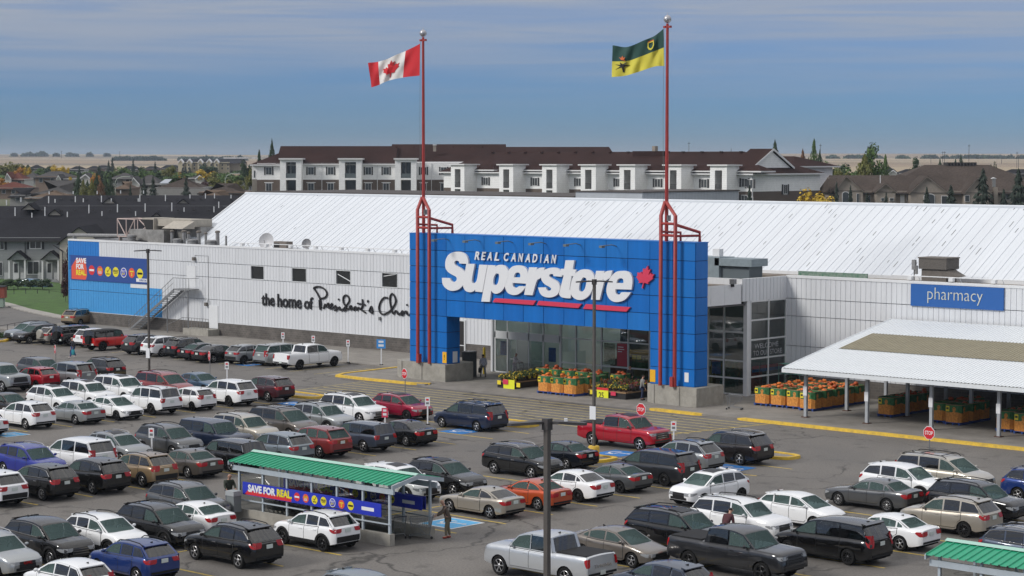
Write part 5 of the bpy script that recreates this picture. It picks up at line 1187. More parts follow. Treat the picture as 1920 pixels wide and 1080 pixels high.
r = empty('litter_bin', (-75.0, 62.2, 0), label='grey litter bin at the end of the bannered shelter', cat='litter bin'); MB().prism([(-.3, -.25, .45), (.3, -.25, .45), (.26, -.25, 1.2), (-.26, -.25, 1.2)], (0, .45, 0)).build('body', mat('litter_grey', (.17, .19, .195), .6), r); MB().box(-.3, .3, -.28, .22, 1.2, 1.42).build('lid', mat('litter_lid', (.33, .35, .36), .6), r); MB().box(-.05, .05, -.05, .05, 0, .45).build('post', M_GREYST, r)
# trolleys
def make_trolley():
    r = empty('shopping_trolley', (0, 0, 0)); t = lambda pts, rad=.012: MB().tube(pts, rad, 5)
    q = MB()       # basket: tapered wire box, front at +x
    C = [(-.42, -.27, .52), (.42, -.2, .58), (.42, .2, .58), (-.42, .27, .52)]; D = [(-.48, -.3, .98), (.5, -.24, .92), (.5, .24, .92), (-.48, .3, .98)]
    for k in range(4):
        a, b_, c, d = [Vector(v) for v in (C[k], C[(k + 1) % 4], D[k], D[(k + 1) % 4])]
        q.tube([a, b_], .010, 4); q.tube([c, d], .014, 5); q.tube([a, c], .010, 4)
        nn = 10 if k % 2 == 0 else 6
        for i in range(1, nn): q.tube([a.lerp(b_, i / nn), c.lerp(d, i / nn)], .006, 3)
        for i in (1, 2): q.tube([a.lerp(c, i / 3), b_.lerp(d, i / 3)], .006, 3)
    for i in range(1, 8): q.tube([Vector(C[0]).lerp(Vector(C[1]), i / 8), Vector(C[3]).lerp(Vector(C[2]), i / 8)], .006, 3)
    q.build('basket', M_CARTW, r)
    f = MB()
    for s in (-1, 1): f.tube([(-.55, .3 * s, 1.02), (-.45, .27 * s, .5), (-.4, .24 * s, .22), (-.5, .27 * s, .12)], .016, 6); f.tube([(-.4, .24 * s, .22), (.5, .16 * s, .14)], .016, 6); f.tube([(-.2, .23 * s, .24), (.1, .2 * s, .56)], .014, 6)
    f.tube([(.5, -.16, .14), (.5, .16, .14)], .016, 6); f.tube([(-.4, -.24, .22), (-.4, .24, .22)], .014, 5); f.build('frame', M_CARTW, r)
    MB().tube([(-.56, -.31, 1.03), (-.56, .31, 1.03)], .022, 8).build('handle', mat('trolley_handle', (.02, .025, .05), .5), r)
    for x, y in ((-.5, .27), (-.5, -.27), (.48, .16), (.48, -.16)): MB().lathe((x, y - .015, .066), [(.03, 0), (.062, 0), (.062, .03), (.03, .03)], 12, 'y').build('wheel', M_TRAY, r)
    return r
TRO = make_trolley(); tro_used = [0]
def trolley(x, y, rz, lab, grp=None, z=0):
    o = TRO if not tro_used[0] else copy_tree(TRO); tro_used[0] = 1; o.location = (x, y, z); o.rotation_euler = (0, 0, rz); props(o, lab, 'trolley', grp)
    if not grp and 'group' in o: del o['group']
    return o
for i in range(13): trolley(-73.9 + i * .32, 63.6, math.pi, 'shopping trolley nested in the front line inside the shelter', 'trolleys nested in the shelter front line')
for i in range(9): trolley(-73.9 + i * .32, 64.5, math.pi, 'shopping trolley nested in the back line inside the shelter', 'trolleys nested in the shelter back line')
trolley(-66.3, 64.3, R(160), 'stray shopping trolley at the open shelter end')
p = on_z(1378, 768, PZ); trolley(p.x, p.y, R(20), 'shopping trolley left beside a carport post', z=PZ)

# ------------------------------------------------------------------ lamp posts
M_LP = mat('lamp_post_brown_grey', (.075, .067, .06), .6, var=.15, vscale=1.0); M_LH = mat('lamp_head_dark', (.05, .045, .045), .5)
def lamp(x, y, h, lab, sign=None):
    r = empty('lamp_post', (x, y, 0), label=lab, cat='lamp post', group='twin headed lamp posts')
    MB().lathe((0, 0, 0), [(.32, 0.003), (.32, .75), (.28, .8)], 16).build('concrete_base', M_YEL, r, smooth=40)
    MB().box(-.068, .068, -.068, .068, .8, h).build('pole', M_LP, r); MB().box(-.1, .1, -.1, .1, h - .28, h + .02).build('pole_cap', M_LH, r)
    for s in (-1, 1):
        a = MB(); M_ = Matrix.Rotation(R(47 if s > 0 else 47), 4, 'Z')
        a.prism([M_ @ Vector((s * .1, -.05, h - .13)), M_ @ Vector((s * .3, -.16, h - .12)), M_ @ Vector((s * .95, -.15, h - .16)), M_ @ Vector((s * 1.05, 0, h - .17)), M_ @ Vector((s * .95, .15, h - .16)), M_ @ Vector((s * .3, .16, h - .12)), M_ @ Vector((s * .1, .05, h - .13))], (0, 0, .07)); a.build('lamp_head', M_LH, r)
    q = MB(); M_ = Matrix.Rotation(R(47), 4, 'Z'); q.box(.45, .53, -.04, .04, h - .06, h + .02, M_); q.build('sensor', M_WLET, r)
    if sign: MB().box(-.22, .22, -.125, -.1, sign, sign + .75).build('notice', M_WLET, r)
    return r
p = on_z(280, 718); lamp(p.x, p.y, 10.15, 'twin headed lamp post before the blue wall banner', 1.9)
p = on_z(1113.5, 862); lamp(p.x, p.y, 10.2, 'twin headed lamp post before the big portal sign', 2.3)
p = on_z(1026, 786, 10.2); lamp(p.x, p.y, 10.2, 'twin headed lamp post rising beside the silver pickup')
# ------------------------------------------------------------------ signs
M_STOP = mat('stop_red', (.55, .012, .02), .45)
def stop(px, py, zc, lab, rz, d=.70):
    """px,py: centre of the plate in the photograph; zc: its height"""
    p = on_z(px, py, zc); r = empty('stop_sign', (p.x, p.y, 0), rz, label=lab, cat='stop sign')
    MB().tube([(0, 0, 0), (0, 0, zc + d / 2)], .03, 6).build('post', M_GREYST, r)
    oc = [(math.cos(R(22.5 + 45 * k)), math.sin(R(22.5 + 45 * k))) for k in range(8)]
    MB().prism([(x * d / 2 * 1.08, -.06, zc + z * d / 2 * 1.08) for x, z in oc], (0, .02, 0)).build('plate', M_WB, r); MB().prism([(x * d / 2, -.065, zc + z * d / 2) for x, z in oc], (0, .004, 0)).build('red_face', M_STOP, r)
    put_text('STOP', 'lettering', M_WB, r, (-d * .36, -.069, zc - d * .15), (1, 0, 0), (0, 0, 1), d * .72, d * .3, .002, .012)
for px, py, zc, lab, rz in [(104.5, 655, 2.2, 'stop sign beside the walker with blue bags', R(-26)), (393.5, 667, 2.2, 'stop sign before the row of cars at the wall', R(-26)), (759.5, 700.5, 2.3, 'stop sign before the left portal plinth', R(-14)), (1203, 767.5, 2.3, 'stop sign above the red pickup before the right plinth', R(-3)), (1743, 811.5, 2.4, 'stop sign before the carport above the beige minivan', R(-4))]: stop(px, py, zc, lab, rz)
def post_sign(px, py, lab, m_, h=2.0, w=.34, ph_=.6, glyph=True, base=0.0, rz=R(30)):
    p = on_z(px, py, base); r = empty('post_sign', (p.x, p.y, base), rz, label=lab, cat='sign')
    MB().box(-.04, .04, -.04, .04, 0, h).build('post', M_WLET, r); MB().lathe((0, 0, 0), [(.16, .002), (.16, .05)], 10).build('foot', M_TRAY, r)
    b_ = MB().box(-w / 2, w / 2, -.065, -.045, h - ph_, h).build('plate', m_, r)
    if glyph: MB().box(-w * .28, w * .28, -.07, -.066, h - ph_ * .38, h - ph_ * .15).build('symbol', M_RB if m_ is M_WLET else M_WLET, b_); MB().box(-w * .3, w * .3, -.07, -.066, h - ph_ * .8, h - ph_ * .55).build('text_block', M_GREYST if m_ is M_WLET else M_WLET, b_)
M_SGB = mat('sign_blue', (.03, .24, .62), .5)
post_sign(715, 684, 'blue information sign on a white post by the left portal leg', M_SGB, 2.1, .75, .75, base=PZ)
for px, py, lab in [(653, 680, 'white sign post beside the white pickup at the wall'), (588, 671, 'white sign post behind the white pickup'), (531, 664, 'white sign post behind the silver minivan at the wall')]: post_sign(px, py, lab, M_WLET, 1.9, .3, .55, base=PZ if px > 600 else 0)
for px, py, lab in [(802, 796, 'white accessible parking sign beside the dark blue minivan'), (1263, 846, 'white accessible parking sign behind the red pickup'), (285, 860, 'white accessible parking sign above the brown SUV'), (426, 722, 'small white sign before the blue sedan')]: post_sign(px, py, lab, M_WLET, 1.75, .32, .55)
post_sign(722, 800, 'small red framed sign before the red crossover', M_RLET, 1.2, .4, .6)
# ================================================================== PEOPLE
def skin(name, verts, edges, radii, m_, parent, sub=2, root=0):
    me = bpy.data.meshes.new(name); me.from_pydata([tuple(v) for v in verts], edges, []); o = bpy.data.objects.new(name, me); col.objects.link(o)
    md = o.modifiers.new('s', 'SKIN'); md.use_smooth_shade = True; o.modifiers.new('u', 'SUBSURF').levels = sub; o.modifiers['u'].render_levels = sub
    for i, r in enumerate(radii): me.skin_vertices[0].data[i].radius = (r, r) if not isinstance(r, tuple) else r; me.skin_vertices[0].data[i].use_root = (i == root)
    bpy.context.view_layer.update(); dg = bpy.context.evaluated_depsgraph_get(); m2 = bpy.data.meshes.new_from_object(o.evaluated_get(dg)); bpy.data.objects.remove(o)
    m2.materials.clear(); m2.materials.append(m_); m2.polygons.foreach_set('use_smooth', [True] * len(m2.polygons))
    return link_mesh(name, m2, None, parent)
M_SKIN = mat('skin_light', (.42, .24, .17), .6); M_SKIND = mat('skin_brown', (.16, .09, .06), .6)
def person(loc, rz, lab, P, top, legs, shoe, hair, skinm=M_SKIN, scale=1.0, hair_full=True, long_top=0.0):
    """P: joint positions (front is +x): hip, chest, neck, head, shoulders, elbows, hands, knees, ankles (L then R)"""
    r = empty('person', loc, rz, label=lab, cat='person'); r.scale = (scale,) * 3; v = {k: Vector(q) for k, q in P.items()}
    J = ['hip', 'waist', 'chest', 'neck', 'head', 'shL', 'elL', 'haL', 'shR', 'elR', 'haR', 'thL', 'knL', 'anL', 'toL', 'thR', 'knR', 'anR', 'toR']
    v['waist'] = v['hip'].lerp(v['chest'], .5); hl = (v['head'] - v['neck']); crown = v['head'] + hl.normalized() * .11
    for s, sg in (('L', 1), ('R', -1)):
        v['th' + s] = v['hip'] + Vector((0, .095 * sg, -.05)); fw_ = Vector((1, 0, 0)); v['to' + s] = v['an' + s] + Vector((.16, 0, -.03)); v['an' + s] = v['an' + s]
    vs = [v[j] for j in J] + [crown]; ix = {j: i for i, j in enumerate(J)}
    ed = [('hip', 'waist'), ('waist', 'chest'), ('chest', 'neck'), ('neck', 'head'), ('chest', 'shL'), ('shL', 'elL'), ('elL', 'haL'), ('chest', 'shR'), ('shR', 'elR'), ('elR', 'haR'), ('hip', 'thL'), ('thL', 'knL'), ('knL', 'anL'), ('anL', 'toL'), ('hip', 'thR'), ('thR', 'knR'), ('knR', 'anR'), ('anR', 'toR')]
    E_ = [(ix[a], ix[b_]) for a, b_ in ed] + [(ix['head'], len(J))]
    RR = dict(hip=.13, waist=.12, chest=.145, neck=.055, head=.095, sh=.065, el=.045, ha=.032, th=.085, kn=.058, an=.04, to=.035)
    rad = [RR[j if j in RR else j[:2]] for j in J] + [.07]
    body = skin('body', vs, E_, rad, skinm, r)
    # hands: palm, four fingers and a thumb
    for s, sg in (('L', 1), ('R', -1)):
        d_ = (v['ha' + s] - v['el' + s]).normalized(); sd_ = d_.cross(Vector((0, 0, 1))); sd_ = sd_.normalized() if sd_.length > .1 else Vector((0, 1, 0)); up_ = sd_.cross(d_); b0 = v['ha' + s]; hv = [b0, b0 + d_ * .08]; he = [(0, 1)]; hr = [.028, .034]
        for k in range(4):
            o_ = sd_ * (.03 - .02 * k); L_ = (.075, .085, .08, .06)[k]; n0 = len(hv); hv += [b0 + d_ * .09 + o_, b0 + d_ * (.09 + L_ * .55) + o_ - up_ * .012, b0 + d_ * (.09 + L_ * .8) + o_ - up_ * .04]; he += [(1, n0), (n0, n0 + 1), (n0 + 1, n0 + 2)]; hr += [.0095, .009, .0075]
        n0 = len(hv); hv += [b0 + d_ * .035 + sd_ * .045, b0 + d_ * .075 + sd_ * .065 - up_ * .02]; he += [(0, n0), (n0, n0 + 1)]; hr += [.011, .009]
        skin('hand', hv, he, hr, skinm, r, 1)
    # face
    hd = v['head']; f = MB(); f.lathe(hd + Vector((.095, 0, -.005)), [(.004, .03), (.014, 0), (.018, -.02), (.006, -.032)], 8); f.build('nose', skinm, r, smooth=60)
    for y in (-.035, .035): MB().lathe(hd + Vector((.082, y, .02)), [(.002, -.009), (.013, 0), (.002, .009)], 8).build('eye', M_BLK, r)
    MB().box(hd.x + .083, hd.x + .092, -.025 + hd.y, .025 + hd.y, hd.z - .058, hd.z - .05).build('mouth', mat('lip', (.25, .09, .08), .6), r)
    for y in (-.1, .1): MB().lathe(hd + Vector((0, y, 0)), [(.004, -.035), (.02, -.01), (.022, .015), (.004, .035)], 8).build('ear', skinm, r, smooth=60)
    if hair:
        if hair_full: skin('hair', [hd + Vector((-.03, 0, -.04)), hd + Vector((-.02, 0, .05)), hd + Vector((.02, 0, .085))], [(0, 1), (1, 2)], [.092, .105, .082], hair, r, 1)
        else: skin('hair', [hd + Vector((-.055, -.06, -.02)), hd + Vector((-.075, 0, -.01)), hd + Vector((-.055, .06, -.02))], [(0, 1), (1, 2)], [.045, .05, .045], hair, r, 1)
    k = 1.22; low = v['hip'] + Vector((0, 0, -.10 - long_top))
    jv = [low, v['hip'], v['waist'], v['chest'], v['neck'].lerp(v['chest'], .08), v['shL'], v['elL'], v['haL'].lerp(v['elL'], .12), v['shR'], v['elR'], v['haR'].lerp(v['elR'], .12)]
    skin('jacket', jv, [(0, 1), (1, 2), (2, 3), (3, 4), (3, 5), (5, 6), (6, 7), (3, 8), (8, 9), (9, 10)], [.165, .165, .152, .178, .078, .085, .066, .052, .085, .066, .052], top, r, 2, 2)
    tv = [v['hip'] + Vector((0, 0, .02)), v['thL'], v['knL'], v['anL'] + Vector((0, 0, .03)), v['thR'], v['knR'], v['anR'] + Vector((0, 0, .03))]
    skin('trousers', tv, [(0, 1), (1, 2), (2, 3), (0, 4), (4, 5), (5, 6)], [.15, .105, .078, .062, .105, .078, .062], legs, r, 2)
    for s in 'LR': skin('shoe', [v['an' + s] + Vector((-.05, 0, -.03)), v['an' + s] + Vector((.06, 0, -.04)), v['an' + s] + Vector((.17, 0, -.045))], [(0, 1), (1, 2)], [.05, .052, .045], shoe, r, 1)
    return r
def stance(step=.0, lean=.0, aL=(.0, 0), aR=(.0, 0), bend=.0):
    """a simple pose: step = stride half length; a = (forward, up) of each hand"""
    hip = Vector((0, 0, .93)); ch = hip + Vector((math.sin(lean) * .42, 0, math.cos(lean) * .42)); ne = ch + Vector((math.sin(lean) * .16 + .01, 0, math.cos(lean) * .15)); he = ne + Vector((.03 + math.sin(lean) * .12, 0, .15))
    P = dict(hip=hip, chest=ch, neck=ne, head=he)
    for s, sg, a, st_ in (('L', 1, aL, step), ('R', -1, aR, -step)):
        sh_ = ch + Vector((0, .185 * sg, .06)); P['sh' + s] = sh_; ha = sh_ + Vector((a[0], .04 * sg, -.52 + a[1])); el = sh_.lerp(ha, .5) + Vector((-.07, .05 * sg, -.04)); P['el' + s] = el; P['ha' + s] = ha
        P['kn' + s] = Vector((st_ * .55 + .04 + bend, .1 * sg, .50)); P['an' + s] = Vector((st_, .1 * sg, .085 + (.05 if st_ < -.1 else 0)))
    return P
cN = lambda n, c: mat('cloth_' + n, c, .9, var=.12, vscale=6)
HB = cN('hair_dark', (.02, .015, .012)); HG = cN('hair_grey', (.32, .30, .28)); HBR = cN('hair_brown', (.06, .035, .02)); BKS = cN('black', (.012, .012, .013))
def bag(par, p, m_, s=(.22, .12, .34), nm='bag', lab='', cat='bag', rz=0):
    r = empty(nm, p, rz, label=lab, cat=cat); a, b_, c = s
    q = MB(); rows = []
    for z, k in ((0, .8), (.04, 1), (c * .6, 1.04), (c, .82)): rows.append([(math.cos(t) * a / 2 * k * (1.15 if abs(math.cos(t)) > .5 else 1), math.sin(t) * b_ / 2 * k, z) for t in [2 * math.pi * i / 12 for i in range(12)]])
    q.grid(rows, True); q.face(*rows[0]); q.build('sack', m_, r, smooth=60); MB().tube([(-a * .25, 0, c * .95), (-a * .12, 0, c + .14), (a * .12, 0, c + .14), (a * .25, 0, c * .95)], .012, 5).build('handles', m_, r)
def wp(pt, p, rz, sc=1): v = Matrix.Rotation(rz, 3, 'Z') @ (Vector(pt) * sc); return (p[0] + v.x, p[1] + v.y, p[2] + v.z)
# walker with blue bags (crossing toward the left)
p = on_z(137, 671, 0); rz = R(-105); P = stance(.28, .08, (.06, 0), (.02, 0)); person(p, rz, 'person in dark jacket and blue trousers walking with turquoise bags', P, cN('navy_jacket', (.015, .017, .025)), cN('bright_blue', (.02, .05, .2)), cN('white_shoe', (.5, .5, .5)), HG)
TQ = cN('turquoise', (.02, .22, .26)); bag(None, wp((P['haL'].x, P['haL'].y + .05, .28), p, rz), TQ, (.36, .2, .46), 'shopping_bag', 'turquoise shopping bag held by the walker near the stop sign'); bag(None, wp((P['haR'].x + .02, P['haR'].y - .05, .3), p, rz), cN('black_bag', (.012, .012, .012)), (.26, .16, .34), 'handbag', 'dark handbag held by the walker near the stop sign')
p = on_z(878, 705, PZ); person(p, R(10), 'person in black standing behind the left plinth', stance(.05, .03, (.05, 0), (.15, .1)), BKS, cN('black_trousers', (.014, .014, .016)), BKS, HB, M_SKIND)
p = on_z(906, 707, PZ); rz = R(150); P = stance(.34, .05, (.08, 0), (-.1, 0)); person(p, rz, 'person in pale shirt and grey trousers walking with a black bag', P, cN('pale_shirt', (.36, .37, .42)), cN('grey_trousers', (.16, .17, .17)), BKS, HB, M_SKIND); bag(None, wp((P['haL'].x, P['haL'].y, .33), p, rz), BKS, (.3, .16, .4), 'carrier_bag', 'black bag held by the person in the pale shirt')
p = on_z(972, 703, PZ); p = Vector((p.x, 118.4, PZ)); person(p, R(10), 'person in white coat pushing a trolley by the sliding doors', stance(.1, .18, (.42, .16), (.42, .16)), cN('white_coat', (.62, .58, .6)), cN('pale_trousers', (.4, .38, .4)), cN('white_shoe', (.5, .5, .5)), HG, long_top=.15); trolley(p.x + 1.12, p.y + .2, R(10), 'shopping trolley pushed by the person in the white coat', z=PZ)
p = on_z(840, 1009, 0); rz = R(222); person(p, rz, 'bald person in brown jacket pushing a trolley by the shelter', stance(.08, .30, (.40, .16), (.40, .16)), cN('brown_jacket', (.085, .065, .05)), cN('olive_trousers', (.15, .13, .09)), cN('red_shoe', (.25, .03, .02)), HG, hair_full=False, long_top=.12)
q = Matrix.Rotation(rz, 3, 'Z') @ Vector((1.22, 0, 0)); trolley(p.x + q.x, p.y + q.y, rz, 'shopping trolley pushed by the bald person')
p = on_z(430, 956, 0); rz = R(-20); P = stance(.06, .05, (.3, .15), (.28, .15)); person(p, rz, 'person in dark green jacket holding a black bag near the litter bin', P, cN('dark_green', (.028, .035, .025)), cN('dark_jeans', (.02, .03, .07)), BKS, HG, hair_full=False); bag(None, wp((P['haL'].x + .1, 0, .42), p, rz), BKS, (.5, .3, .45), 'tote_bag', 'large black bag held by the person in dark green')
p = Vector((-90.9, 112.2, PZ)); person(p, R(60), 'person in grey jacket half hidden behind the right portal leg', stance(.1, .06, (.1, 0), (.1, 0)), cN('grey_jacket', (.22, .22, .21)), cN('dark_jeans', (.02, .03, .07)), BKS, HB)
p = Vector((-95.6, 116.6, PZ)); person(p, R(-60), 'person in dark clothes among the flower stands', stance(.0, .1, (.2, .1), (.15, .05)), BKS, BKS, BKS, HBR)
p = Vector((-54.2, 72.75, 0)); person(p, R(100), 'dark haired person between the white SUV and black SUV', stance(.0, .75, (.1, 0), (.1, 0)), cN('rose_top', (.07, .022, .028)), BKS, BKS, HB)
# ================================================================== CARS
M_TYRE = mat('tyre_rubber', (.013, .013, .013), .85, spec=.15); M_UNDER = mat('underbody_black', (.006, .006, .006), .9, spec=.1); M_CLAD = mat('black_plastic_trim', (.018, .018, .019), .65, spec=.2); M_CHROME = mat('chrome_trim', (.55, .55, .56), .18, metal=.9)
M_RIMS = mat('alloy_silver', (.42, .42, .43), .3, metal=.7); M_RIMB = mat('alloy_black', (.03, .03, .032), .35, metal=.4)
M_WIN = glass_mat('car_glass_clear', (.62, .74, .72), .95, .05, (.16, .235, .228)); M_TINT = glass_mat('car_glass_privacy', (.13, .14, .15), .95, .05); M_INT = mat('car_interior', (.045, .052, .052), .8, spec=.2); M_SEAT = mat('car_seat', (.075, .072, .07), .8, spec=.2)
M_HEAD = mat('headlight_lens', (.26, .27, .28), .12, spec=.7); M_TAIL = mat('taillight_red', (.33, .006, .008), .2); M_PLATE = mat('number_plate', (.55, .6, .57), .5); M_GRILL = mat('grille_black', (.010, .010, .011), .4)
M_AMBER = mat('amber_lens', (.6, .2, .02), .2)
M_SEAL = mat('door_seal', (.010, .010, .010), .8)
def lerp_pts(P, s):
    if s <= P[0][0]: return P[0][1]
    for (a, va), (b, vb) in zip(P, P[1:]):
        if s <= b:
            t = (s - a) / (b - a); return va + (vb - va) * t
    return P[-1][1]
def smooth_pts(P, s, w=.10):
    return (lerp_pts(P, s - w) + 2 * lerp_pts(P, s) + lerp_pts(P, s + w)) / 4
# s is measured from the nose; heights in metres
# keys: L W H wheelbase, front axle, wheel radius, sill height, top line, profile of the cabin, pillars
SPEC = {
 'sedan': dict(L=4.75, W=1.82, H=1.45, fa=.95, wb=2.75, R=.33, gc=.24, top=[(0, .60), (.12, .72), (.5, .80), (1.45, .93), (3.0, .97), (3.9, 1.02), (4.55, 1.0), (4.75, .95)], cab=[(1.38, .92), (2.15, 1.38), (2.7, 1.45), (3.2, 1.42), (3.5, 1.36), (4.12, 1.01)], pil=[2.62, 3.45], ww=.70, doors=[1.55, 2.58, 3.55], tail=(.72, .93), ty=.50),
 'compact': dict(L=4.5, W=1.78, H=1.44, fa=.9, wb=2.68, R=.32, gc=.24, top=[(0, .58), (.12, .70), (.5, .79), (1.2, .93), (2.9, .97), (3.8, 1.03), (4.35, 1.02), (4.5, .96)], cab=[(1.02, .90), (1.95, 1.38), (2.45, 1.44), (2.9, 1.42), (3.3, 1.35), (4.0, 1.02)], pil=[2.42, 3.3], ww=.70, doors=[1.35, 2.4, 3.35], tail=(.76, .95), ty=.52),
 'coupe': dict(L=4.42, W=1.74, H=1.38, fa=.88, wb=2.62, R=.32, gc=.22, top=[(0, .56), (.12, .68), (.5, .77), (1.4, .89), (2.9, .92), (3.8, .97), (4.28, .97), (4.42, .91)], cab=[(1.3, .88), (2.1, 1.31), (2.55, 1.38), (2.95, 1.35), (3.25, 1.28), (3.95, .97)], pil=[2.75], ww=.68, doors=[1.45, 2.9], tail=(.70, .89), ty=.45),
 'hatch': dict(L=4.15, W=1.72, H=1.52, fa=.82, wb=2.55, R=.31, gc=.22, top=[(0, .60), (.1, .73), (.4, .83), (1.0, .98), (2.8, 1.01), (3.9, 1.05), (4.15, .98)], cab=[(.85, .95), (1.75, 1.43), (2.3, 1.52), (3.0, 1.50), (3.55, 1.44), (4.02, 1.03)], pil=[2.2, 3.1], ww=.72, doors=[1.2, 2.18, 3.15], tail=(.82, 1.1), ty=.62),
 'suv': dict(L=4.62, W=1.87, H=1.69, fa=.9, wb=2.68, R=.355, gc=.30, top=[(0, .68), (.1, .84), (.4, .96), (1.2, 1.06), (2.8, 1.09), (4.2, 1.14), (4.5, 1.12), (4.62, 1.02)], cab=[(1.08, 1.02), (1.85, 1.58), (2.4, 1.68), (3.2, 1.69), (4.0, 1.62), (4.48, 1.12)], pil=[2.42, 3.3], ww=.74, doors=[1.4, 2.4, 3.4], tail=(.86, 1.08), ty=.56),
 'round': dict(L=4.7, W=1.86, H=1.70, fa=.95, wb=2.8, R=.355, gc=.29, top=[(0, .66), (.12, .84), (.5, .97), (1.3, 1.08), (2.8, 1.10), (4.2, 1.13), (4.58, 1.10), (4.7, 1.0)], cab=[(1.12, 1.03), (1.95, 1.57), (2.5, 1.68), (3.2, 1.69), (3.95, 1.63), (4.55, 1.13)], pil=[2.5, 3.4], ww=.73, doors=[1.5, 2.48, 3.45], tail=(.88, 1.12), ty=.58),
 'small': dict(L=4.2, W=1.80, H=1.58, fa=.86, wb=2.6, R=.335, gc=.28, top=[(0, .66), (.1, .80), (.4, .92), (1.1, 1.01), (2.6, 1.04), (3.8, 1.08), (4.1, 1.06), (4.2, .98)], cab=[(.98, .98), (1.75, 1.48), (2.3, 1.57), (2.9, 1.57), (3.55, 1.51), (4.07, 1.08)], pil=[2.3, 3.1], ww=.73, doors=[1.3, 2.28, 3.2], tail=(.84, 1.02), ty=.56),
 'big': dict(L=5.0, W=1.97, H=1.78, fa=.95, wb=2.92, R=.375, gc=.30, top=[(0, .72), (.1, .90), (.4, 1.03), (1.3, 1.12), (2.9, 1.14), (4.6, 1.18), (4.88, 1.15), (5.0, 1.04)], cab=[(1.18, 1.08), (1.9, 1.66), (2.5, 1.77), (3.4, 1.78), (4.4, 1.72), (4.88, 1.16)], pil=[2.5, 3.55], ww=.76, doors=[1.5, 2.48, 3.6], tail=(.90, 1.14), ty=.60),
 'boxy': dict(L=4.82, W=1.92, H=1.82, fa=.92, wb=2.79, R=.39, gc=.36, top=[(0, .78), (.08, .97), (.4, 1.07), (1.35, 1.13), (2.9, 1.14), (4.6, 1.16), (4.75, 1.14), (4.82, 1.06)], cab=[(1.28, 1.1), (1.85, 1.72), (2.4, 1.81), (3.4, 1.82), (4.45, 1.79), (4.74, 1.16)], pil=[2.45, 3.4], ww=.79, doors=[1.5, 2.45, 3.4], tail=(.88, 1.16), ty=.70),
 'van': dict(L=5.12, W=1.99, H=1.76, fa=.95, wb=3.07, R=.345, gc=.25, top=[(0, .62), (.12, .80), (.5, .94), (1.15, 1.06), (2.9, 1.08), (4.7, 1.10), (5.0, 1.08), (5.12, .98)], cab=[(.92, 1.0), (1.9, 1.63), (2.4, 1.74), (3.4, 1.76), (4.6, 1.71), (5.02, 1.10)], pil=[2.35, 3.55], ww=.79, doors=[1.45, 2.4, 3.6], tail=(.80, 1.30), ty=.80),
 'truck': dict(L=5.88, W=2.05, H=1.97, fa=.98, wb=3.7, R=.41, gc=.42, top=[(0, .96), (.05, 1.16), (.4, 1.23), (1.5, 1.28), (3.6, 1.27), (3.98, 1.27), (4.05, 1.30), (5.75, 1.32), (5.88, 1.28)], cab=[(1.35, 1.24), (2.0, 1.84), (2.5, 1.95), (3.3, 1.96), (3.74, 1.90), (3.93, 1.27)], pil=[2.7], ww=.80, doors=[1.6, 2.68, 3.72], tail=(.90, 1.24), ty=.84, bed=(4.1, 5.72)),
 'jeep': dict(L=4.6, W=1.87, H=1.85, fa=.72, wb=2.95, R=.42, gc=.44, top=[(0, 1.0), (.08, 1.12), (1.2, 1.2), (3.0, 1.2), (4.5, 1.2), (4.6, 1.16)], cab=[(1.25, 1.18), (1.55, 1.76), (2.0, 1.84), (3.3, 1.85), (4.45, 1.82), (4.56, 1.2)], pil=[2.4, 3.3], ww=.84, doors=[1.35, 2.38, 3.3], tail=(.95, 1.2), ty=.84),
}
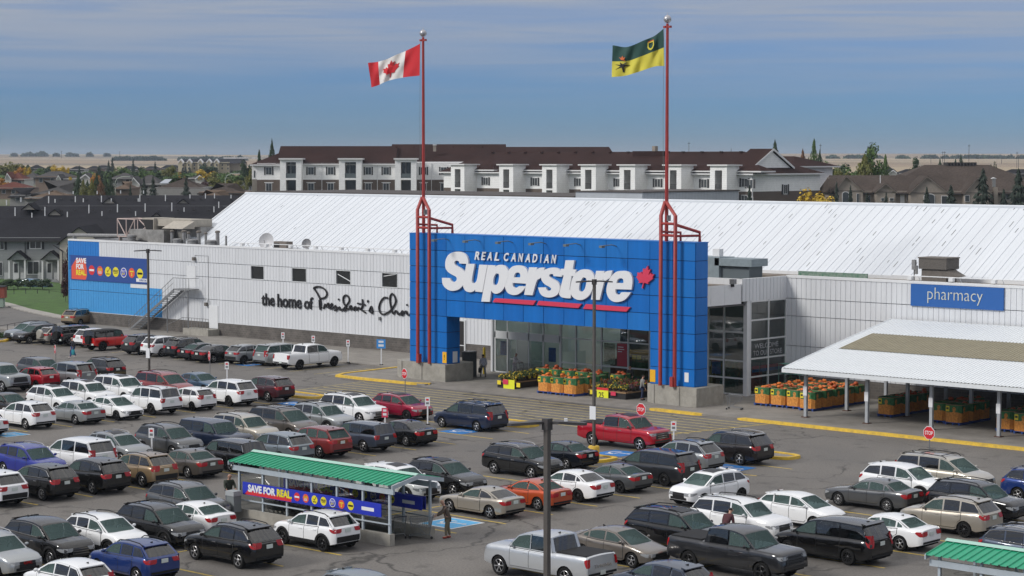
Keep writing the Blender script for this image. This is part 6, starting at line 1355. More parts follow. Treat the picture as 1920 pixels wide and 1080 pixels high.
def car_parts(kind, clad=False, rails=False, sunroof=False, chrome=False, spare=False, open_bed=False, spoiler=True, tall_tail=False):
    S = SPEC[kind]; L, W, H = S['L'], S['W'], S['H']; gc = S['gc']; Rw = S['R']; ax = [S['fa'], S['fa'] + S['wb']]; Ra = Rw + .055
    boxy = kind in ('boxy', 'jeep', 'truck')
    plan = [(0, .70), (.06, .80), (.18, .90), (.42, .965), (.9, 1.0), (L - .8, 1.0), (L - .4, .985), (L - .16, .94), (L - .05, .87), (L, .80)]
    if boxy: plan = [(0, .84), (.05, .90), (.15, .95), (.4, .985), (.9, 1.0), (L - .5, 1.0), (L - .12, .975), (L - .03, .95), (L, .92)]
    w_ = lambda s: W / 2 * lerp_pts(plan, s)
    zt = lambda s: smooth_pts(S['top'], s, .06)
    def zb(s):
        z = gc + (.10 * max(0, 1 - s / .5) if s < .5 else 0) + (.12 * max(0, 1 - (L - s) / .5) if s > L - .5 else 0)
        for a in ax:
            if abs(s - a) < Ra: z = max(z, Rw + math.sqrt(Ra * Ra - (s - a) ** 2))
        return z
    PR = [(0, .945), (.12, .985), (.4, 1.0), (.62, .992), (.80, .985), (.93, .955), (1, .90)]
    def yside(s, z): return w_(s) * lerp_pts(PR, max(0, min(1, (z - gc) / (zt(s) - gc))))
    def X(s, z):
        x = L / 2 - s; k = .14 if not boxy else .05
        x -= k * min(1.2, abs((z - .55) / .45)) ** 2 * max(0, 1 - s / .45) ** 1.5
        x += (.07 if not boxy else .03) * min(1.2, abs((z - .65) / .45)) ** 2 * max(0, 1 - (L - s) / .35) ** 1.5
        return x
    out = {}
    # ---- body shell
    st_ = {0, .03, .08, .16, .3, .45, L, L - .03, L - .08, L - .16, L - .3, L - .45}
    for a in ax:
        for k in range(9): st_.add(a - Ra * math.cos(math.pi * k / 8) * .9999)
    s = .6
    while s < L - .5: st_.add(s); s += .3
    for p in S['top'] + S['cab']: st_.add(p[0])
    if open_bed: st_ |= {S['bed'][0] - .01, S['bed'][0] + .01, S['bed'][1] - .01, S['bed'][1] + .01}
    st_ = sorted(v for v in st_ if 0 <= v <= L); st_ = [v for i, v in enumerate(st_) if i == 0 or v - st_[i - 1] > .012]
    TL = [0, .12, .3, .5, .68, .82, .93, 1.0]
    rows = []
    for s in st_:
        z0, z1 = zb(s), zt(s); half = []
        for t in TL:
            z = z0 + (z1 - z0) * t; half.append((X(s, z), yside(s, z), z))
        ye = half[-1][1]; cr = .035 if s < S['cab'][0][0] or s > S['cab'][-1][0] else .0
        if open_bed and S['bed'][0] < s < S['bed'][1]:
            topp = [(X(s, z1), ye * .90, z1 + .01), (X(s, z1), ye * .88, z1 - .5), (X(s, z1), ye * .4, z1 - .5), (X(s, z1), 0, z1 - .5)]
        else: topp = [(X(s, z1), ye * f, z1 + cr * (1 - f * f) + .012) for f in (.90, .7, .4, 0)]
        half += topp
        rows.append([(x, -y, z) for x, y, z in half] + [(x, y, z) for x, y, z in reversed(half[:-1])])
    mb = MB(); mb.grid(rows); mb.face(*rows[0]); mb.face(*rows[-1])
    out['body'] = [('body', mb.mesh('body', None, 32), 'paint')]
    # ---- underbody
    mb = MB(); mb.box(-L / 2 + .3, L / 2 - .3, -W / 2 + .28, W / 2 - .28, gc - .06, gc + .42)
    for a in ax: mb.box(L / 2 - a - Ra, L / 2 - a + Ra, -W / 2 + .06, W / 2 - .06, Rw + Ra - .012, Rw + Ra + .03)
    mb.box(-L / 2 + .12, -L / 2 + .4, -W / 2 * .8, W / 2 * .8, gc + .02, gc + .2); mb.box(L / 2 - .4, L / 2 - .14, -W / 2 * .78, W / 2 * .78, gc, gc + .2)
    out['under'] = [('underbody', mb.mesh('underbody'), M_UNDER)]
    # ---- cabin
    cab = S['cab']; zb0, zb1 = cab[0][1], cab[-1][1]
    wr = W / 2 * S['ww']; wbelt = W / 2 * .90
    belt = lambda s: lerp_pts(S['top'], s) - .02
    yg = lambda s, z: wbelt + (wr - wbelt) * max(0, min(1, (z - belt(s)) / (H - belt(s))))
    n0 = [cab[0]]; mid = catmull(cab[1:-1], 3, False); prof = n0 + [tuple(p) for p in mid] + [cab[-1]]
    bowf, bowr = (.10, .06) if not boxy else (.03, .02)
    V = [-1, -.93, -.7, -.35, 0, .35, .7, .93, 1]
    rows = []
    K = len(prof)
    for k, (s, z) in enumerate(prof):
        bow = bowf if k == 0 else bowf * .6 if k == 1 else -bowr if k == K - 1 else -bowr * .5 if k == K - 2 else 0
        y_ = yg(s, z) if 0 < k < K - 1 else wbelt * .97
        drop = (.055 if 0 < k < K - 1 else 0)
        rows.append([(L / 2 - s + bow * (1 - v * v), v * y_, z - drop * abs(v) ** 3 - (.02 if k in (0, K - 1) else 0)) for v in V])
    sed = kind in ('sedan', 'compact', 'coupe'); top_at = lambda s: lerp_pts(prof, s) - .055
    edges = [cab[0][0]] + S['pil'] + [cab[-1][0]]; rng = []
    for i, (s0, s1) in enumerate(zip(edges, edges[1:])):
        a, b_ = s0 + (.22 if i == 0 else .045), s1 - (.045 if i < len(edges) - 2 else (.30 if sed else .16))
        if kind == 'jeep' and i == 0: a = s0 + .14
        if i == 0:
            while top_at(a) - belt(a) < .17: a += .02
        while top_at(b_) - belt(b_) < .17: b_ -= .02
        if b_ - a > .08: rng.append((i, a, b_))
    def quad(k0, k1, off=0):
        a, b_ = rows[k0], rows[k1]; nn = Vector(((b_[4][2] - a[4][2]), 0, -(b_[4][0] - a[4][0]))).normalized(); nn = nn if nn.z > 0 else -nn
        def pt(v, t):
            i = next(i for i in range(len(V) - 1) if V[i] <= v <= V[i + 1]); u = (v - V[i]) / (V[i + 1] - V[i])
            return Vector(a[i]).lerp(Vector(a[i + 1]), u).lerp(Vector(b_[i]).lerp(Vector(b_[i + 1]), u), t) + nn * off
        return pt
    mb = MB(); mb.grid(rows[1:K - 1])
    for k0, k1, v0, ta, tb in ((0, 1, .90, .04, .95), (K - 1, K - 2, .8 if kind == 'truck' else .86, .05 if sed else .10, .93)):
        pt = quad(k0, k1); vv = [-v0, -.7, -.35, 0, .35, .7, v0]
        mb.grid([[pt(v, 0) for v in vv], [pt(v, ta) for v in vv]]); mb.grid([[pt(v, tb) for v in vv], [pt(v, 1) for v in vv]])
        for sg in (-1, 1): mb.grid([[pt(sg * v0, t) for t in (0, ta, tb, 1)], [pt(sg, t) for t in (0, ta, tb, 1)]])
    for sg in (-1, 1):
        ss = sorted({p[0] for p in prof} | {v for r_ in rng for v in r_[1:]} | {edges[0] + .1 * k for k in range(1, int((edges[-1] - edges[0]) / .1))})
        sd = lambda s, z, o=0: (L / 2 - s, sg * (yg(s, z) + o), z)
        for a, b_ in zip(ss, ss[1:]):
            if b_ - a < 1e-4: continue
            m_ = (a + b_) / 2; lo = lambda s: min(belt(s) - .05, lerp_pts(prof, s)); hi = lambda s: max(lo(s), lerp_pts(prof, s) - (.055 if edges[0] + .02 < s < edges[-1] - .02 else 0))
            if any(r_[1] <= m_ <= r_[2] for r_ in rng):
                mb.face(sd(a, lo(a)), sd(b_, lo(b_)), sd(b_, belt(b_) + .05), sd(a, belt(a) + .05)); mb.face(sd(a, top_at(a) - .055), sd(b_, top_at(b_) - .055), sd(b_, hi(b_)), sd(a, hi(a)))
            else: mb.face(sd(a, lo(a)), sd(b_, lo(b_)), sd(b_, hi(b_)), sd(a, hi(a)))
    out['cabin'] = [('roof', mb.mesh('roof', None, 35), 'roof')]
    # ---- what shows through the glass
    sA, sB = cab[0][0] + .12, cab[-1][0] - .14; deck = lambda s: belt(s) + .022
    mb = MB(); mb.grid([[(L / 2 - s, v * wbelt * .93, deck(s)) for v in (-1, 1)] for s in [sA + (sB - sA) * k / 8 for k in range(9)]]); out['inside'] = [('interior', mb.mesh('interior'), M_INT)]
    bp = S['pil'][0]
    for y in (-.38, .38):
        mb = MB(); s = bp + .02; z = deck(s); h = min(.34, H - .16 - z); mb.prism([(L / 2 - s + .1, y - .24, z - .02), (L / 2 - s - .02, y - .22, z - .02), (L / 2 - s - .1, y - .2, z + h * .62), (L / 2 - s, y - .2, z + h * .62)], (0, .44, 0)); mb.box(L / 2 - s - .11, L / 2 - s - .03, y - .12, y + .12, z + h * .64, z + h); out['inside'].append(('seat', mb.mesh('seat', None, None), M_SEAT))
    s = min(bp + .95, sB - .1); z = deck(s); h = min(.3, lerp_pts(prof, s) - .14 - z)
    if h > .08: mb = MB(); mb.box(L / 2 - s - .1, L / 2 - s, -wbelt * .78, wbelt * .78, z - .01, z + h * .7); out['inside'].append(('rear_bench', mb.mesh('rear_bench'), M_SEAT))
    mb = MB(); s = cab[0][0] + .45; z = deck(s); mb.tube([(L / 2 - s - .22 + .03 * math.sin(q), .38 + .17 * math.cos(q), z + .06 + .12 * math.sin(q)) for q in [2 * math.pi * k / 12 for k in range(13)]], .016, 5, False); out['inside'].append(('steering_wheel', mb.mesh('steering_wheel'), M_INT))
    # ---- glass
    def panel(k0, k1, v0, t0, t1, off):
        pt = quad(k0, k1, off); return [[pt(v, t) for v in [-v0, -.7, -.35, 0, .35, .7, v0]] for t in (t0, (t0 + t1) / 2, t1)]
    mb = MB(); mb.grid(panel(0, 1, .90, .04, .95, .004)); out['glass'] = [('windshield', mb.mesh('windshield', None, 60), 'clear')]
    mb = MB(); mb.grid(panel(K - 1, K - 2, .86 if kind != 'truck' else .8, .05 if sed else .10, .93, .004)); out['glass'].append(('rear_window', mb.mesh('rear_window', None, 60), 'rear'))
    for sg in (-1, 1):
        for i, a, b_ in rng:
            pts_t, pts_b = [], []
            for k in range(9):
                s = a + (b_ - a) * k / 8; lo, hi = belt(s) + .05, top_at(s) - .055
                if hi - lo < .03: continue
                pts_b.append((s, lo)); pts_t.append((s, hi))
            if len(pts_b) < 2: continue
            def side(s, z, o): return (L / 2 - s, sg * (yg(s, z) + o), z)
            mb = MB()
            mb.grid([[side(s, z, .004) for s, z in pts_b], [side(s, (z + z2) / 2, .008) for (s, z), (_, z2) in zip(pts_b, pts_t)], [side(s, z, .004) for s, z in pts_t]])
            out['glass'].append(('side_window', mb.mesh('side_window', None, 60), 'clear' if i == 0 else 'rear'))
        if chrome:
            q = MB(); up = []; lowr = []
            a, b_ = edges[0] + .18, edges[-1] - (.1 if kind not in ('sedan', 'compact', 'coupe') else .26)
            for k in range(19):
                s = a + (b_ - a) * k / 18; lo, hi = belt(s) + .045, top_at(s) - .05
                if hi - lo < .03: continue
                up.append((s, hi)); lowr.append((s, lo))
            side = lambda s, z: (L / 2 - s, sg * (yg(s, z) + .02), z)
            q.tube([side(*p) for p in up], .016, 4); q.tube([side(*p) for p in lowr], .016, 4)
            out['glass'].append(('window_trim', q.mesh('window_trim'), M_CHROME))
    # ---- doors
    out['doors'] = []
    for sg in (-1, 1):
        seal = MB()
        for s0, s1 in zip(S['doors'], S['doors'][1:]):
            def patch(i0, o, mbx):
                rws = []
                for k in range(8):
                    s = s0 + i0 + (s1 - s0 - 2 * i0) * k / 7; lo = gc + .10 + i0; 
                    for a in ax:
                        if abs(s - a) < Ra + .05: lo = max(lo, Rw + math.sqrt((Ra + .05) ** 2 - (s - a) ** 2) + i0)
                    hi = zt(s) - .02 - i0
                    rws.append([(X(s, lo + (hi - lo) * t), sg * (yside(s, lo + (hi - lo) * t) + o), lo + (hi - lo) * t) for t in (0, .2, .4, .6, .8, .92, 1)])
                mbx.grid(rws)
            patch(-.012, .004, seal)
            mb = MB(); patch(.012, .009, mb); zz_ = zt(s1) - .16
            hd = MB(); sh_ = s1 - .22; hd.box(L / 2 - sh_ - .11, L / 2 - sh_ + .11, sg * (yside(sh_, zz_) + .012) - .012, sg * (yside(sh_, zz_) + .012) + .022, zz_ - .016, zz_ + .016)
            out['doors'].append(('door', mb.mesh('door', None, 40), 'paint', [('handle', hd.mesh('handle'), M_CHROME if chrome else 'paint')]))
        out['glass'].append(('door_seal', seal.mesh('door_seal'), M_SEAL))
    # ---- lights, grille, plate
    def light(s0, s1, z0, z1, sg, front, yin):
        mb = MB(); rws = []
        ss = [s0 + (s1 - s0) * k / 4 for k in range(5)]; zs_ = [z0 + (z1 - z0) * k / 3 for k in range(4)]
        taper = lambda s, z: z
        for s in ss:
            f = abs(s - (s1 if front else s0)) / max(.01, s1 - s0); hh = .35 + .65 * min(1, f * 1.6)
            rws.append([(X(s, z), sg * (yside(s, z) + .008), z) for z in [z1 - (z1 - z) * hh for z in zs_]])
        mb.grid(rws)
        e = 0 if front else L; xo = .010 if front else -.010
        ew = [yside(e, z) for z in zs_]
        mb.grid([[(X(e, z) + xo, sg * (y_ + .006), z) for z, y_ in zip(zs_, ew)], [(X(e, z) + xo, sg * (y_ * (yin + .3) / 1.3), z) for z, y_ in zip(zs_, ew)], [(X(e, z) + xo, sg * y_ * yin, z + (z1 - z) * .25) for z, y_ in zip(zs_, ew)]])
        return mb
    zf = S['top'][1][1]; out['lights'] = []
    hz0, hz1 = zf - .20, zf - .05
    t0, t1 = S['tail']
    for sg in (-1, 1):
        out['lights'].append(('headlight', light(.0, .42 if not boxy else .22, hz0, hz1, sg, True, .62).mesh('headlight', None, 60), M_HEAD))
        if kind == 'jeep': out['lights'].append(('taillight', light(L - .10, L, t0, t1, sg, False, .86).mesh('taillight', None, 60), M_TAIL))
        else: out['lights'].append(('taillight', light(L - (.30 if not boxy else .14), L, t0, t1 + (.06 if tall_tail else 0), sg, False, S['ty']).mesh('taillight', None, 60), M_TAIL))
    def face_patch(e, yf, z0, z1, o):
        mb = MB(); zs_ = [z0, (z0 + z1) / 2, z1]
        mb.grid([[(X(e, z) + o, v * yside(e, z) * yf, z) for v in (-1, -.5, 0, .5, 1)] for z in zs_]); return mb
    gz0, gz1 = zf - .34, zf - .06
    if boxy: gz0 = zf - .42
    out['front'] = [('grille', face_patch(0, .62 if not boxy else .72, gz0, gz1, .012).mesh('grille'), M_GRILL), ('lower_grille', face_patch(0, .85, gc + .12, gc + .24, .014).mesh('lower_grille'), M_GRILL)]
    mb = MB(); 
    for k in range(3): 
        z = gz0 + (gz1 - gz0) * (k + .5) / 3; mb.box(X(0, z) + .008, X(0, z) + .03, -.42 * W / 2, .42 * W / 2, z - .012, z + .012)
    out['front'].append(('grille_bars', mb.mesh('grille_bars'), M_CHROME if chrome else M_CLAD))
    zp = .80 if kind in ('sedan', 'compact', 'coupe') else .92 if kind != 'jeep' else .62
    if kind == 'truck': zp = .64
    mb = MB(); mb.box(X(L, zp) - .03, X(L, zp) - .005, -.16, .16, zp - .08, zp + .08) if kind != 'jeep' else mb.box(X(L, zp) - .03, X(L, zp) - .005, -.75, -.45, zp - .08, zp + .08)
    out['front'].append(('number_plate', mb.mesh('number_plate'), M_PLATE))
    out['front'].append(('rear_bumper_trim', face_patch(L, .95, gc + .14, gc + (.24 if not clad else .40), -.012).mesh('rear_bumper_trim'), M_CHROME if kind == 'truck' and chrome else M_CLAD))
    if clad:
        for sg in (-1, 1):
            mb = MB(); mb.grid([[(X(s, z), sg * (yside(s, z) + .016), z) for z in (gc + .0, gc + .08, gc + .17)] for s in [ax[0] + Ra + .01 + (S['wb'] - 2 * Ra - .02) * k / 4 for k in range(5)]]); out['front'].append(('sill_cladding', mb.mesh('sill_cladding'), M_CLAD))
            for a in ax:
                mb = MB(); rws = []
                for k in range(13):
                    th = math.pi * k / 12; rws.append([(X(a - q * math.cos(th), Rw + q * math.sin(th)), sg * (yside(max(.02, min(L - .02, a - q * math.cos(th))), max(gc + .02, Rw + q * math.sin(th))) + .018), max(gc - .02, Rw + q * math.sin(th))) for q in (Ra - .01, Ra + .09)])
                mb.grid(rws); out['front'].append(('arch_trim', mb.mesh('arch_trim'), M_CLAD))
    # ---- mirrors
    out['mirrors'] = []
    for sg in (-1, 1):
        sx = cab[0][0] + .42; z = belt(sx) + .10
        mb = MB(); c = Vector((L / 2 - sx, sg * (W / 2 + .06), z)); rws = []
        for i in range(5):
            t = math.pi * i / 4; rr = max(.12, math.sin(t)); rws.append([c + Vector((-.06 * math.cos(t), sg * .11 * math.cos(q) * rr, .075 * math.sin(q) * rr)) for q in [2 * math.pi * k / 10 for k in range(10)]])
        mb.grid(rws, True); mb.face(*rws[0]); mb.face(*rws[-1]); mb.box(c.x - .03, c.x + .03, min(sg * (W / 2 - .12), sg * (W / 2 + .02)), max(sg * (W / 2 - .12), sg * (W / 2 + .02)), z - .06, z - .03)
        out['mirrors'].append(('mirror', mb.mesh('mirror', None, 50), 'mirror'))
    # ---- roof kit
    out['kit'] = []
    if rails:
        for sg in (-1, 1):
            P_ = [(L / 2 - s, sg * (yg(s, H) - .06), lerp_pts(prof, s) + (.05 if 0 < k < 4 else -.02)) for k, s in enumerate([cab[1][0] + .12, cab[1][0] + .3, (cab[1][0] + cab[-2][0]) / 2, cab[-2][0] - .2, cab[-2][0]])]
            mb = MB(); mb.tube(P_, .022, 6); out['kit'].append(('roof_rail', mb.mesh('roof_rail', None, 50), 'rail'))
        if rails == 2:
            for s in (2.3, 3.5):
                mb = MB(); mb.tube([(L / 2 - s, -wr + .05, lerp_pts(prof, s) + .06), (L / 2 - s, wr - .05, lerp_pts(prof, s) + .06)], .022, 5); out['kit'].append(('crossbar', mb.mesh('crossbar'), M_CLAD))
    if sunroof:
        mb = MB(); s0, s1 = cab[1][0] + .22, cab[1][0] + 1.0
        mb.grid([[(L / 2 - s, v * .40, lerp_pts(prof, s) + .012) for v in (-1, 0, 1)] for s in (s0, (s0 + s1) / 2, s1)]); out['kit'].append(('sunroof', mb.mesh('sunroof'), M_GRILL))
    sa = cab[-2][0] - .25; mb = MB(); mb.prism([(L / 2 - sa + .08, -.015, lerp_pts(prof, sa)), (L / 2 - sa - .1, -.015, lerp_pts(prof, sa) - .01), (L / 2 - sa - .09, -.015, lerp_pts(prof, sa) + .06)], (0, .03, 0)); out['kit'].append(('aerial_fin', mb.mesh('aerial_fin'), M_CLAD))
    if spoiler and kind in ('suv', 'round', 'small', 'big', 'hatch', 'van'):
        sp = cab[-2][0]; mb = MB(); zz_ = cab[-2][1]
        mb.prism([(L / 2 - sp + .1, -wr * .9, zz_ - .01), (L / 2 - sp - .16, -wr * .86, zz_ - .05), (L / 2 - sp - .16, -wr * .86, zz_ - .01), (L / 2 - sp + .1, -wr * .9, zz_ + .03)], (0, wr * 1.76, 0)); out['kit'].append(('spoiler', mb.mesh('spoiler'), 'roof'))
    if kind == 'truck' and not open_bed:
        a, b_ = S['bed']; mb = MB(); mb.box(L / 2 - b_, L / 2 - a, -W / 2 * .84, W / 2 * .84, 1.30, 1.365); out['kit'].append(('bed_cover', mb.mesh('bed_cover'), M_CLAD))
    if open_bed:
        a, b_ = S['bed']; mb = MB(); mb.face((L / 2 - b_ + .02, -W / 2 * .78, .83), (L / 2 - a - .02, -W / 2 * .78, .83), (L / 2 - a - .02, W / 2 * .78, .83), (L / 2 - b_ + .02, W / 2 * .78, .83)); out['kit'].append(('bed_liner', mb.mesh('bed_liner'), M_CLAD))
    if kind == 'jeep' or spare:
        zc = 1.0; mb = MB(); mb.lathe((-L / 2 - .02, -.12 if kind == 'jeep' else 0, zc), [(.2, -.02), (.37, 0), (.40, -.06), (.40, -.18), (.36, -.24), (.2, -.25)], 20, 'x'); out['kit'].append(('spare_wheel', mb.mesh('spare_wheel', None, 50), 'spare'))
    if kind == 'jeep':
        for sg in (-1, 1):
            for a in ax:
                mb = MB(); rws = []
                for k in range(9):
                    th = math.pi * (.08 + .84 * k / 8); rws.append([(L / 2 - (a - (Ra + .06) * math.cos(th) * 1.1), sg * (W / 2 + o), Rw + (Ra + .06) * math.sin(th)) for o in (-.25, .10)])
                mb.grid(rws); out['kit'].append(('fender_flare', mb.mesh('fender_flare'), M_CLAD))
    # ---- wheels
    out['wheels'] = []
    tw = .22
    for a in ax:
        for sg in (-1, 1):
            out['wheels'].append((L / 2 - a, sg * (W / 2 - .015), Rw, sg))
    return out, S
_wheel = {}
def wheel_meshes(Rw, style):
    key = (round(Rw, 3), style)
    if key in _wheel: return _wheel[key]
    t = MB(); t.lathe((0, 0, 0), [(Rw * .66, .0), (Rw * .72, .012), (Rw * .93, .004), (Rw, -.04), (Rw, -.18), (Rw * .93, -.21), (Rw * .6, -.2)], 22, 'y', False); tm_ = t.mesh('tyre', M_TYRE, 40)
    r = MB(); ro = Rw * .69
    r.lathe((0, 0, 0), [(ro, -.005), (ro * .93, .006), (ro * .88, -.05)], 22, 'y', False)
    n = {0: 5, 1: 10, 2: 6}[style]
    for k in range(n):
        a = 2 * math.pi * k / n; hw = .30 if style == 0 else .13 if style == 1 else .22
        c, s_ = math.cos, math.sin
        r.face((c(a - hw) * ro * .25, -.012, s_(a - hw) * ro * .25), (c(a - hw * .5) * ro * .92, -.004, s_(a - hw * .5) * ro * .92), (c(a + hw * .5) * ro * .92, -.004, s_(a + hw * .5) * ro * .92), (c(a + hw) * ro * .25, -.012, s_(a + hw) * ro * .25))
    r.lathe((0, 0, 0), [(ro * .28, -.012), (ro * .2, .004), (.001, .006)], 12, 'y', False)
    rm_ = r.mesh('rim', None, 40, False)
    b_ = MB(); b_.face(*[(math.cos(q) * ro * .95, -.06, math.sin(q) * ro * .95) for q in [2 * math.pi * i / 16 for i in range(16)]]); bm_ = b_.mesh('brake_disc', M_UNDER, None, False)
    _wheel[key] = (tm_, rm_, bm_); return _wheel[key]
_cars = {}
def paint(name, c, metal=0.0, rough=.32):
    m_ = mat('paint_' + name, c, rough, metal=metal, coat=1.0, spec=.1, coat_ior=1.6); return m_
def slot(o, m_):
    if m_ is None: return
    if len(o.data.materials) == 0: o.data.materials.append(None)
    o.material_slots[0].link = 'OBJECT'; o.material_slots[0].material = m_
def car(name, label, kind, loc, hd, col_, cat='car', dims=None, roofm=None, rim=0, rimm=None, rear='tint', railm=None, mirrorm=None, sparem=None, rz=0.0, group=None, **opt):
    key = (kind, tuple(sorted(opt.items())))
    if key not in _cars: _cars[key] = car_parts(kind, **opt)
    P_, S = _cars[key]
    r = empty(name, (loc[0], loc[1], loc[2] if len(loc) > 2 else 0.004), {'E': 0, 'N': math.pi / 2, 'W': math.pi, 'S': -math.pi / 2}[hd] + rz, label=label, cat=cat, group=group)
    dm = dims or (1, 1, 1); r.scale = tuple(q * random.uniform(.98, 1.02) for q in dm)
    lut = {'paint': col_, 'roof': roofm or col_, 'clear': M_WIN, 'rear': M_TINT if rear == 'tint' else M_WIN, 'mirror': mirrorm or col_, 'rail': railm or M_CLAD, 'spare': sparem or M_TYRE}
    def add(nm, me, mm, par):
        m_ = lut.get(mm, mm) if isinstance(mm, str) else mm
        o = bpy.data.objects.new(nm, me); col.objects.link(o); o.parent = par; slot(o, m_); return o
    for grp in ('body', 'under', 'cabin', 'inside', 'glass', 'lights', 'front', 'mirrors', 'kit'):
        for nm, me, mm in P_[grp]: add(nm, me, mm, r)
    for nm, me, mm, subs in P_['doors']:
        d = add(nm, me, mm, r)
        for n2, me2, mm2 in subs: add(n2, me2, mm2, d)
    tm_, rm_, bm_ = wheel_meshes(S['R'], rim)
    for x, y, z, sg in P_['wheels']:
        w = bpy.data.objects.new('wheel', tm_); col.objects.link(w); w.parent = r; w.location = (x, y, z); w.rotation_euler = (0, random.random() * 6, 0 if sg > 0 else math.pi)
        q = add('rim', rm_, rimm or M_RIMS, w); bd = bpy.data.objects.new('brake_disc', bm_); col.objects.link(bd); bd.parent = w
    return r
WH = paint('white', (.78, .79, .80)); PW = paint('pearl_white', (.74, .74, .73)); SV = paint('silver', (.36, .38, .39), .6); LG = paint('light_grey', (.27, .285, .295), .5); GR = paint('grey', (.085, .088, .092), .5); DG = paint('dark_grey', (.022, .023, .026), .3); BK = paint('black', (.0035, .0035, .004)); BB = paint('blue_black', (.006, .008, .013), .2); NV = paint('navy', (.010, .018, .045), .2)
BG = paint('slate_blue', (.045, .058, .085), .4); BL = paint('blue', (.012, .035, .16), .3); BV = paint('bright_blue', (.010, .02, .24), .2); SBL = paint('steel_blue', (.055, .105, .17), .4); RD = paint('red', (.35, .006, .018), .2); RDJ = paint('bright_red', (.55, .016, .014)); CH = paint('cherry', (.26, .004, .03), .3); MR = paint('maroon', (.055, .008, .014), .3); DR = paint('dull_red', (.25, .035, .038), .2); ER = paint('brick_red', (.22, .03, .03), .4)
TN = paint('tan', (.30, .215, .125), .5); CG = paint('champagne', (.38, .345, .29), .55); BE = paint('beige', (.46, .43, .37), .5); TP = paint('taupe', (.165, .145, .125), .5); BR = paint('grey_brown', (.105, .093, .083), .5); OR_ = paint('copper_orange', (.48, .075, .018), .4); PB = paint('dark_plum_brown', (.014, .011, .011), .3); PS = paint('pale_silver', (.50, .52, .54), .5); SG = paint('silver_blue', (.20, .235, .26), .5)
random.seed(2)
C = car
# along the side wall
C('parked_suv', 'silver blue SUV facing out at the left end of the wall row', 'suv', (-164.9, 112.1), 'S', SG, rails=1, rimm=M_RIMB)
C('parked_suv', 'black SUV facing out beside the silver blue SUV', 'suv', (-161.9, 110.9), 'S', BK, rim=1)
C('parked_suv', 'beige SUV with a covered spare wheel at the wall', 'small', (-159.3, 111.7), 'N', BE, spare=True, sparem=BE)
C('parked_jeep', 'black off-roader with a spare wheel at the wall', 'jeep', (-157.0, 111.9), 'N', BK, sparem=M_TYRE)
C('parked_suv', 'white SUV between the two off-roaders at the wall', 'suv', (-154.3, 112.3), 'N', WH, tall_tail=True)
C('parked_jeep', 'bright red off-roader with black top at the wall', 'jeep', (-150.9, 111.0), 'N', RDJ, roofm=M_CLAD, rimm=M_RIMB)
C('parked_suv', 'dark grey SUV to the right of the red off-roader', 'round', (-145.6, 111.2), 'N', DG, chrome=True)
C('parked_suv', 'white SUV behind the lamp post at the wall', 'suv', (-142.9, 111.2), 'N', WH, chrome=True)
C('parked_suv', 'charcoal SUV between the white SUV and the black sedans', 'suv', (-140.4, 111.7), 'N', DG, chrome=True, rails=1)
C('parked_sedan', 'dark sedan with red tail lights beside the chrome trimmed black sedan', 'sedan', (-137.8, 111.2), 'N', BB, rear='clear')
C('parked_sedan', 'long black sedan with chrome window trim at the wall', 'sedan', (-135.4, 110.9), 'N', BK, chrome=True, dims=(1.03, 1, 1))
C('parked_suv', 'grey crossover between black sedan and silver minivan', 'small', (-132.4, 111.6), 'N', LG, clad=True, rimm=M_RIMB)
C('parked_van', 'silver minivan beside the white pickup at the wall', 'van', (-129.7, 112.9), 'N', SV, rear='clear')
C('parked_pickup', 'white pickup with black wheels and open bed at the wall', 'truck', (-126.0, 112.4), 'N', WH, cat='pickup', open_bed=True, rimm=M_RIMB)
p = on_z(128, 612); C('parked_suv', 'tan SUV half hidden behind the shop corner', 'suv', (p.x - .8, p.y + 2.2, .006), 'N', TN, rails=1, rz=R(15))
# first double row
C('parked_pickup', 'silver grey pickup with big black grille facing the shop lane', 'truck', (-130.9, 86.2), 'E', LG, cat='pickup', rear='tint')
C('parked_suv', 'dark grey SUV beyond the silver grey pickup', 'suv', (-134.4, 92.5), 'E', GR)
C('parked_suv', 'red crossover seen from behind next to the grey pickup', 'small', (-129.9, 88.8), 'W', RD, rimm=M_RIMB)
C('parked_van', 'silver grey minivan seen from behind beside the red crossover', 'van', (-129.7, 91.6), 'W', LG, rear='tint')
C('parked_suv', 'dark grey SUV with roof bars behind the grey minivan', 'suv', (-131.2, 95.6), 'W', DG, rails=2, rim=1)
C('parked_suv', 'white SUV with sunroof in the first row of white cars', 'round', (-116.9, 81.5), 'E', WH, sunroof=True)
C('parked_suv', 'white SUV with dark panoramic roof beside the white boxy SUV', 'big', (-117.7, 84.7), 'E', WH, sunroof=True, chrome=True, dims=(.96, .97, .97))
C('parked_suv', 'large white SUV beside the red minivan', 'big', (-118.4, 88.1), 'E', WH, sunroof=True)
C('parked_van', 'dull red minivan under the lamp post', 'van', (-118.2, 91.7), 'E', DR, rails=1)
C('parked_sedan', 'steel blue sedan beside the red minivan', 'sedan', (-118.6, 95.3), 'E', SBL)
C('parked_sedan', 'dark brown sedan behind the white hatch backed SUV', 'sedan', (-117.5, 78.2), 'E', PB)
C('parked_suv', 'white SUV with silver wheels seen from behind at the left end', 'round', (-111.4, 75.3), 'W', WH, rim=0)
C('parked_sedan', 'silver rounded sedan beside the white SUV', 'sedan', (-111.0, 78.8), 'W', SV, rear='clear')
C('parked_sedan', 'white sedan facing out with black grille', 'compact', (-110.9, 81.9), 'E', WH, rear='clear', rimm=M_RIMB)
C('parked_suv', 'white boxy off-road SUV seen from behind', 'boxy', (-111.4, 85.2), 'W', WH, rails=1, rim=1, rimm=M_RIMB)
C('parked_hatchback', 'white hatchback between the boxy SUV and the large white SUV', 'hatch', (-111.2, 88.4), 'W', WH, rimm=M_RIMB)
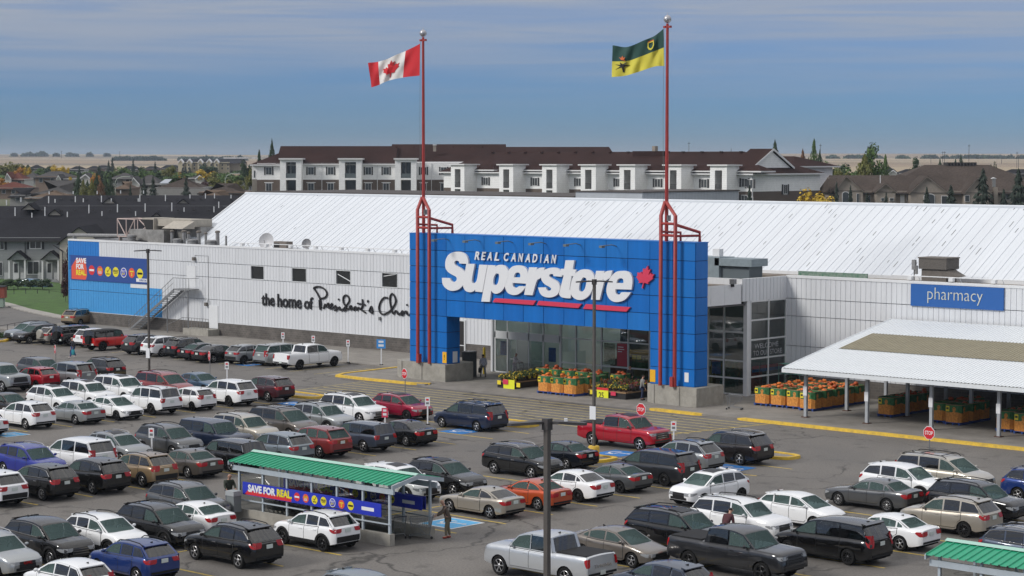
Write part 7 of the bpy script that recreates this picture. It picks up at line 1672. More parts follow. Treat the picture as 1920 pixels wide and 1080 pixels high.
C('parked_suv', 'large white SUV with red tail lights beside the maroon SUV', 'big', (-111.4, 91.8), 'W', WH, dims=(.98, .97, .97), rimm=M_RIMB, rim=1)
C('parked_suv', 'maroon SUV at the end of the first row', 'suv', (-111.5, 95.4), 'W', MR, chrome=True)
C('parked_sedan', 'white sedan cut by the picture edge beside the white SUV', 'sedan', (-110.7, 71.3), 'W', WH)
# second double row
C('parked_suv', 'deep blue SUV facing out at the left of the second row', 'suv', (-93.7, 63.7), 'E', BV, rails=1, railm=M_CHROME)
C('parked_van', 'white minivan seen from behind beside the deep blue SUV', 'van', (-94.0, 66.9), 'W', WH)
C('parked_suv', 'silver grey SUV beside the white minivan', 'small', (-94.7, 70.2), 'E', LG, rails=1, railm=M_CHROME, sunroof=True, dims=(1.06, 1, 1.03))
C('parked_suv', 'charcoal SUV behind the brown sedan', 'suv', (-94.6, 73.7), 'E', GR, rails=1)
C('parked_suv', 'navy boxy wagon in the second row', 'boxy', (-94.4, 76.9), 'E', NV, dims=(1.04, 1.0, .95))
C('parked_suv', 'pearl white SUV beside the navy wagon', 'big', (-95.3, 79.9), 'E', BE, rails=1, dims=(.95, .96, .97))
C('parked_van', 'grey brown minivan with roof bars facing out', 'van', (-95.9, 83.5), 'E', BR, rails=2)
C('parked_suv', 'pale grey crossover with roof rack and dark bonnet stripe', 'suv', (-96.1, 86.9), 'E', SV, rails=2, clad=True)
C('parked_suv', 'large white SUV with chrome grille beside the red crossover', 'big', (-98.1, 91.4), 'E', WH, rails=1, sunroof=True, chrome=True)
C('parked_suv', 'cherry red crossover facing out near the crossing', 'small', (-97.0, 94.7), 'E', CH, rimm=M_RIMB, rim=1, sunroof=True, dims=(1.06, 1, 1))
C('parked_suv', 'white crossover with black cladding at the left edge', 'suv', (-88.0, 57.3), 'W', WH, clad=True)
C('parked_suv', 'black SUV with chrome bumper strip and muddy flaps', 'round', (-87.8, 60.2), 'W', BK, chrome=True, rim=1)
C('parked_suv', 'glossy black SUV beside the tan SUV', 'suv', (-87.4, 63.1), 'W', BK, chrome=True, rim=0)
C('parked_suv', 'tan SUV with dark lower bumpers seen from behind', 'round', (-87.5, 66.2), 'W', TN, rails=1, clad=True, dims=(.96, 1, 1), tall_tail=True)
C('parked_sedan', 'grey brown sedan with small spoiler seen from behind', 'sedan', (-88.0, 69.6), 'W', BR, rear='clear')
C('parked_suv', 'black SUV with red tail lights above the shelter roof', 'boxy', (-88.0, 72.6), 'W', BK, chrome=True, dims=(.98, .97, .94))
C('parked_suv', 'silver angular SUV behind the shelter roof', 'suv', (-88.2, 76.3), 'W', SG, chrome=True)
C('parked_suv', 'brick red SUV with dusty rear window', 'suv', (-88.4, 79.4), 'W', ER, dims=(.98, 1, 1), rear='clear')
C('parked_suv', 'slate blue SUV with tall narrow tail lights', 'boxy', (-88.3, 82.7), 'W', BG, dims=(.95, .95, .93))
C('parked_sedan', 'black sedan with silver wheels at the end of its row', 'sedan', (-88.3, 86.1), 'W', BK, rim=1)
C('parked_van', 'dark blue minivan with rusty sills beside a blue bay', 'van', (-89.9, 93.8), 'W', NV, rails=2, chrome=True)
# third double row, left of and around the shelter
C('parked_suv', 'dark grey SUV with chrome grille at the shelter end', 'suv', (-76.9, 61.0), 'E', GR, rails=1, chrome=True)
C('parked_suv', 'black SUV with squared headlights facing the shelter lane', 'suv', (-73.1, 56.4), 'E', BK, rails=1, clad=True, rimm=M_RIMB)
C('parked_sedan', 'white sedan tucked behind the black squared SUV', 'compact', (-74.2, 59.1), 'W', WH, rear='clear')
C('parked_suv', 'white crossover with black roof rails and black arches', 'small', (-73.3, 53.6), 'E', WH, clad=True, rails=1, dims=(1.07, 1, 1), rimm=M_RIMB)
C('parked_suv', 'black SUV with chrome window trim beside the white crossover', 'suv', (-73.5, 50.8), 'E', BK, chrome=True, clad=True, rim=1)
q = C('parked_suv', 'silver SUV with black grille at the bottom left', 'round', (-72.8, 47.7), 'E', SV, rails=1, railm=M_CHROME)
put_text('GMC', 'lettering', M_TAIL, q, (2.375, -.2, .66), (0, 1, 0), (0, 0, 1), .4, .11, .006, .02)
C('parked_suv', 'blue small crossover with chrome tailgate strip', 'small', (-67.9, 51.0), 'W', BL, rails=1)
C('parked_hatchback', 'silver white hatchback with split rear window', 'hatch', (-66.6, 46.9), 'W', WH, tall_tail=True, rear='tint')
C('parked_suv', 'black SUV with silver wheels and muddy sides', 'round', (-67.4, 55.8), 'W', BK, rails=1, chrome=True, dims=(1.0, 1, 1.0))
C('parked_suv', 'white crossover with thick black arches beside the sale banner', 'small', (-67.5, 60.6), 'W', WH, clad=True, rails=1, rimm=M_RIMB, rim=2)
C('parked_suv', 'silver car with black window trim at the bottom edge', 'small', (-55.9, 52.7), 'E', SG, chrome=True)
C('parked_suv', 'white SUV with sunroof just behind the shelter', 'suv', (-74.0, 72.0), 'E', WH, sunroof=True, clad=True)
C('parked_suv', 'black SUV with chrome V grille behind the white sunroof SUV', 'round', (-73.6, 74.9), 'E', BK, chrome=True, sunroof=True)
C('parked_coupe', 'silver beige coupe with red tail lights beside the orange coupe', 'coupe', (-67.8, 71.5), 'W', CG, dims=(1.02, 1, 1))
C('parked_coupe', 'copper orange coupe behind the near lamp post', 'coupe', (-67.6, 74.7), 'W', OR_, rear='clear')
C('parked_sedan', 'white sedan with black wheels beside the orange coupe', 'sedan', (-67.8, 77.9), 'W', WH, rear='tint', rimm=M_RIMB, rim=1)
C('parked_coupe', 'slate grey coupe with black steel wheels', 'coupe', (-68.0, 81.4), 'W', GR, rear='clear', rimm=M_RIMB)
C('parked_van', 'dark dusty minivan beside the slate grey coupe', 'van', (-67.9, 84.8), 'W', DG, rimm=M_RIMB, rim=1)
C('parked_suv', 'silver grey SUV beyond the dusty minivan', 'round', (-69.5, 89.3), 'W', LG, rails=1)
C('moving_suv', 'black SUV with silver wheels and chrome window trim in the lane', 'suv', (-74.6, 81.9), 'E', BK, rails=1, railm=M_CHROME, chrome=True)
C('parked_sedan', 'black sedan beyond the black SUV with red tail lights', 'sedan', (-75.3, 85.6), 'W', BB, rear='clear')
C('parked_suv', 'dark plum brown SUV with chrome wheels at the row end', 'big', (-69.3, 93.4), 'W', PB, rails=1, railm=M_CHROME, chrome=True)
C('parked_pickup', 'dark red pickup with covered bed by the crossing', 'truck', (-77.4, 93.9), 'E', RD, cat='pickup', chrome=True, sunroof=True, dims=(1, 1, .98))
# right hand rows
C('moving_suv', 'white crossover with black grille driving down the right lane', 'small', (-61.6, 81.3), 'S', WH, sunroof=True, rz=R(-6), dims=(1.05, 1, 1.04), rimm=M_RIMB)
C('parked_suv', 'white SUV with seven slot grille facing out', 'big', (-55.0, 75.0), 'E', WH, rails=1, dims=(.96, .97, .98))
C('parked_suv', 'black large SUV with glass roof behind the dark pickup', 'big', (-55.2, 70.8), 'E', BK, rails=1, sunroof=True)
C('parked_pickup', 'dark grey pickup with lit headlights facing out', 'truck', (-50.3, 68.3), 'E', DG, cat='pickup', rimm=M_RIMB)
C('parked_sedan', 'taupe sedan with silver wheels beside the silver pickup', 'compact', (-55.4, 66.9), 'E', TP, rear='clear')
q = C('parked_pickup', 'silver pickup with black bed cover seen from behind', 'truck', (-55.2, 62.2), 'W', PS, cat='pickup', rim=2, dims=(.96, .98, .99), clad=False)
put_text('TUNDRA', 'lettering', M_CHROME, q, (-2.965, .55, .86), (0, -1, 0), (0, 0, 1), 1.1, .13, .006, .02)
C('parked_hatchback', 'dark slate hatchback with red rear frame at the bottom edge', 'hatch', (-49.4, 62.2), 'W', BG, tall_tail=True)
C('parked_hatchback', 'white small hatchback facing out beside the white SUV', 'hatch', (-54.8, 79.4), 'E', WH, rear='clear', rimm=M_RIMB)
C('parked_van', 'black minivan with dark wheels seen from behind', 'van', (-49.2, 73.6), 'W', BK, rimm=M_RIMB, rim=1)
C('parked_sedan', 'white sedan beside the black minivan', 'sedan', (-49.2, 77.7), 'W', WH, rear='clear')
C('parked_sedan', 'grey sedan with full width red tail light', 'sedan', (-55.0, 85.8), 'W', GR, rear='clear', rim=1)
C('parked_suv', 'white SUV with black arches behind the grey sedan', 'suv', (-55.4, 89.4), 'E', WH, clad=True, rimm=M_RIMB)
C('parked_van', 'beige minivan with roof bars at the top of the right row', 'van', (-55.4, 93.1), 'E', BE, rails=2)
C('parked_suv', 'black SUV with bright headlights facing the picture edge', 'big', (-49.7, 86.6), 'E', BK, rails=1, dims=(.97, .97, .98))
C('parked_suv', 'champagne SUV with black wheels beside the black SUV', 'suv', (-48.7, 82.4), 'W', CG, rails=1, rimm=M_RIMB, rim=1)
C('parked_suv', 'blue SUV at the right edge with chrome window trim', 'suv', (-49.3, 92.9), 'E', BL, chrome=True, rails=1, railm=M_CHROME)
C('parked_suv', 'blue grey SUV behind the plain trolley shelter', 'suv', (-41.7, 77.4), 'E', BG, rails=2, railm=M_CHROME, chrome=True)
# ================================================================== BEHIND THE SHOP
V = at_d
def vprism(px_py, d, depth, name, m_, parent=None, org=(0, 0, 0), **k):
    """an upright outline at forward distance d, as deep as given (metres)"""
    mb = MB(org); mb.prism([V(x, y, d) for x, y in px_py], FW0 * depth); return mb.build(name, m_, parent, **k)
def vbox(x0, x1, y0, y1, d, depth, name, m_, parent=None, org=(0, 0, 0), **k):
    return vprism([(x0, y0), (x1, y0), (x1, y1), (x0, y1)], d, depth, name, m_, parent, org, **k)
def py_of(z, d): return HORIZON + (CAM_H - z) * F_PX / d
M_DKROOF = shingle_mat('charcoal_shingles', (.022, .022, .026)); M_BNROOF = shingle_mat('dark_brown_shingles', (.033, .017, .015), .35); M_TNROOF = shingle_mat('weathered_brown_shingles', (.065, .052, .045), .6)
M_GSID = siding_mat('grey_lap_siding', (.24, .25, .25), .22); M_CSID = siding_mat('cream_lap_siding', (.46, .42, .36), .22); M_WSID = siding_mat('white_lap_siding', (.80, .80, .79), .33, depth=.22); M_BSID = siding_mat('brown_lap_siding', (.105, .078, .062), .25, depth=.3); M_STUC = mat('tan_stucco', (.27, .235, .20), .9, var=.1); M_STUCD = mat('tan_trim', (.17, .145, .125), .8)
M_WFR = mat('white_window_frame', (.66, .66, .66), .5); M_WGL = mat('window_pane', (.05, .055, .06), .08, spec=.8); M_SHUT = mat('dark_shutter', (.03, .03, .034), .7); M_FASC = mat('dark_fascia', (.025, .023, .024), .7); M_WGUT = mat('white_gutter', (.62, .62, .62), .5)
def window(par, org, x0, x1, y0, y1, d, shut=0, muntin=True, fr=M_WFR, nm='window'):
    f = vbox(x0, x1, y0, y1, d - .05, .12, nm, fr, par, org); t = max(.35, (x1 - x0) * .07)
    nx = 2 if muntin else 1
    for i in range(nx):
        a = x0 + t + (x1 - x0 - 2 * t) * i / nx + (t * .3 if i else 0); b_ = x0 + t + (x1 - x0 - 2 * t) * (i + 1) / nx - (t * .3 if i < nx - 1 else 0)
        vbox(a, b_, y0 + t, y1 - t, d - .07, .03, 'pane', M_WGL, f, org)
    if shut:
        for s in (-1, 1): xx = x1 + .1 if s > 0 else x0 - shut - .1; vbox(xx, xx + shut, y0 - .2, y1 + .2, d - .06, .1, 'shutter', M_SHUT, f, org)
    return f
def gable_roof(par, org, x0, x1, ye, yr, d, depth, m_, over=.6, name='roof', hip=0.0):
    """ridge across the view: front and back slopes"""
    s = F_PX / d; d2 = d + depth / 2; d3 = d + depth
    ze = CAM_H - (ye - HORIZON) * d / F_PX; zr = CAM_H - (yr - HORIZON) * d2 / F_PX
    P = lambda x, dd, z: (CAM + FW0 * dd + RT * ((x - 960) / F_PX * d) - Vector((0, 0, CAM_H))) + Vector((0, 0, z))
    hx = hip * s
    A, B_, C_, D_ = P(x0, d - over, ze - .25), P(x1, d - over, ze - .25), P(x1, d3 + over, ze - .25), P(x0, d3 + over, ze - .25); E_, G_ = P(x0 + hx, d2, zr), P(x1 - hx, d2, zr)
    mb = MB(org); mb.face(A, B_, G_, E_); mb.face(C_, D_, E_, G_); mb.face(D_, A, E_); mb.face(B_, C_, G_); mb.face(A, B_, C_, D_)
    o = mb.build(name, m_, par)
    mb = MB(org); mb.prism([A + Vector((0, 0, -.22)), B_ + Vector((0, 0, -.22)), B_ + Vector((0, 0, .02)), A + Vector((0, 0, .02))], FW0 * -.06); mb.build('gutter', M_WGUT if m_ is M_BNROOF else M_FASC, o)
    return o, P, (A, B_, E_, G_)
def front_gable(par, org, x0, x1, xp, ye, yp, d, depth, wm, rm, wall_to=None, over=1.2, trim=None):
    """a gable facing the camera with its own wall"""
    s = d / F_PX
    if wm: vprism([(x0, ye), (xp, yp), (x1, ye)] + ([(x1, wall_to), (x0, wall_to)] if wall_to else []), d, depth, 'gable_wall', wm, par, org)
    k = (ye - yp) / max(1, (x1 - x0) / 2); ox = over
    r = MB(org)
    for a, b_ in (((x0 - ox, ye + ox * k), (xp, yp - .1)), ((xp, yp - .1), (x1 + ox, ye + ox * k))):
        r.prism([V(a[0], a[1], d - .35), V(b_[0], b_[1], d - .35), V(b_[0], b_[1] - 2.2 * 10 / max(8, F_PX / d), d - .35), V(a[0], a[1] - 2.2 * 10 / max(8, F_PX / d), d - .35)], FW0 * (depth + .35))
    o = r.build('gable_roof', rm, par)
    if trim:
        q = MB(org)
        for a, b_ in (((x0 - ox, ye + ox * k), (xp, yp)), ((xp, yp), (x1 + ox, ye + ox * k))): q.prism([V(a[0], a[1] + 1.4, d - .4), V(b_[0], b_[1] + 1.4, d - .4), V(b_[0], b_[1] - 1.0, d - .4), V(a[0], a[1] - 1.0, d - .4)], FW0 * .04)
        q.build('barge_board', trim, o)
# ---------------- townhouse rows
def vents(par, org, lst, d):
    for px, y0, y1 in lst: vbox(px - .8, px + .8, y0, y1, d, .16, 'vent_pipe', M_TRIM, par, org)
d = 286.0
gz = py_of(0, d)
th = empty('townhouse_row', ground_at(40, d), label='grey two storey townhouses with white porches and charcoal roof', cat='townhouse'); O = tuple(th.location)
vbox(-90, 113, 445, gz + 2, d, 9, 'wall', M_GSID, th, O)
gable_roof(th, O, -92, 330, 446.5, 408, d, 11, M_DKROOF)
for x0, x1, y0, y1, sh in [(-6, 8, 449, 468, 4.5), (55, 78, 448, 467, 4.5), (50, 74, 489, 515, 0), (-8, 5, 491, 517, 0)]: window(th, O, x0, x1, y0, y1, d, sh)
for c in (32.5, 95):
    front_gable(th, O, c - 18, c + 18, c - .5, 487, 472, d - 1.8, 2.2, M_GSID, M_DKROOF)
    for s in (-15.5, 14): vbox(c + s - 1.5, c + s + 1.5, 487, gz, d - 1.7, .2, 'porch_post', M_WFR, th, O)
    dr = vbox(c - 8, c + 3, 491, 524, d - .06, .1, 'door', M_WFR, th, O); vbox(c - 6, c + .5, 494, 511, d - .1, .04, 'door_glass', M_WGL, dr, O)
    for k in range(9): vbox(c - 24 + k * 1.6, c - 23.3 + k * 1.6, 511, 524, d - 1.7, .05, 'railing', M_WFR, th, O) if k < 5 else vbox(c - 1 + k * 1.5, c - .3 + k * 1.5, 511, 524, d - 1.7, .05, 'railing', M_WFR, th, O)
    for k in range(4): vbox(c - 8 - k * .3, c + 10 + k * 3, 524 + k * 1.4, 525.5 + k * 1.4, d - 2.0 - k * .3, .35, 'step', M_GSID, th, O)
vbox(46.5, 47.6, 449, 500, d - .1, .08, 'downpipe', M_FASC, th, O)
vents(th, O, [(28, 389, 405), (84, 388, 405), (59.5, 399, 408), (126, 397, 407), (166.5, 384, 400), (191, 396, 405), (220, 383, 398), (254, 396, 405), (272, 381.5, 397)], d + 5)
ce = empty('cream_gable_house', ground_at(150, d - 6), label='cream gable ended townhouse with dark eaves beside the shop corner', cat='townhouse'); O = tuple(ce.location)
front_gable(ce, O, 112, 190, 147, 455, 427, d - 8, 12, M_CSID, M_DKROOF, gz + 6, 6); vprism([(98, 459), (100, 459), (118, 470), (118, 530), (116.5, 530), (116.5, 472)], d - 8.2, .12, 'downpipe', M_FASC, ce, O)
for i, (dd, x0, x1, ye, yr, lst) in enumerate([(316, -92, 440, 412, 386, [(12, 375, 385), (39, 370, 379), (91, 368, 381), (103, 373, 380), (141, 368, 379), (156, 372, 379), (190, 367, 379), (208.5, 372, 378), (259, 372, 378), (262, 365, 378), (322, 380, 396), (345, 389, 397), (410, 378, 390), (401, 387, 398)]), (346, 46, 470, 386, 366, [(92, 359, 364), (137, 358.5, 364), (182, 358, 364), (226, 357, 363), (269, 357, 363), (310, 365, 377), (356, 364, 372), (385, 362.5, 372), (402, 363, 372), (433, 365, 372)])]):
    p = ground_at((x0 + x1) / 2, dd); r = empty('townhouse_row', p, label=('charcoal roofed townhouse row just behind the grey townhouses', 'charcoal roofed townhouse row farthest behind the shop')[i], cat='townhouse'); O = tuple(p)
    vbox(x0 + 2, x1 - 2, ye, py_of(terrain_z(dd), dd) + 3, dd, 9, 'wall', M_GSID, r, O); gable_roof(r, O, x0, x1, ye, yr, dd, 11, M_DKROOF, hip=2.5)
    vents(r, O, lst, dd + 2)
    for xp, yp in ([(53, 383), (102, 393.5), (293, 400)], [(343, 374), (344, 388), (204, 372)])[i]:
        front_gable(r, O, xp - 12, xp + 12, xp, yp + 10, yp, dd + 1.5, 4, M_CSID, M_DKROOF)
    random.seed(i)
    for k in range(16):
        x = x0 + 15 + k * (x1 - x0 - 30) / 16 + random.uniform(-5, 5); y = yr + (ye - yr) * (.35 if i == 0 else .4); vbox(x - 2.2, x + 2.2, y - 2, y, dd + 2.5, .5, 'roof_vent', M_FASC, r, O)
# ---------------- scattered houses beyond
def house(px0, px1, ye, yr, d, rm, wm, lab, depth=11, hip=3.0, wins=True, gab=None, gtrim=None):
    p = ground_at((px0 + px1) / 2, d); r = empty('house', p, label=lab, cat='house'); O = tuple(p)
    vbox(px0 + .5, px1 - .5, ye - .5, py_of(terrain_z(d), d) + 2, d, depth, 'wall', wm, r, O); gable_roof(r, O, px0 - 1.5, px1 + 1.5, ye, yr, d, depth, rm, hip=hip)
    if wins:
        w = (px1 - px0)
        for k in range(max(1, int(w / 18))): x = px0 + w * (k + .5) / max(1, int(w / 18)); window(r, O, x - 3.5, x + 3.5, ye + 3, ye + 11, d, 0, False)
    if gab: front_gable(r, O, *gab[:3], gab[3], gab[4], d - 2, 6, wm, rm, gab[3] + 14, 1.0, gtrim)
    return r, O
RDR = shingle_mat('red_brown_shingles', (.12, .045, .035)); GYR = shingle_mat('grey_shingles', (.075, .072, .072)); TNR = shingle_mat('tan_shingles', (.13, .095, .07)); WST = mat('white_stucco', (.5, .49, .46), .8); BST = mat('brown_stucco', (.2, .15, .12), .8); GST = siding_mat('dove_grey_siding', (.25, .245, .235), .3)
house(8, 46, 336, 323, 560, RDR, WST, 'small house with a red brown roof and white gable', gab=(10, 20, 13, 334, 325), gtrim=M_WFR)
house(40, 72, 333, 323, 640, GYR, GST, 'grey roofed bungalow behind the red roof'); house(66, 130, 331, 321, 520, GYR, BST, 'brown brick bungalow with grey hip roof')
house(104, 132, 335, 329, 505, GYR, WST, 'small white gabled house beside the brick bungalow', gab=(106, 113, 109, 335, 329), gtrim=M_WFR)
house(-20, 52, 352, 341, 450, RDR, BST, 'low house with rusty brown roof', hip=4); house(18, 48, 366, 352, 405, M_DKROOF, GST, 'dark hip roofed house at the left', hip=4)
house(62, 140, 362, 338, 410, GYR, GST, 'large grey faceted hip roof house', depth=16, hip=8, wins=False); house(46, 136, 370, 357, 385, TNR, GST, 'tan low hip roof before the grey roof', hip=5, wins=False)
house(148, 172, 334, 326, 540, GYR, WST, 'white gabled house behind the dark poplars', gab=(150, 168, 160, 334, 327), gtrim=M_WFR); house(214, 246, 352, 340, 430, TNR, BST, 'rust roofed house behind the curved street lamp', wins=False)
house(206, 250, 334, 324, 560, GYR, GST, 'blue grey roofed house behind the rust roof'); house(246, 302, 345, 328, 455, GYR, WST, 'grey house with two white trimmed gables', gab=(245, 261, 250, 345, 333), gtrim=M_WFR)
r, O = house(288, 384, 352, 333.5, 430, M_TNROOF, GST, 'brown hip roof house with solar panels and grey wall', depth=13, hip=6, wins=False)
sp = MB(O); P0 = [V(299, 345.5, 433.2), V(315, 345.5, 433.2), V(322.5, 338.3, 437.2), V(309.5, 338.3, 437.2)]; sp.prism([p + Vector((0, 0, .15)) for p in P0], (0, 0, .12)); sp.build('solar_panels', mat('solar_glass', (.3, .33, .38), .1, coat=.5), r)
vbox(262, 392, 353.5, 372, 428, .3, 'garage_wall', GST, r, O)
house(372, 462, 360, 343.5, 415, M_TNROOF, BST, 'wide brown hip roof house beside the apartment block', depth=14, hip=7, wins=False); house(358, 436, 370, 356, 395, TNR, BST, 'orange brown hip roof house near the white roof', hip=6, wins=False)
house(352, 384, 334, 327, 600, GYR, WST, 'white gabled house beyond the yellow trees', gab=(366, 382, 374, 335, 329), gtrim=M_WFR); house(430, 466, 335, 327, 520, GYR, GST, 'grey roofed house beside the apartment corner', wins=False)
for i, (a, b_, e, r_) in enumerate([(52, 78, 316, 309), (128, 158, 318, 311.5), (160, 188, 317, 311), (176, 206, 315, 310), (226, 262, 318, 311), (268, 300, 317, 311.5), (300, 338, 316, 309.5)]):
    house(a, b_, e, r_, 900 + 25 * i, M_DKROOF, (GST, WST, BST)[i % 3], ('dark roofed far house at the field edge', 'dark roofed far house behind the yellow trees', 'far dark roof beside the twin spruces', 'far low roof before the stubble field', 'far dark roof behind the curved lamp', 'far dark roof left of the pale flats', 'far dark roof touching the pale flats')[i], wins=False)
# pale flats far off
p = ground_at(395, 1050); r = empty('far_flats', p, label='pale three storey flats with five white gables far off', cat='apartment block'); O = tuple(p); CRM = mat('pale_yellow_render', (.42, .38, .27), .8)
vbox(336, 430, 304, 325, 1050, 30, 'wall', CRM, r, O); gable_roof(r, O, 335, 452, 305, 298.5, 1050, 26, M_DKROOF); vbox(430, 451, 306, 320, 1052, 26, 'wall', mat('beige_render', (.3, .27, .21), .8), r, O)
for x in (338.5, 354.5, 375, 391.5, 405.5): front_gable(r, O, x - 4.5, x + 4.5, x, 306, 300.5, 1047, 4, CRM, M_WFR, 322, .3)
for k in range(9):
    x = 342 + k * 10.5
    for y in (307.5, 314): vbox(x, x + 2.6, y, y + 3.6, 1046.5, .5, 'window', M_WGL, r, O)
r = empty('far_sheds', ground_at(450, 2600), label='row of low white sheds on the far field', cat='shed'); O = tuple(r.location)
for a, b_ in ((419, 444), (448, 462), (472, 480)): vbox(a, b_, 295.2, 297.2, 2600, 20, 'shed', M_WFR, r, O)
# ---------------- apartment block, wing facing the camera
d = 402.0
ap = empty('apartment_block', ground_at(640, d), label='white and brown apartment wing with three balcony bays and brown roof', cat='apartment block'); O = tuple(ap.location); gy = py_of(terrain_z(d), d) + 2
vbox(482, 905, 306, 337, d, 16, 'upper_wall', M_WSID, ap, O); vbox(482, 905, 337.05, gy, d - .02, 16, 'lower_wall', M_BSID, ap, O)
vbox(472.5, 481.8, 307, 336, d + .5, 14, 'return_wall', M_WSID, ap, O); vbox(472.5, 481.8, 336.1, gy, d + .5, 14, 'return_wall', mat('taupe_wall', (.22, .2, .17), .8), ap, O); vbox(476, 478.2, 320, 333, d + .4, .1, 'window', M_WGL, ap, O)
gable_roof(ap, O, 470, 560, 306, 288, d, 15, M_BNROOF, hip=4.5); gable_roof(ap, O, 518, 742, 305, 274, d + .3, 17, M_BNROOF); gable_roof(ap, O, 727, 952, 301, 270.5, d + 3, 18, M_BNROOF, hip=.4)
gable_roof(ap, O, 930, 1160, 300, 275.5, d + 20, 18, M_BNROOF, hip=1.6)
vbox(930, 1150, 300, gy, d + 21, 14, 'rear_wall', M_WSID, ap, O)
for a, b_ in ((525, 565), (635.5, 677.5), (740.5, 780.5)):
    vbox(a, a + 11, 299.5, gy, d - 3, 3, 'bay_pier', M_WSID, ap, O); vbox(b_ - 10, b_, 299.5, gy, d - 3, 3, 'bay_pier', M_WSID, ap, O); vbox(a + 11, b_ - 10, 299.5, 304, d - 3, 3, 'bay_lintel', M_WSID, ap, O); vbox(a + 11, b_ - 10, 334, 337.5, d - 3, 3, 'balcony_slab', M_WSID, ap, O)
    vbox(a - 2.5, b_ + 2.5, 296.5, 299.4, d - 3.4, 5, 'bay_roof', M_WGUT, ap, O); vbox(a + 11, b_ - 10, 304, 334, d - .3, .1, 'balcony_door', M_WGL, ap, O); vbox(a + 11, b_ - 10, 338, gy, d - .3, .1, 'balcony_door', M_WGL, ap, O)
    vbox(a + 11.2, b_ - 10.2, 325, 333.8, d - 2.9, .06, 'balcony_glass', mat('balcony_glass_grey', (.11, .13, .135), .15), ap, O)
    vbox(a + 20, a + 20.8, 304, 334, d - .45, .1, 'door_mullion', M_WFR, ap, O)
for x in (504, 583, 620, 690.5, 724, 794, 832): window(ap, O, x - 6, x + 6, 313, 328, d, 2.6); window(ap, O, x - 6, x + 6, 343, 358.5, d, 0); vbox(x - 8.5, x + 8.5, 341.6, 343, d - .1, .12, 'lintel', M_WFR, ap, O)
for x in (603.5, 707.5, 809): vbox(x - .5, x + .5, 306, gy, d - .12, .1, 'downpipe', M_WFR, ap, O)
for x in (562, 585, 619, 652, 687, 743, 776, 850, 882, 905): vbox(x - 1.5, x + 1.5, 275.2, 276.2, d + 6.5, .4, 'roof_vent', M_BNROOF, ap, O)
vbox(812, 817.5, 271.5, 284, d + 5, 1, 'chimney', M_STUC, ap, O); vbox(811.5, 818, 270.8, 272.4, d + 4.8, 1.4, 'chimney_cap', M_WFR, ap, O)
# ---------------- apartment block, wing running with the shop
def on_plane_y(px, py, y): return on_y(px, py, y)
c0 = V(1410, 325, 346); XE, YF = c0.x, c0.y
bw = empty('apartment_block', (XE - 30, YF, terrain_z(346)), label='long white apartment wing with stepped balcony bays and brown hip roof', cat='apartment block'); O = tuple(bw.location); gz0 = 2.0
x_l = on_y(832, 320, YF).x; EZ, MZ = 14.45, 11.45
MB(O).box(x_l, XE, YF, YF + 20, MZ, EZ).build('upper_wall', M_WSID, bw); MB(O).box(x_l, XE - .01, YF + .01, YF + 19.99, gz0, MZ - .02).build('lower_wall', M_BSID, bw)
def hip_roof(par, org, x0, x1, y0, y1, ze, zr, hipx0, hipx1, m_, ov=.7):
    ym = (y0 + y1) / 2; a, b_, c, d_ = (x0 - ov, y0 - ov, ze), (x1 + ov, y0 - ov, ze), (x1 + ov, y1 + ov, ze), (x0 - ov, y1 + ov, ze); e_, g_ = (x0 + hipx0, ym, zr), (x1 - hipx1, ym, zr)
    mb = MB(org); mb.face(a, b_, g_, e_); mb.face(c, d_, e_, g_); mb.face(d_, a, e_); mb.face(b_, c, g_); mb.face(a, b_, c, d_); o = mb.build('roof', m_, par)
    q = MB(org); q.box(x0 - ov - .05, x1 + ov + .05, y0 - ov - .06, y0 - ov - .01, ze - .22, ze + .02); q.box(x1 + ov + .01, x1 + ov + .06, y0 - ov, y1 + ov, ze - .22, ze + .02); q.build('gutter', M_WGUT, o)
hip_roof(bw, O, x_l, XE, YF, YF + 20, EZ, 18.2, 2, 9, M_BNROOF)
def win_y(x, z0, z1, y, w=1.3, shut=True, par=bw):
    f = MB(O).box(x - w / 2, x + w / 2, y - .08, y - .01, z0, z1).build('window', M_WFR, par)
    for s in (-1, 1): MB(O).box(x + (.04 if s > 0 else -w / 2 + .08), x + (w / 2 - .08 if s > 0 else -.04), y - .1, y - .085, z0 + .08, z1 - .08).build('pane', M_WGL, f)
    if shut:
        for s in (-1, 1): MB(O).box(x + s * (w / 2 + .22) - .19, x + s * (w / 2 + .22) + .19, y - .07, y - .012, z0, z1).build('shutter', M_SHUT, f)
bays = [on_y(px, 330, YF - 3.4).x for px in (858, 949, 1030, 1103, 1176, 1262, 1347)]
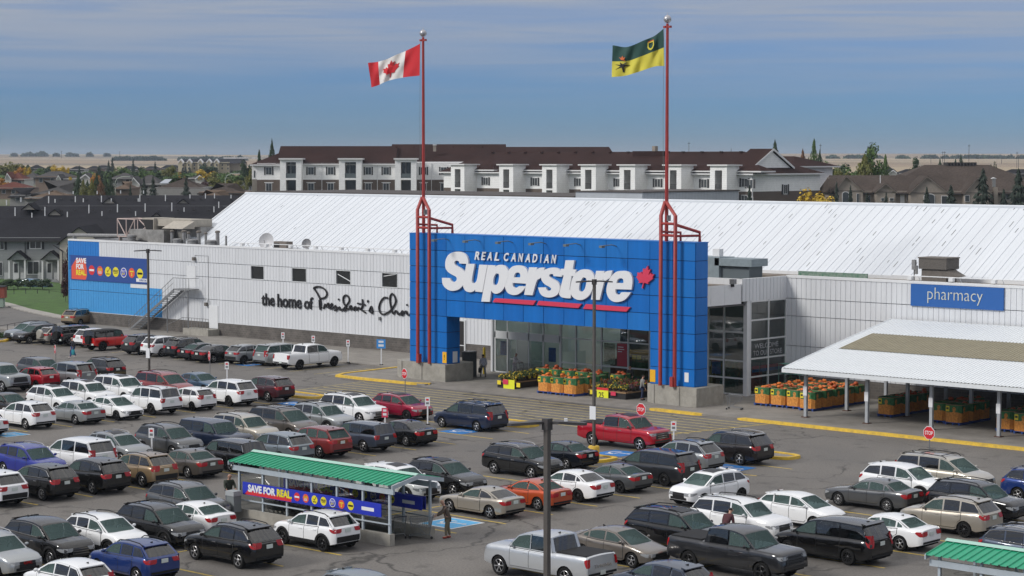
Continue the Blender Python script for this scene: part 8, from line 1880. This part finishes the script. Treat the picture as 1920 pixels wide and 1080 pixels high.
for i, x in enumerate(bays):
    h = 1.75; t = 15.75
    for a, b_ in ((x - h, x - .75), (x + .75, x + h)): MB(O).box(a, b_, YF - 3.4, YF - 3.2, gz0, t).build('bay_pier', M_WSID, bw)
    MB(O).box(x - .75, x + .75, YF - 3.39, YF - 3.2, t - .75, t).build('bay_lintel', M_WSID, bw); MB(O).box(x - .75, x + .75, YF - 3.39, YF - .1, 11.3, 11.6).build('balcony_slab', M_WSID, bw)
    MB(O).box(x + h - .2, x + h + .01, YF - 3.2, YF, gz0, t).build('bay_side', M_WSID, bw); MB(O).box(x - h, x - h + .2, YF - 3.2, YF, gz0, t).build('bay_side', M_WSID, bw)
    MB(O).box(x - h - .35, x + h + .35, YF - 3.8, YF + .5, t, t + .22).build('bay_roof', M_WGUT, bw)
    MB(O).box(x - .6, x + .5, YF - .14, YF - .05, 11.6, 13.9).build('balcony_door', M_WGL, bw); MB(O).box(x + .2, x + .75, YF - .5, YF - .1, 13.2, 13.7).build('air_conditioner', M_SHUT, bw)
    ar = MB(O); 
    for k in range(6): ar.box(x - .72 + k * .28, x - .68 + k * .28, YF - 3.3, YF - 3.25, 11.6, 12.6)
    ar.box(x - .74, x + .74, YF - 3.32, YF - 3.24, 12.58, 12.64); ar.build('balcony_rail', M_SHUT, bw)
    hip_roof(bw, O, x + h + .2, x + h + 4.6, YF - .3, YF + 3, 14.9, 15.9, .5, 1.5, M_BNROOF, .4)
    win_y(x + h + 2.3, 12.0, 13.5, YF); win_y(x + h + 2.3, 9.3, 10.6, YF, shut=False)
win_y(XE - 1.5, 12.2, 13.7, YF); win_y(XE - 1.5, 9.4, 10.9, YF)
f = MB(O).box(XE + .01, XE + .08, YF + 9.0, YF + 10.2, 10.9, 12.6).build('window', M_WFR, bw)
for a in (9.1, 9.65): MB(O).box(XE + .085, XE + .1, YF + a, YF + a + .45, 11.0, 12.5).build('pane', M_WGL, f)
for a in (8.55, 10.25): MB(O).box(XE + .01, XE + .07, YF + a, YF + a + .4, 10.9, 12.6).build('shutter', M_SHUT, f)
MB(O).box(XE + .005, XE + .05, YF - .02, YF + .25, gz0, EZ).build('corner_board', M_WFR, bw)
gd = MB(O); ym = YF + 8.0; gd.prism([(XE - 6, ym - 5.4, 15.4), (XE - 6, ym + 5.4, 15.4), (XE - 6, ym, 18.1)], (4.4, 0, 0)); gd.build('end_gable', M_WSID, bw)
q = MB(O)
for s in (-1, 1): q.prism([(XE - 6.2, ym + s * 6.1, 15.15), (XE - 6.2, ym, 18.35), (XE - 6.2, ym, 18.65), (XE - 6.2, ym + s * 6.1, 15.45)], (4.9, 0, 0))
q.build('gable_roof', M_BNROOF, bw)
q = MB(O)
for s in (-1, 1): q.prism([(XE - 1.3, ym + s * 6.15, 15.1), (XE - 1.3, ym, 18.3), (XE - 1.3, ym, 18.7), (XE - 1.3, ym + s * 6.15, 15.5)], (.06, 0, 0))
q.build('barge_board', M_WFR, bw)
for k in range(16): MB(O).box(x_l + 4 + k * 4.2, x_l + 4.5 + k * 4.2, YF + 8.9, YF + 9.3, 18.0, 18.25).build('roof_vent', M_BNROOF, bw)
hip_roof(bw, O, XE - 24, XE - 9, YF + 24, YF + 38, 15.6, 17.4, 3, 4, M_BNROOF); MB(O).box(XE - 23.5, XE - 9.5, YF + 24, YF + 38, gz0, 15.6).build('rear_wing_wall', M_WSID, bw)
vb = V(1217, 284, 372); MB(O).box(vb.x - 3, vb.x + 4, vb.y - 1, vb.y + 1, 17.2, 18.3).build('roof_hatch', M_BNROOF, bw); MB(O).box(vb.x + 1, vb.x + 1.7, vb.y - .4, vb.y + .4, 18.3, 19.2).build('flue', M_STUC, bw)
# ---------------- tan bungalow complex
d = 362.0; tn = empty('care_home', ground_at(1760, d), label='low tan stucco building with four gables and a huge weathered brown roof', cat='building'); O = tuple(tn.location); gy = py_of(terrain_z(d), d) + 2
vbox(1563, 1990, 358, gy, d, 18, 'wall', M_STUC, tn, O)
gable_roof(tn, O, 1555, 1720, 359, 328.5, d + .2, 14, M_TNROOF, hip=1.0); gable_roof(tn, O, 1640, 2000, 360, 309, d, 24, M_TNROOF, hip=11.0)
vbox(1555, 1600, 333, 345, d + 6, 3, 'side_wall', M_STUCD, tn, O)
for x0, x1, xp, yp, ye in ((1568, 1618, 1587, 331, 357), (1643, 1679, 1661, 344.5, 359), (1707, 1777, 1739, 331.5, 361), (1810, 1858, 1834, 333.5, 361)):
    front_gable(tn, O, x0, x1, xp, ye, yp, d - 2.5, 7, M_STUC, M_TNROOF, gy, 3.0, M_STUCD); vbox(x0, x1, ye - .6, ye + 1.4, d - 2.6, .1, 'band', M_STUCD, tn, O)
def arch_win(x0, x1, y0, y1, dd):
    n = 8; xm = (x0 + x1) / 2; w = (x1 - x0) / 2
    f = vprism([(x0 - 1, y1), (x0 - 1, y0)] + [(xm - math.cos(math.pi * k / n) * (w + 1), y0 - math.sin(math.pi * k / n) * 5) for k in range(n + 1)] + [(x1 + 1, y1)], dd, .1, 'window', M_WFR, tn, O)
    vprism([(x0, y1 - .5), (x0, y0)] + [(xm - math.cos(math.pi * k / n) * w, y0 - math.sin(math.pi * k / n) * 4) for k in range(n + 1)] + [(x1, y1 - .5)], dd - .04, .03, 'pane', M_WGL, f, O)
arch_win(1733, 1752, 368, 386, d - 2.6); arch_win(1580, 1591, 364, 383, d - 2.6)
for x0, x1, y0, y1, dd in ((1765, 1777, 367, 388, d - 2.6), (1606, 1610.5, 363, 383, d - 2.6), (1652, 1658, 371, 377, d - 2.6), (1668, 1676, 371, 377, d - 2.6), (1700, 1708, 365, 377, d), (1809, 1818, 366, 378, d - 2.6), (1886, 1894, 364, 375, d), (1628, 1632, 366, 380, d)): window(tn, O, x0, x1, y0, y1, dd, 0, False)
vbox(1688, 1696, 364, 390, d - .08, .1, 'door', M_WFR, tn, O)
vbox(1864, 1871, 351, gy, d - 1.5, 1, 'chimney_stack', M_STUC, tn, O); q = vbox(1861.5, 1867, 335, 350.5, d - 1.4, .6, 'flue', M_VENT, tn, O); vprism([(1859, 335), (1864, 332.5), (1869, 335)], d - 1.5, .8, 'flue_cap', M_WFR, tn, O)
vbox(1650, 1651.2, 328, 343.5, d + 1, .15, 'vent_pipe', M_TRIM, tn, O)
q = MB(O)
for k in range(9): a = V(1776 + k * 6, 308, d + 12); q.box(a.x - .5, a.x + .5, a.y - .5, a.y + .5, a.z - .6, a.z + .35)
q.build('ridge_vents', M_FASC, tn, kind='stuff')
house(1655, 1682, 323, 313, 560, M_DKROOF, WST, 'dark roofed house with white gable behind the tall poplars', gab=(1667, 1681, 1675, 324, 319), gtrim=M_WFR, wins=False); house(1686, 1730, 325, 317, 600, M_DKROOF, GST, 'charcoal roof behind the round green tree', wins=False); house(1885, 1960, 326, 317, 560, M_DKROOF, GST, 'charcoal roof beyond the care home at the right', wins=False)
# ---------------- trees
M_BARK = mat('bark', (.07, .055, .045), .9)
LEAF = {k: mat('leaf_' + k, c, .8, var=.45, vscale=.5, vcol=v) for k, c, v in [('green', (.065, .115, .022), (.035, .065, .016)), ('dark', (.028, .055, .020), (.014, .028, .012)), ('olive', (.125, .125, .022), (.065, .07, .018)), ('yellow', (.46, .31, .02), (.27, .18, .015)), ('orange', (.44, .19, .02), (.16, .08, .015)), ('spruce', (.020, .034, .022), (.010, .018, .012)), ('wine', (.055, .018, .022), (.025, .010, .012)), ('rust', (.16, .075, .035), (.09, .05, .03))]}
def tri_leaf(mb, p, nrm_, s):
    u = nrm_.orthogonal().normalized(); a = random.random() * 6.28; w = nrm_.cross(u); u, w = u * math.cos(a) + w * math.sin(a), w * math.cos(a) - u * math.sin(a)
    mb.face(p - u * s, p - w * s * .7, p + u * s, p + w * s * .7)
def crown_round(seed, n=1500):
    random.seed(seed); mb = MB(); cl_ = []
    for k in range(15):
        v = Vector((random.gauss(0, 1), random.gauss(0, 1), random.gauss(0, .8))).normalized() * random.uniform(.12, .36); cl_.append((Vector((v.x, v.y, .60 + v.z * .92)), random.uniform(.10, .19)))
    for k in range(n):
        c, rr = random.choice(cl_); v = Vector((random.gauss(0, 1), random.gauss(0, 1), random.gauss(0, 1))).normalized()
        p = c + v * rr * random.uniform(.6, 1.08); tri_leaf(mb, p, (v + Vector((0, 0, .5)) + Vector([random.uniform(-.6, .6) for _ in range(3)])).normalized(), random.uniform(.024, .046))
    me = mb.mesh('crown', None, None, False)
    t = MB(); t.tube([(0, 0, 0), (.01, 0, .3), (0, .01, .62)], [.03, .022, .01], 6)
    for c, rr in cl_[:8]: t.tube([(.005, 0, .28 + .1 * random.random()), tuple(c)], [.014, .004], 5)
    return me, t.mesh('trunk', M_BARK)
def crown_spruce(seed, n=1500):
    random.seed(seed); mb = MB()
    for k in range(n):
        h = 1 - random.random() ** .62; h = .06 + .94 * h; rad = (1 - h) * .5 * (.72 + .28 * math.sin(h * 46) + .12 * math.sin(h * 17 + seed)) * random.uniform(.35, 1.0) ** .5 + .012
        a = random.random() * 6.28; rad *= 1 + .18 * math.sin(a * 3 + h * 20); p = Vector((math.cos(a) * rad, math.sin(a) * rad, h - rad * .22)); s = random.uniform(.020, .040)
        out = Vector((math.cos(a), math.sin(a), -.9)).normalized(); side = Vector((-math.sin(a), math.cos(a), random.uniform(-.8, .8)))
        mb.face(p - out * s * 1.4, p - side * s * .6, p + out * s * 1.5, p + side * s * .6)
    t = MB(); t.tube([(0, 0, 0), (0, 0, .95)], [.025, .003], 6); return mb.mesh('crown', None, None, False), t.mesh('trunk', M_BARK)
def crown_column(seed, n=1100):
    random.seed(seed); mb = MB()
    for k in range(n):
        h = random.random(); r0 = .5 * min(1, (h + .12) * 3) * (1 - h ** 2.6) * (1 + .22 * math.sin(h * 19 + seed)); a = random.random() * 6.28; rr = r0 * random.random() ** .4 * (1 + .2 * math.sin(a * 2 + h * 13))
        p = Vector((math.cos(a) * rr, math.sin(a) * rr, .08 + h * .92)); v = Vector((math.cos(a), math.sin(a), .6)); tri_leaf(mb, p, (v + Vector([random.uniform(-.7, .7) for _ in range(3)])).normalized(), random.uniform(.028, .052))
    t = MB(); t.tube([(0, 0, 0), (0, 0, .9)], [.03, .005], 6)
    for k in range(6): a = k * 1.1; t.tube([(0, 0, .15 + k * .1), (math.cos(a) * .2, math.sin(a) * .2, .4 + k * .09)], [.012, .003], 4)
    return mb.mesh('crown', None, None, False), t.mesh('trunk', M_BARK)
def unit(pair):
    me = pair[0]; zs_ = sorted(v.co.z for v in me.vertices); xs_ = sorted(abs(v.co.x) for v in me.vertices); zm = zs_[int(len(zs_) * .995)]; xm = xs_[int(len(xs_) * .99)] * 2
    for v in me.vertices: v.co = (v.co.x / xm, v.co.y / xm, v.co.z / zm)
    return pair
KINDS = {'r': [unit(crown_round(s)) for s in (1, 2, 3)], 's': [unit(crown_spruce(s)) for s in (4, 5)], 'c': [unit(crown_column(s)) for s in (6, 7, 8)]}
_tc = [0]
def tree(px, top, d, wpx, kind, leafc, lab, name=None, zb=None):
    p = ground_at(px, d) if zb is None else None
    if p is None: p = ground_at(px, d); p.z = zb
    zt_ = CAM_H - (top - HORIZON) * d / F_PX; h = max(1.5, zt_ - p.z); w = wpx * d / F_PX * {'r': 1.2, 's': 1.5, 'c': 1.4}[kind]
    r = empty(name or {'r': 'leafy_tree', 's': 'spruce_tree', 'c': 'poplar_tree'}[kind], p, random.random() * 6, label=lab, cat='tree' if name is None else name.split('_')[-1]); _tc[0] += 1
    cm, tm2 = KINDS[kind][_tc[0] % len(KINDS[kind])]
    wf = w / {'r': .95, 's': .95, 'c': .9}[kind]
    r.scale = (wf, wf, h)
    c = bpy.data.objects.new('crown', cm); col.objects.link(c); c.parent = r; slot(c, LEAF[leafc]); t = bpy.data.objects.new('trunk', tm2); col.objects.link(t); t.parent = r
    return r
random.seed(9)
for a in [
 (18, 304, 700, 46, 'r', 'olive', 'broad olive tree above the red roof at the left edge'), (36, 314, 690, 20, 'r', 'orange', 'small orange tree beside the broad olive tree'), (6, 334, 480, 20, 'r', 'orange', 'orange tree before the rusty roofed house'), (54, 309, 760, 16, 'c', 'dark', 'dark clump beside the yellow leaning tree'), (52, 311, 720, 16, 'r', 'yellow', 'thin yellow tree right of the broad olive tree'),
 (96, 311, 740, 26, 'r', 'dark', 'dark green tree behind the brick bungalow'), (110, 309.5, 720, 24, 'r', 'yellow', 'golden tree above the brick bungalow'), (124, 311, 710, 14, 'r', 'yellow', 'small golden tree right of the larger golden tree'), (76, 315, 660, 26, 'r', 'green', 'low green tree left of the golden tree'),
 (148, 325, 402, 13, 'c', 'dark', 'tall dark poplar at the left of the clump'), (157, 336, 398, 12, 'c', 'olive', 'olive poplar second in the dark clump'), (165, 338, 400, 12, 'c', 'dark', 'shorter dark poplar in the clump'), (173, 336, 396, 12, 'c', 'olive', 'brownish poplar in the middle of the clump'), (182, 326, 402, 12, 'c', 'dark', 'tall dark poplar in the middle of the clump'), (190, 336, 398, 12, 'c', 'rust', 'rusty poplar beside the tallest dark one'), (199, 331, 400, 12, 'c', 'dark', 'dark poplar near the right end of the clump'), (208, 326, 403, 13, 'c', 'dark', 'tall dark poplar at the right end of the clump'),
 (134, 332, 500, 12, 'r', 'yellow', 'yellow tree left of the dark poplar clump'), (180, 326, 520, 16, 'r', 'orange', 'orange brown tree above the poplar clump'), (150, 311, 690, 10, 's', 'spruce', 'small spruce behind the white gabled house'), (187, 312, 640, 18, 's', 'spruce', 'broad spruce above the poplar clump'), (212, 297, 860, 10, 's', 'spruce', 'taller of the twin spruces against the field'), (205, 302, 850, 9, 's', 'spruce', 'shorter of the twin spruces against the field'), (251, 299, 860, 9, 's', 'spruce', 'lone spruce before the hazy field'), (292, 304, 800, 9, 's', 'spruce', 'lone spruce left of the pale flats'),
 (226, 313, 640, 40, 'r', 'green', 'wide green tree behind the grey house'), (264, 313, 600, 26, 'r', 'dark', 'dark round tree above the two gabled house'), (286, 318, 560, 34, 'r', 'green', 'green tree right of the two gabled house'), (316, 311, 640, 26, 'r', 'olive', 'yellow green tree left of the pale flats'), (339, 323, 560, 14, 'r', 'orange', 'orange bush tree before the pale flats'), (322, 325, 520, 34, 'r', 'green', 'low green tree above the solar panel roof'), (246, 320, 620, 26, 'r', 'green', 'mid green tree left of the two gabled house'), (300, 322, 540, 26, 'r', 'dark', 'dark green tree left of the solar panel house'),
 (349, 313, 900, 8, 's', 'spruce', 'first small spruce before the pale flats'), (357, 313, 900, 8, 's', 'spruce', 'second small spruce before the pale flats'), (343, 315, 900, 7, 's', 'spruce', 'leftmost small spruce before the pale flats'), (392, 308, 820, 30, 'r', 'dark', 'dark tree before the right end of the flats'), (388, 318, 600, 32, 'r', 'yellow', 'yellow green tree below the flats'), (404, 322, 560, 26, 'r', 'olive', 'olive tree right of the yellow green tree'), (432, 325, 500, 44, 'r', 'green', 'large green tree under the curved lamp'), (415, 333, 470, 40, 'r', 'olive', 'olive tree above the brown hip roof'), (448, 338, 450, 34, 'r', 'olive', 'olive tree beside the apartment corner'), (392, 338, 480, 24, 'r', 'wine', 'wine red tree behind the brown hip roof'), (462, 302, 520, 18, 'r', 'dark', 'dark tree at the apartment corner'), (470, 318, 460, 16, 'r', 'olive', 'tall olive tree touching the apartment wall'),
 (349.5, 335, 382, 20, 's', 'spruce', 'dark spruce before the solar panel house'), (245, 348, 372, 11, 's', 'spruce', 'small spruce on the townhouse roof line'), (271, 331, 415, 13, 's', 'spruce', 'left spruce before the two gabled house'), (288, 332, 412, 15, 's', 'spruce', 'right spruce before the two gabled house'),
 (487, 281, 450, 12, 'c', 'dark', 'short poplar left of the apartment roof'), (511, 261, 455, 12, 'c', 'dark', 'tall poplar left of the apartment roof'), (1452, 264, 470, 17, 'c', 'dark', 'dark poplar behind the end gable'), (1525, 261, 480, 15, 'c', 'green', 'tall slim poplar right of the end gable'), (1536, 281, 470, 11, 'c', 'dark', 'short poplar beside the tall slim one'), (1504, 280, 520, 12, 'c', 'rust', 'bare brownish poplar left of the slim one'), (1370, 281, 480, 5, 's', 'spruce', 'tiny spruce top above the brown roof'),
 (1634, 271, 430, 40, 'r', 'green', 'tall broad poplar above the care home roof'), (1620, 290, 425, 26, 'c', 'olive', 'shorter poplar left of the broad one'), (1659, 290, 435, 15, 'c', 'green', 'slim poplar right of the broad one'), (1718, 296, 480, 24, 'r', 'dark', 'round dark tree behind the care home roof'), (1761, 297, 700, 7, 'c', 'dark', 'pair of slim far poplars left of the ridge'), (1790, 298, 680, 8, 'c', 'dark', 'small far poplar left of the taller one'), (1800, 289, 690, 7, 'c', 'dark', 'slim tall far poplar above the ridge'), (1862, 304, 520, 14, 'r', 'dark', 'dark tree top right of the ridge'),
 (1556, 303, 480, 30, 'r', 'green', 'green tree right of the apartment end'), (1580, 308, 470, 36, 'r', 'dark', 'dark green tree before the stubble field'), (1604, 314, 460, 34, 'r', 'green', 'low green tree left of the broad poplar'), (1575, 316, 440, 30, 'r', 'olive', 'olive tree above the care home wing'),
 (1842, 321, 346, 40, 's', 'spruce', 'large spruce before the care home'), (1908, 321, 346, 44, 's', 'spruce', 'tall spruce at the right edge'), (1737, 354, 344, 22, 's', 'spruce', 'small spruce below the arched window gable'), (1782, 350, 344, 34, 's', 'spruce', 'middle spruce right of the arched window'), (1594, 351, 342, 17, 's', 'spruce', 'slim spruce before the left gable'), (1625, 363, 342, 18, 's', 'spruce', 'small spruce between the left gables'), (1661, 363, 342, 16, 's', 'spruce', 'small spruce before the twin window gable'), (1568, 344, 340, 18, 's', 'spruce', 'spruce at the apartment end wall'), (1405, 351, 338, 20, 's', 'spruce', 'spruce before the apartment corner'), (1881, 357, 344, 26, 's', 'spruce', 'spruce between the two large ones')]: tree(*a)
tree(1540, 355, 332, 60, 'r', 'yellow', 'bright golden bush before the apartment end wall', 'golden_bush'); tree(1520, 372, 332, 30, 'r', 'yellow', 'low golden bush left of the bright one', 'golden_bush')
# shrubs and hedge by the street
tree(126, 462, 236, 16, 'r', 'wine', 'wine leaved ornamental tree at the shop corner', zb=0.0); tree(121, 520, 240, 18, 'r', 'wine', 'wine leaved shrub at the shop corner', 'corner_shrub', 0.1)
for i, x in enumerate((12, 32, 55, 78)): tree(x, 550 - (i % 2), 262, 26, 'r', 'dark', ('dark hedge shrub behind the black fence at the kiosk', 'dark hedge shrub behind the second fence post', 'dark hedge shrub before the parked blue sedan', 'dark hedge shrub near the wine leaved tree')[i], 'hedge_shrub', .3)
# far wood: one mass
random.seed(31); mb = MB()
def clump(px, d, wpx, hpx, n):
    base = ground_at(px, d); w = wpx * d / F_PX; h = hpx * d / F_PX
    for k in range(n):
        x = random.uniform(-.5, .5) * w; hh = h * (1 - (2 * x / w) ** 2) * random.uniform(.55, 1); p = base + RT * x + FW0 * random.uniform(-8, 8) + Vector((0, 0, hh * random.random() ** .6)); tri_leaf(mb, p, Vector([random.gauss(0, 1) for _ in range(3)]).normalized(), .0016 * d)
for k in range(60): clump(random.uniform(-20, 480), random.uniform(700, 1100), random.uniform(15, 40), random.uniform(4, 8), 90)
for k in range(16): clump(random.uniform(1560, 1960), random.uniform(640, 900), random.uniform(15, 30), random.uniform(4, 7), 80)
mb.build('far_wood', LEAF['green'], fix=False, kind='stuff', label='far mixed trees among the houses', cat='wood')
mb = MB()
for px, w, h in ((79, 22, 8), (58, 18, 5), (28, 8, 3), (107, 6, 3), (132, 5, 5), (170, 6, 5), (140, 14, 2), (202, 5, 3), (50, 10, 3)): clump(px, 4300, w, h, 90)
for k in range(34): clump(random.uniform(1555, 1640) if k < 12 else random.uniform(1690, 1920), 3300, random.uniform(10, 26), random.uniform(2.5, 5.5), 60)
for k in range(26): clump(random.uniform(215, 480), 2900, random.uniform(14, 30), random.uniform(3, 6), 60)
mb.build('horizon_trees', LEAF['dark'], fix=False, kind='stuff', label='thin lines of trees on the horizon', cat='wood')
# poles and lamps far off
for i, (px, y0, y1, dd) in enumerate([(1766, 284, 307, 1500), (1769.5, 284, 307, 1500), (1815, 271, 308, 1500), (1905, 285, 306, 1500), (1908, 290, 306, 1500), (1744, 292, 303, 2200), (1876, 295, 306, 2200), (117, 283, 293, 3500), (226, 284, 293, 3500), (1291, 266, 288, 1500), (1537, 270, 300, 1500)]):
    r = empty('utility_pole', ground_at(px, dd), label='thin utility pole on the far plain', cat='utility pole', group='utility poles on the plain'); zt_ = CAM_H - (y0 - HORIZON) * dd / F_PX - r.location.z
    MB().tube([(0, 0, 0), (0, 0, zt_)], dd * .00011, 5).build('pole', M_SHUT, r); MB().box(-dd * .0006, dd * .0006, -.1, .1, zt_ * .93, zt_ * .95, Matrix.Rotation(R(42), 4, 'Z')).build('crossarm', M_SHUT, r)
for px, y0, dd, lab, s in ((217, 331, 420, 'pale curved street lamp before the rust roof', 1), (423, 325, 430, 'pale curved street lamp under the far flats', 1), (1737, 309, 480, 'grey curved street lamp behind the care home', -1)):
    p = ground_at(px, dd); r = empty('street_lamp', p, math.atan2(RT.y, RT.x), label=lab, cat='street lamp'); h = CAM_H - (y0 - HORIZON) * dd / F_PX - p.z
    MB().tube([(0, 0, 0), (0, 0, h * .8), (s * .4, 0, h * .93), (s * 1.3, 0, h * .99), (s * 2.4, 0, h)], .07, 6).build('post', mat('pale_lamp_steel', (.38, .42, .36), .5), r, smooth=50); MB().box(min(s * 2.2, s * 3), max(s * 2.2, s * 3), -.15, .15, h - .08, h + .08).build('lamp_head', MATS['pale_lamp_steel'], r)
# fence, kiosk, parked sedan and red box by the street
fe = empty('iron_fence', (-211, 147, .5), label='thin black iron fence along the lawn top', cat='fence'); O = tuple(fe.location)
fp = [at_d(x, y, 254) for x, y in ((-20, 537), (4, 538), (26, 539), (48, 541), (70, 543), (92, 545), (115, 548))]
for a in fp:
    b_ = a.copy(); b_.z -= .2; MB(O).tube([b_ - Vector((0, 0, 1.4)), b_ + Vector((0, 0, .25))], .045, 5).build('post', M_FASC, fe)
for a, b_ in zip(fp, fp[1:]):
    for dz in (0, -1.0): MB(O).tube([a + Vector((0, 0, dz)), b_ + Vector((0, 0, dz))], .022, 4).build('rail', M_FASC, fe)
r = empty('utility_kiosk', at_d(1, 565, 235), math.atan2(RT.y, RT.x), label='red brown kiosk with pale green base at the picture edge', cat='kiosk'); r.location.z = 0.1; MB().box(-1.6, .45, 0, 1.2, 1.05, 2.3).build('box', mat('kiosk_red', (.22, .05, .03), .7), r); MB().box(-1.5, .25, .1, 1.1, 0, 1.05).build('base', mat('kiosk_green', (.25, .32, .26), .7), r); MB().box(-1.7, .5, -.1, 1.3, 2.3, 2.4).build('lid', M_SHUT, r)
p = at_d(65, 545, 268); car('parked_sedan', 'steel blue sedan parked before the grey townhouses', 'sedan', (p.x, p.y, .05), 'E', SBL, rz=R(22))
r = empty('black_railing', (-178, 117.5, 0), label='short black railing by the silver blue SUV', cat='railing'); O = tuple(r.location)
rp_ = [on_z(x, y, 0.0) for x, y in ((-30, 633), (14, 626), (28, 623), (40, 621))]
for a in rp_: MB(O).tube([a, a + Vector((0, 0, .9))], .03, 5).build('post', M_FASC, r)
for a, b_ in zip(rp_, rp_[1:]): MB(O).tube([a + Vector((0, 0, .9)), b_ + Vector((0, 0, .9))], .025, 4).build('rail', M_FASC, r)
kp = [on_z(x, y, 0) for x, y in ((-40, 645), (8, 641), (18, 638), (24, 630), (20, 624))]; kerb('kerb', [(q.x, q.y) for q in kp], M_YEL, flat=1, kind='structure', label='yellow kerb corner at the left edge')
random.seed(4)
for i, x in enumerate((-4, 4, 11)):
    p = on_z(x, 634 - i, 0); s_ = MB(); leaf_ball(s_, (0, 0, .05), .5, 120, ([M_ML], [1]), .08, 1); rr = empty('low_shrub', p, label='low green shrub by the black railing', cat='shrub', group='low shrubs by the railing'); s_.build('foliage', M_ML, rr, fix=False)
# ---------------- haze
hz_ = MB(); cpt = FW0 * 5800; ang = math.atan2(RT.y, RT.x)
hb_ = hz_.box(-8000, 8000, -6400, 7000, -2, 62, Matrix.Translation((cpt.x, cpt.y, 0)) @ Matrix.Rotation(ang, 4, 'Z')).mesh('haze')
hm = bpy.data.materials.new('pale_haze'); hm.use_nodes = True; nt = hm.node_tree; nt.nodes.clear(); ho = N(nt, 'ShaderNodeOutputMaterial'); pv = N(nt, 'ShaderNodeVolumePrincipled'); pv.inputs['Color'].default_value = (.72, .82, .95, 1); pv.inputs['Density'].default_value = .0001; pv.inputs['Anisotropy'].default_value = .3
nt.links.new(pv.outputs[0], ho.inputs['Volume']); HAZE = link_mesh('haze', hb_, hm, kind='stuff', label='pale blue distance haze over the plain', cat='haze')
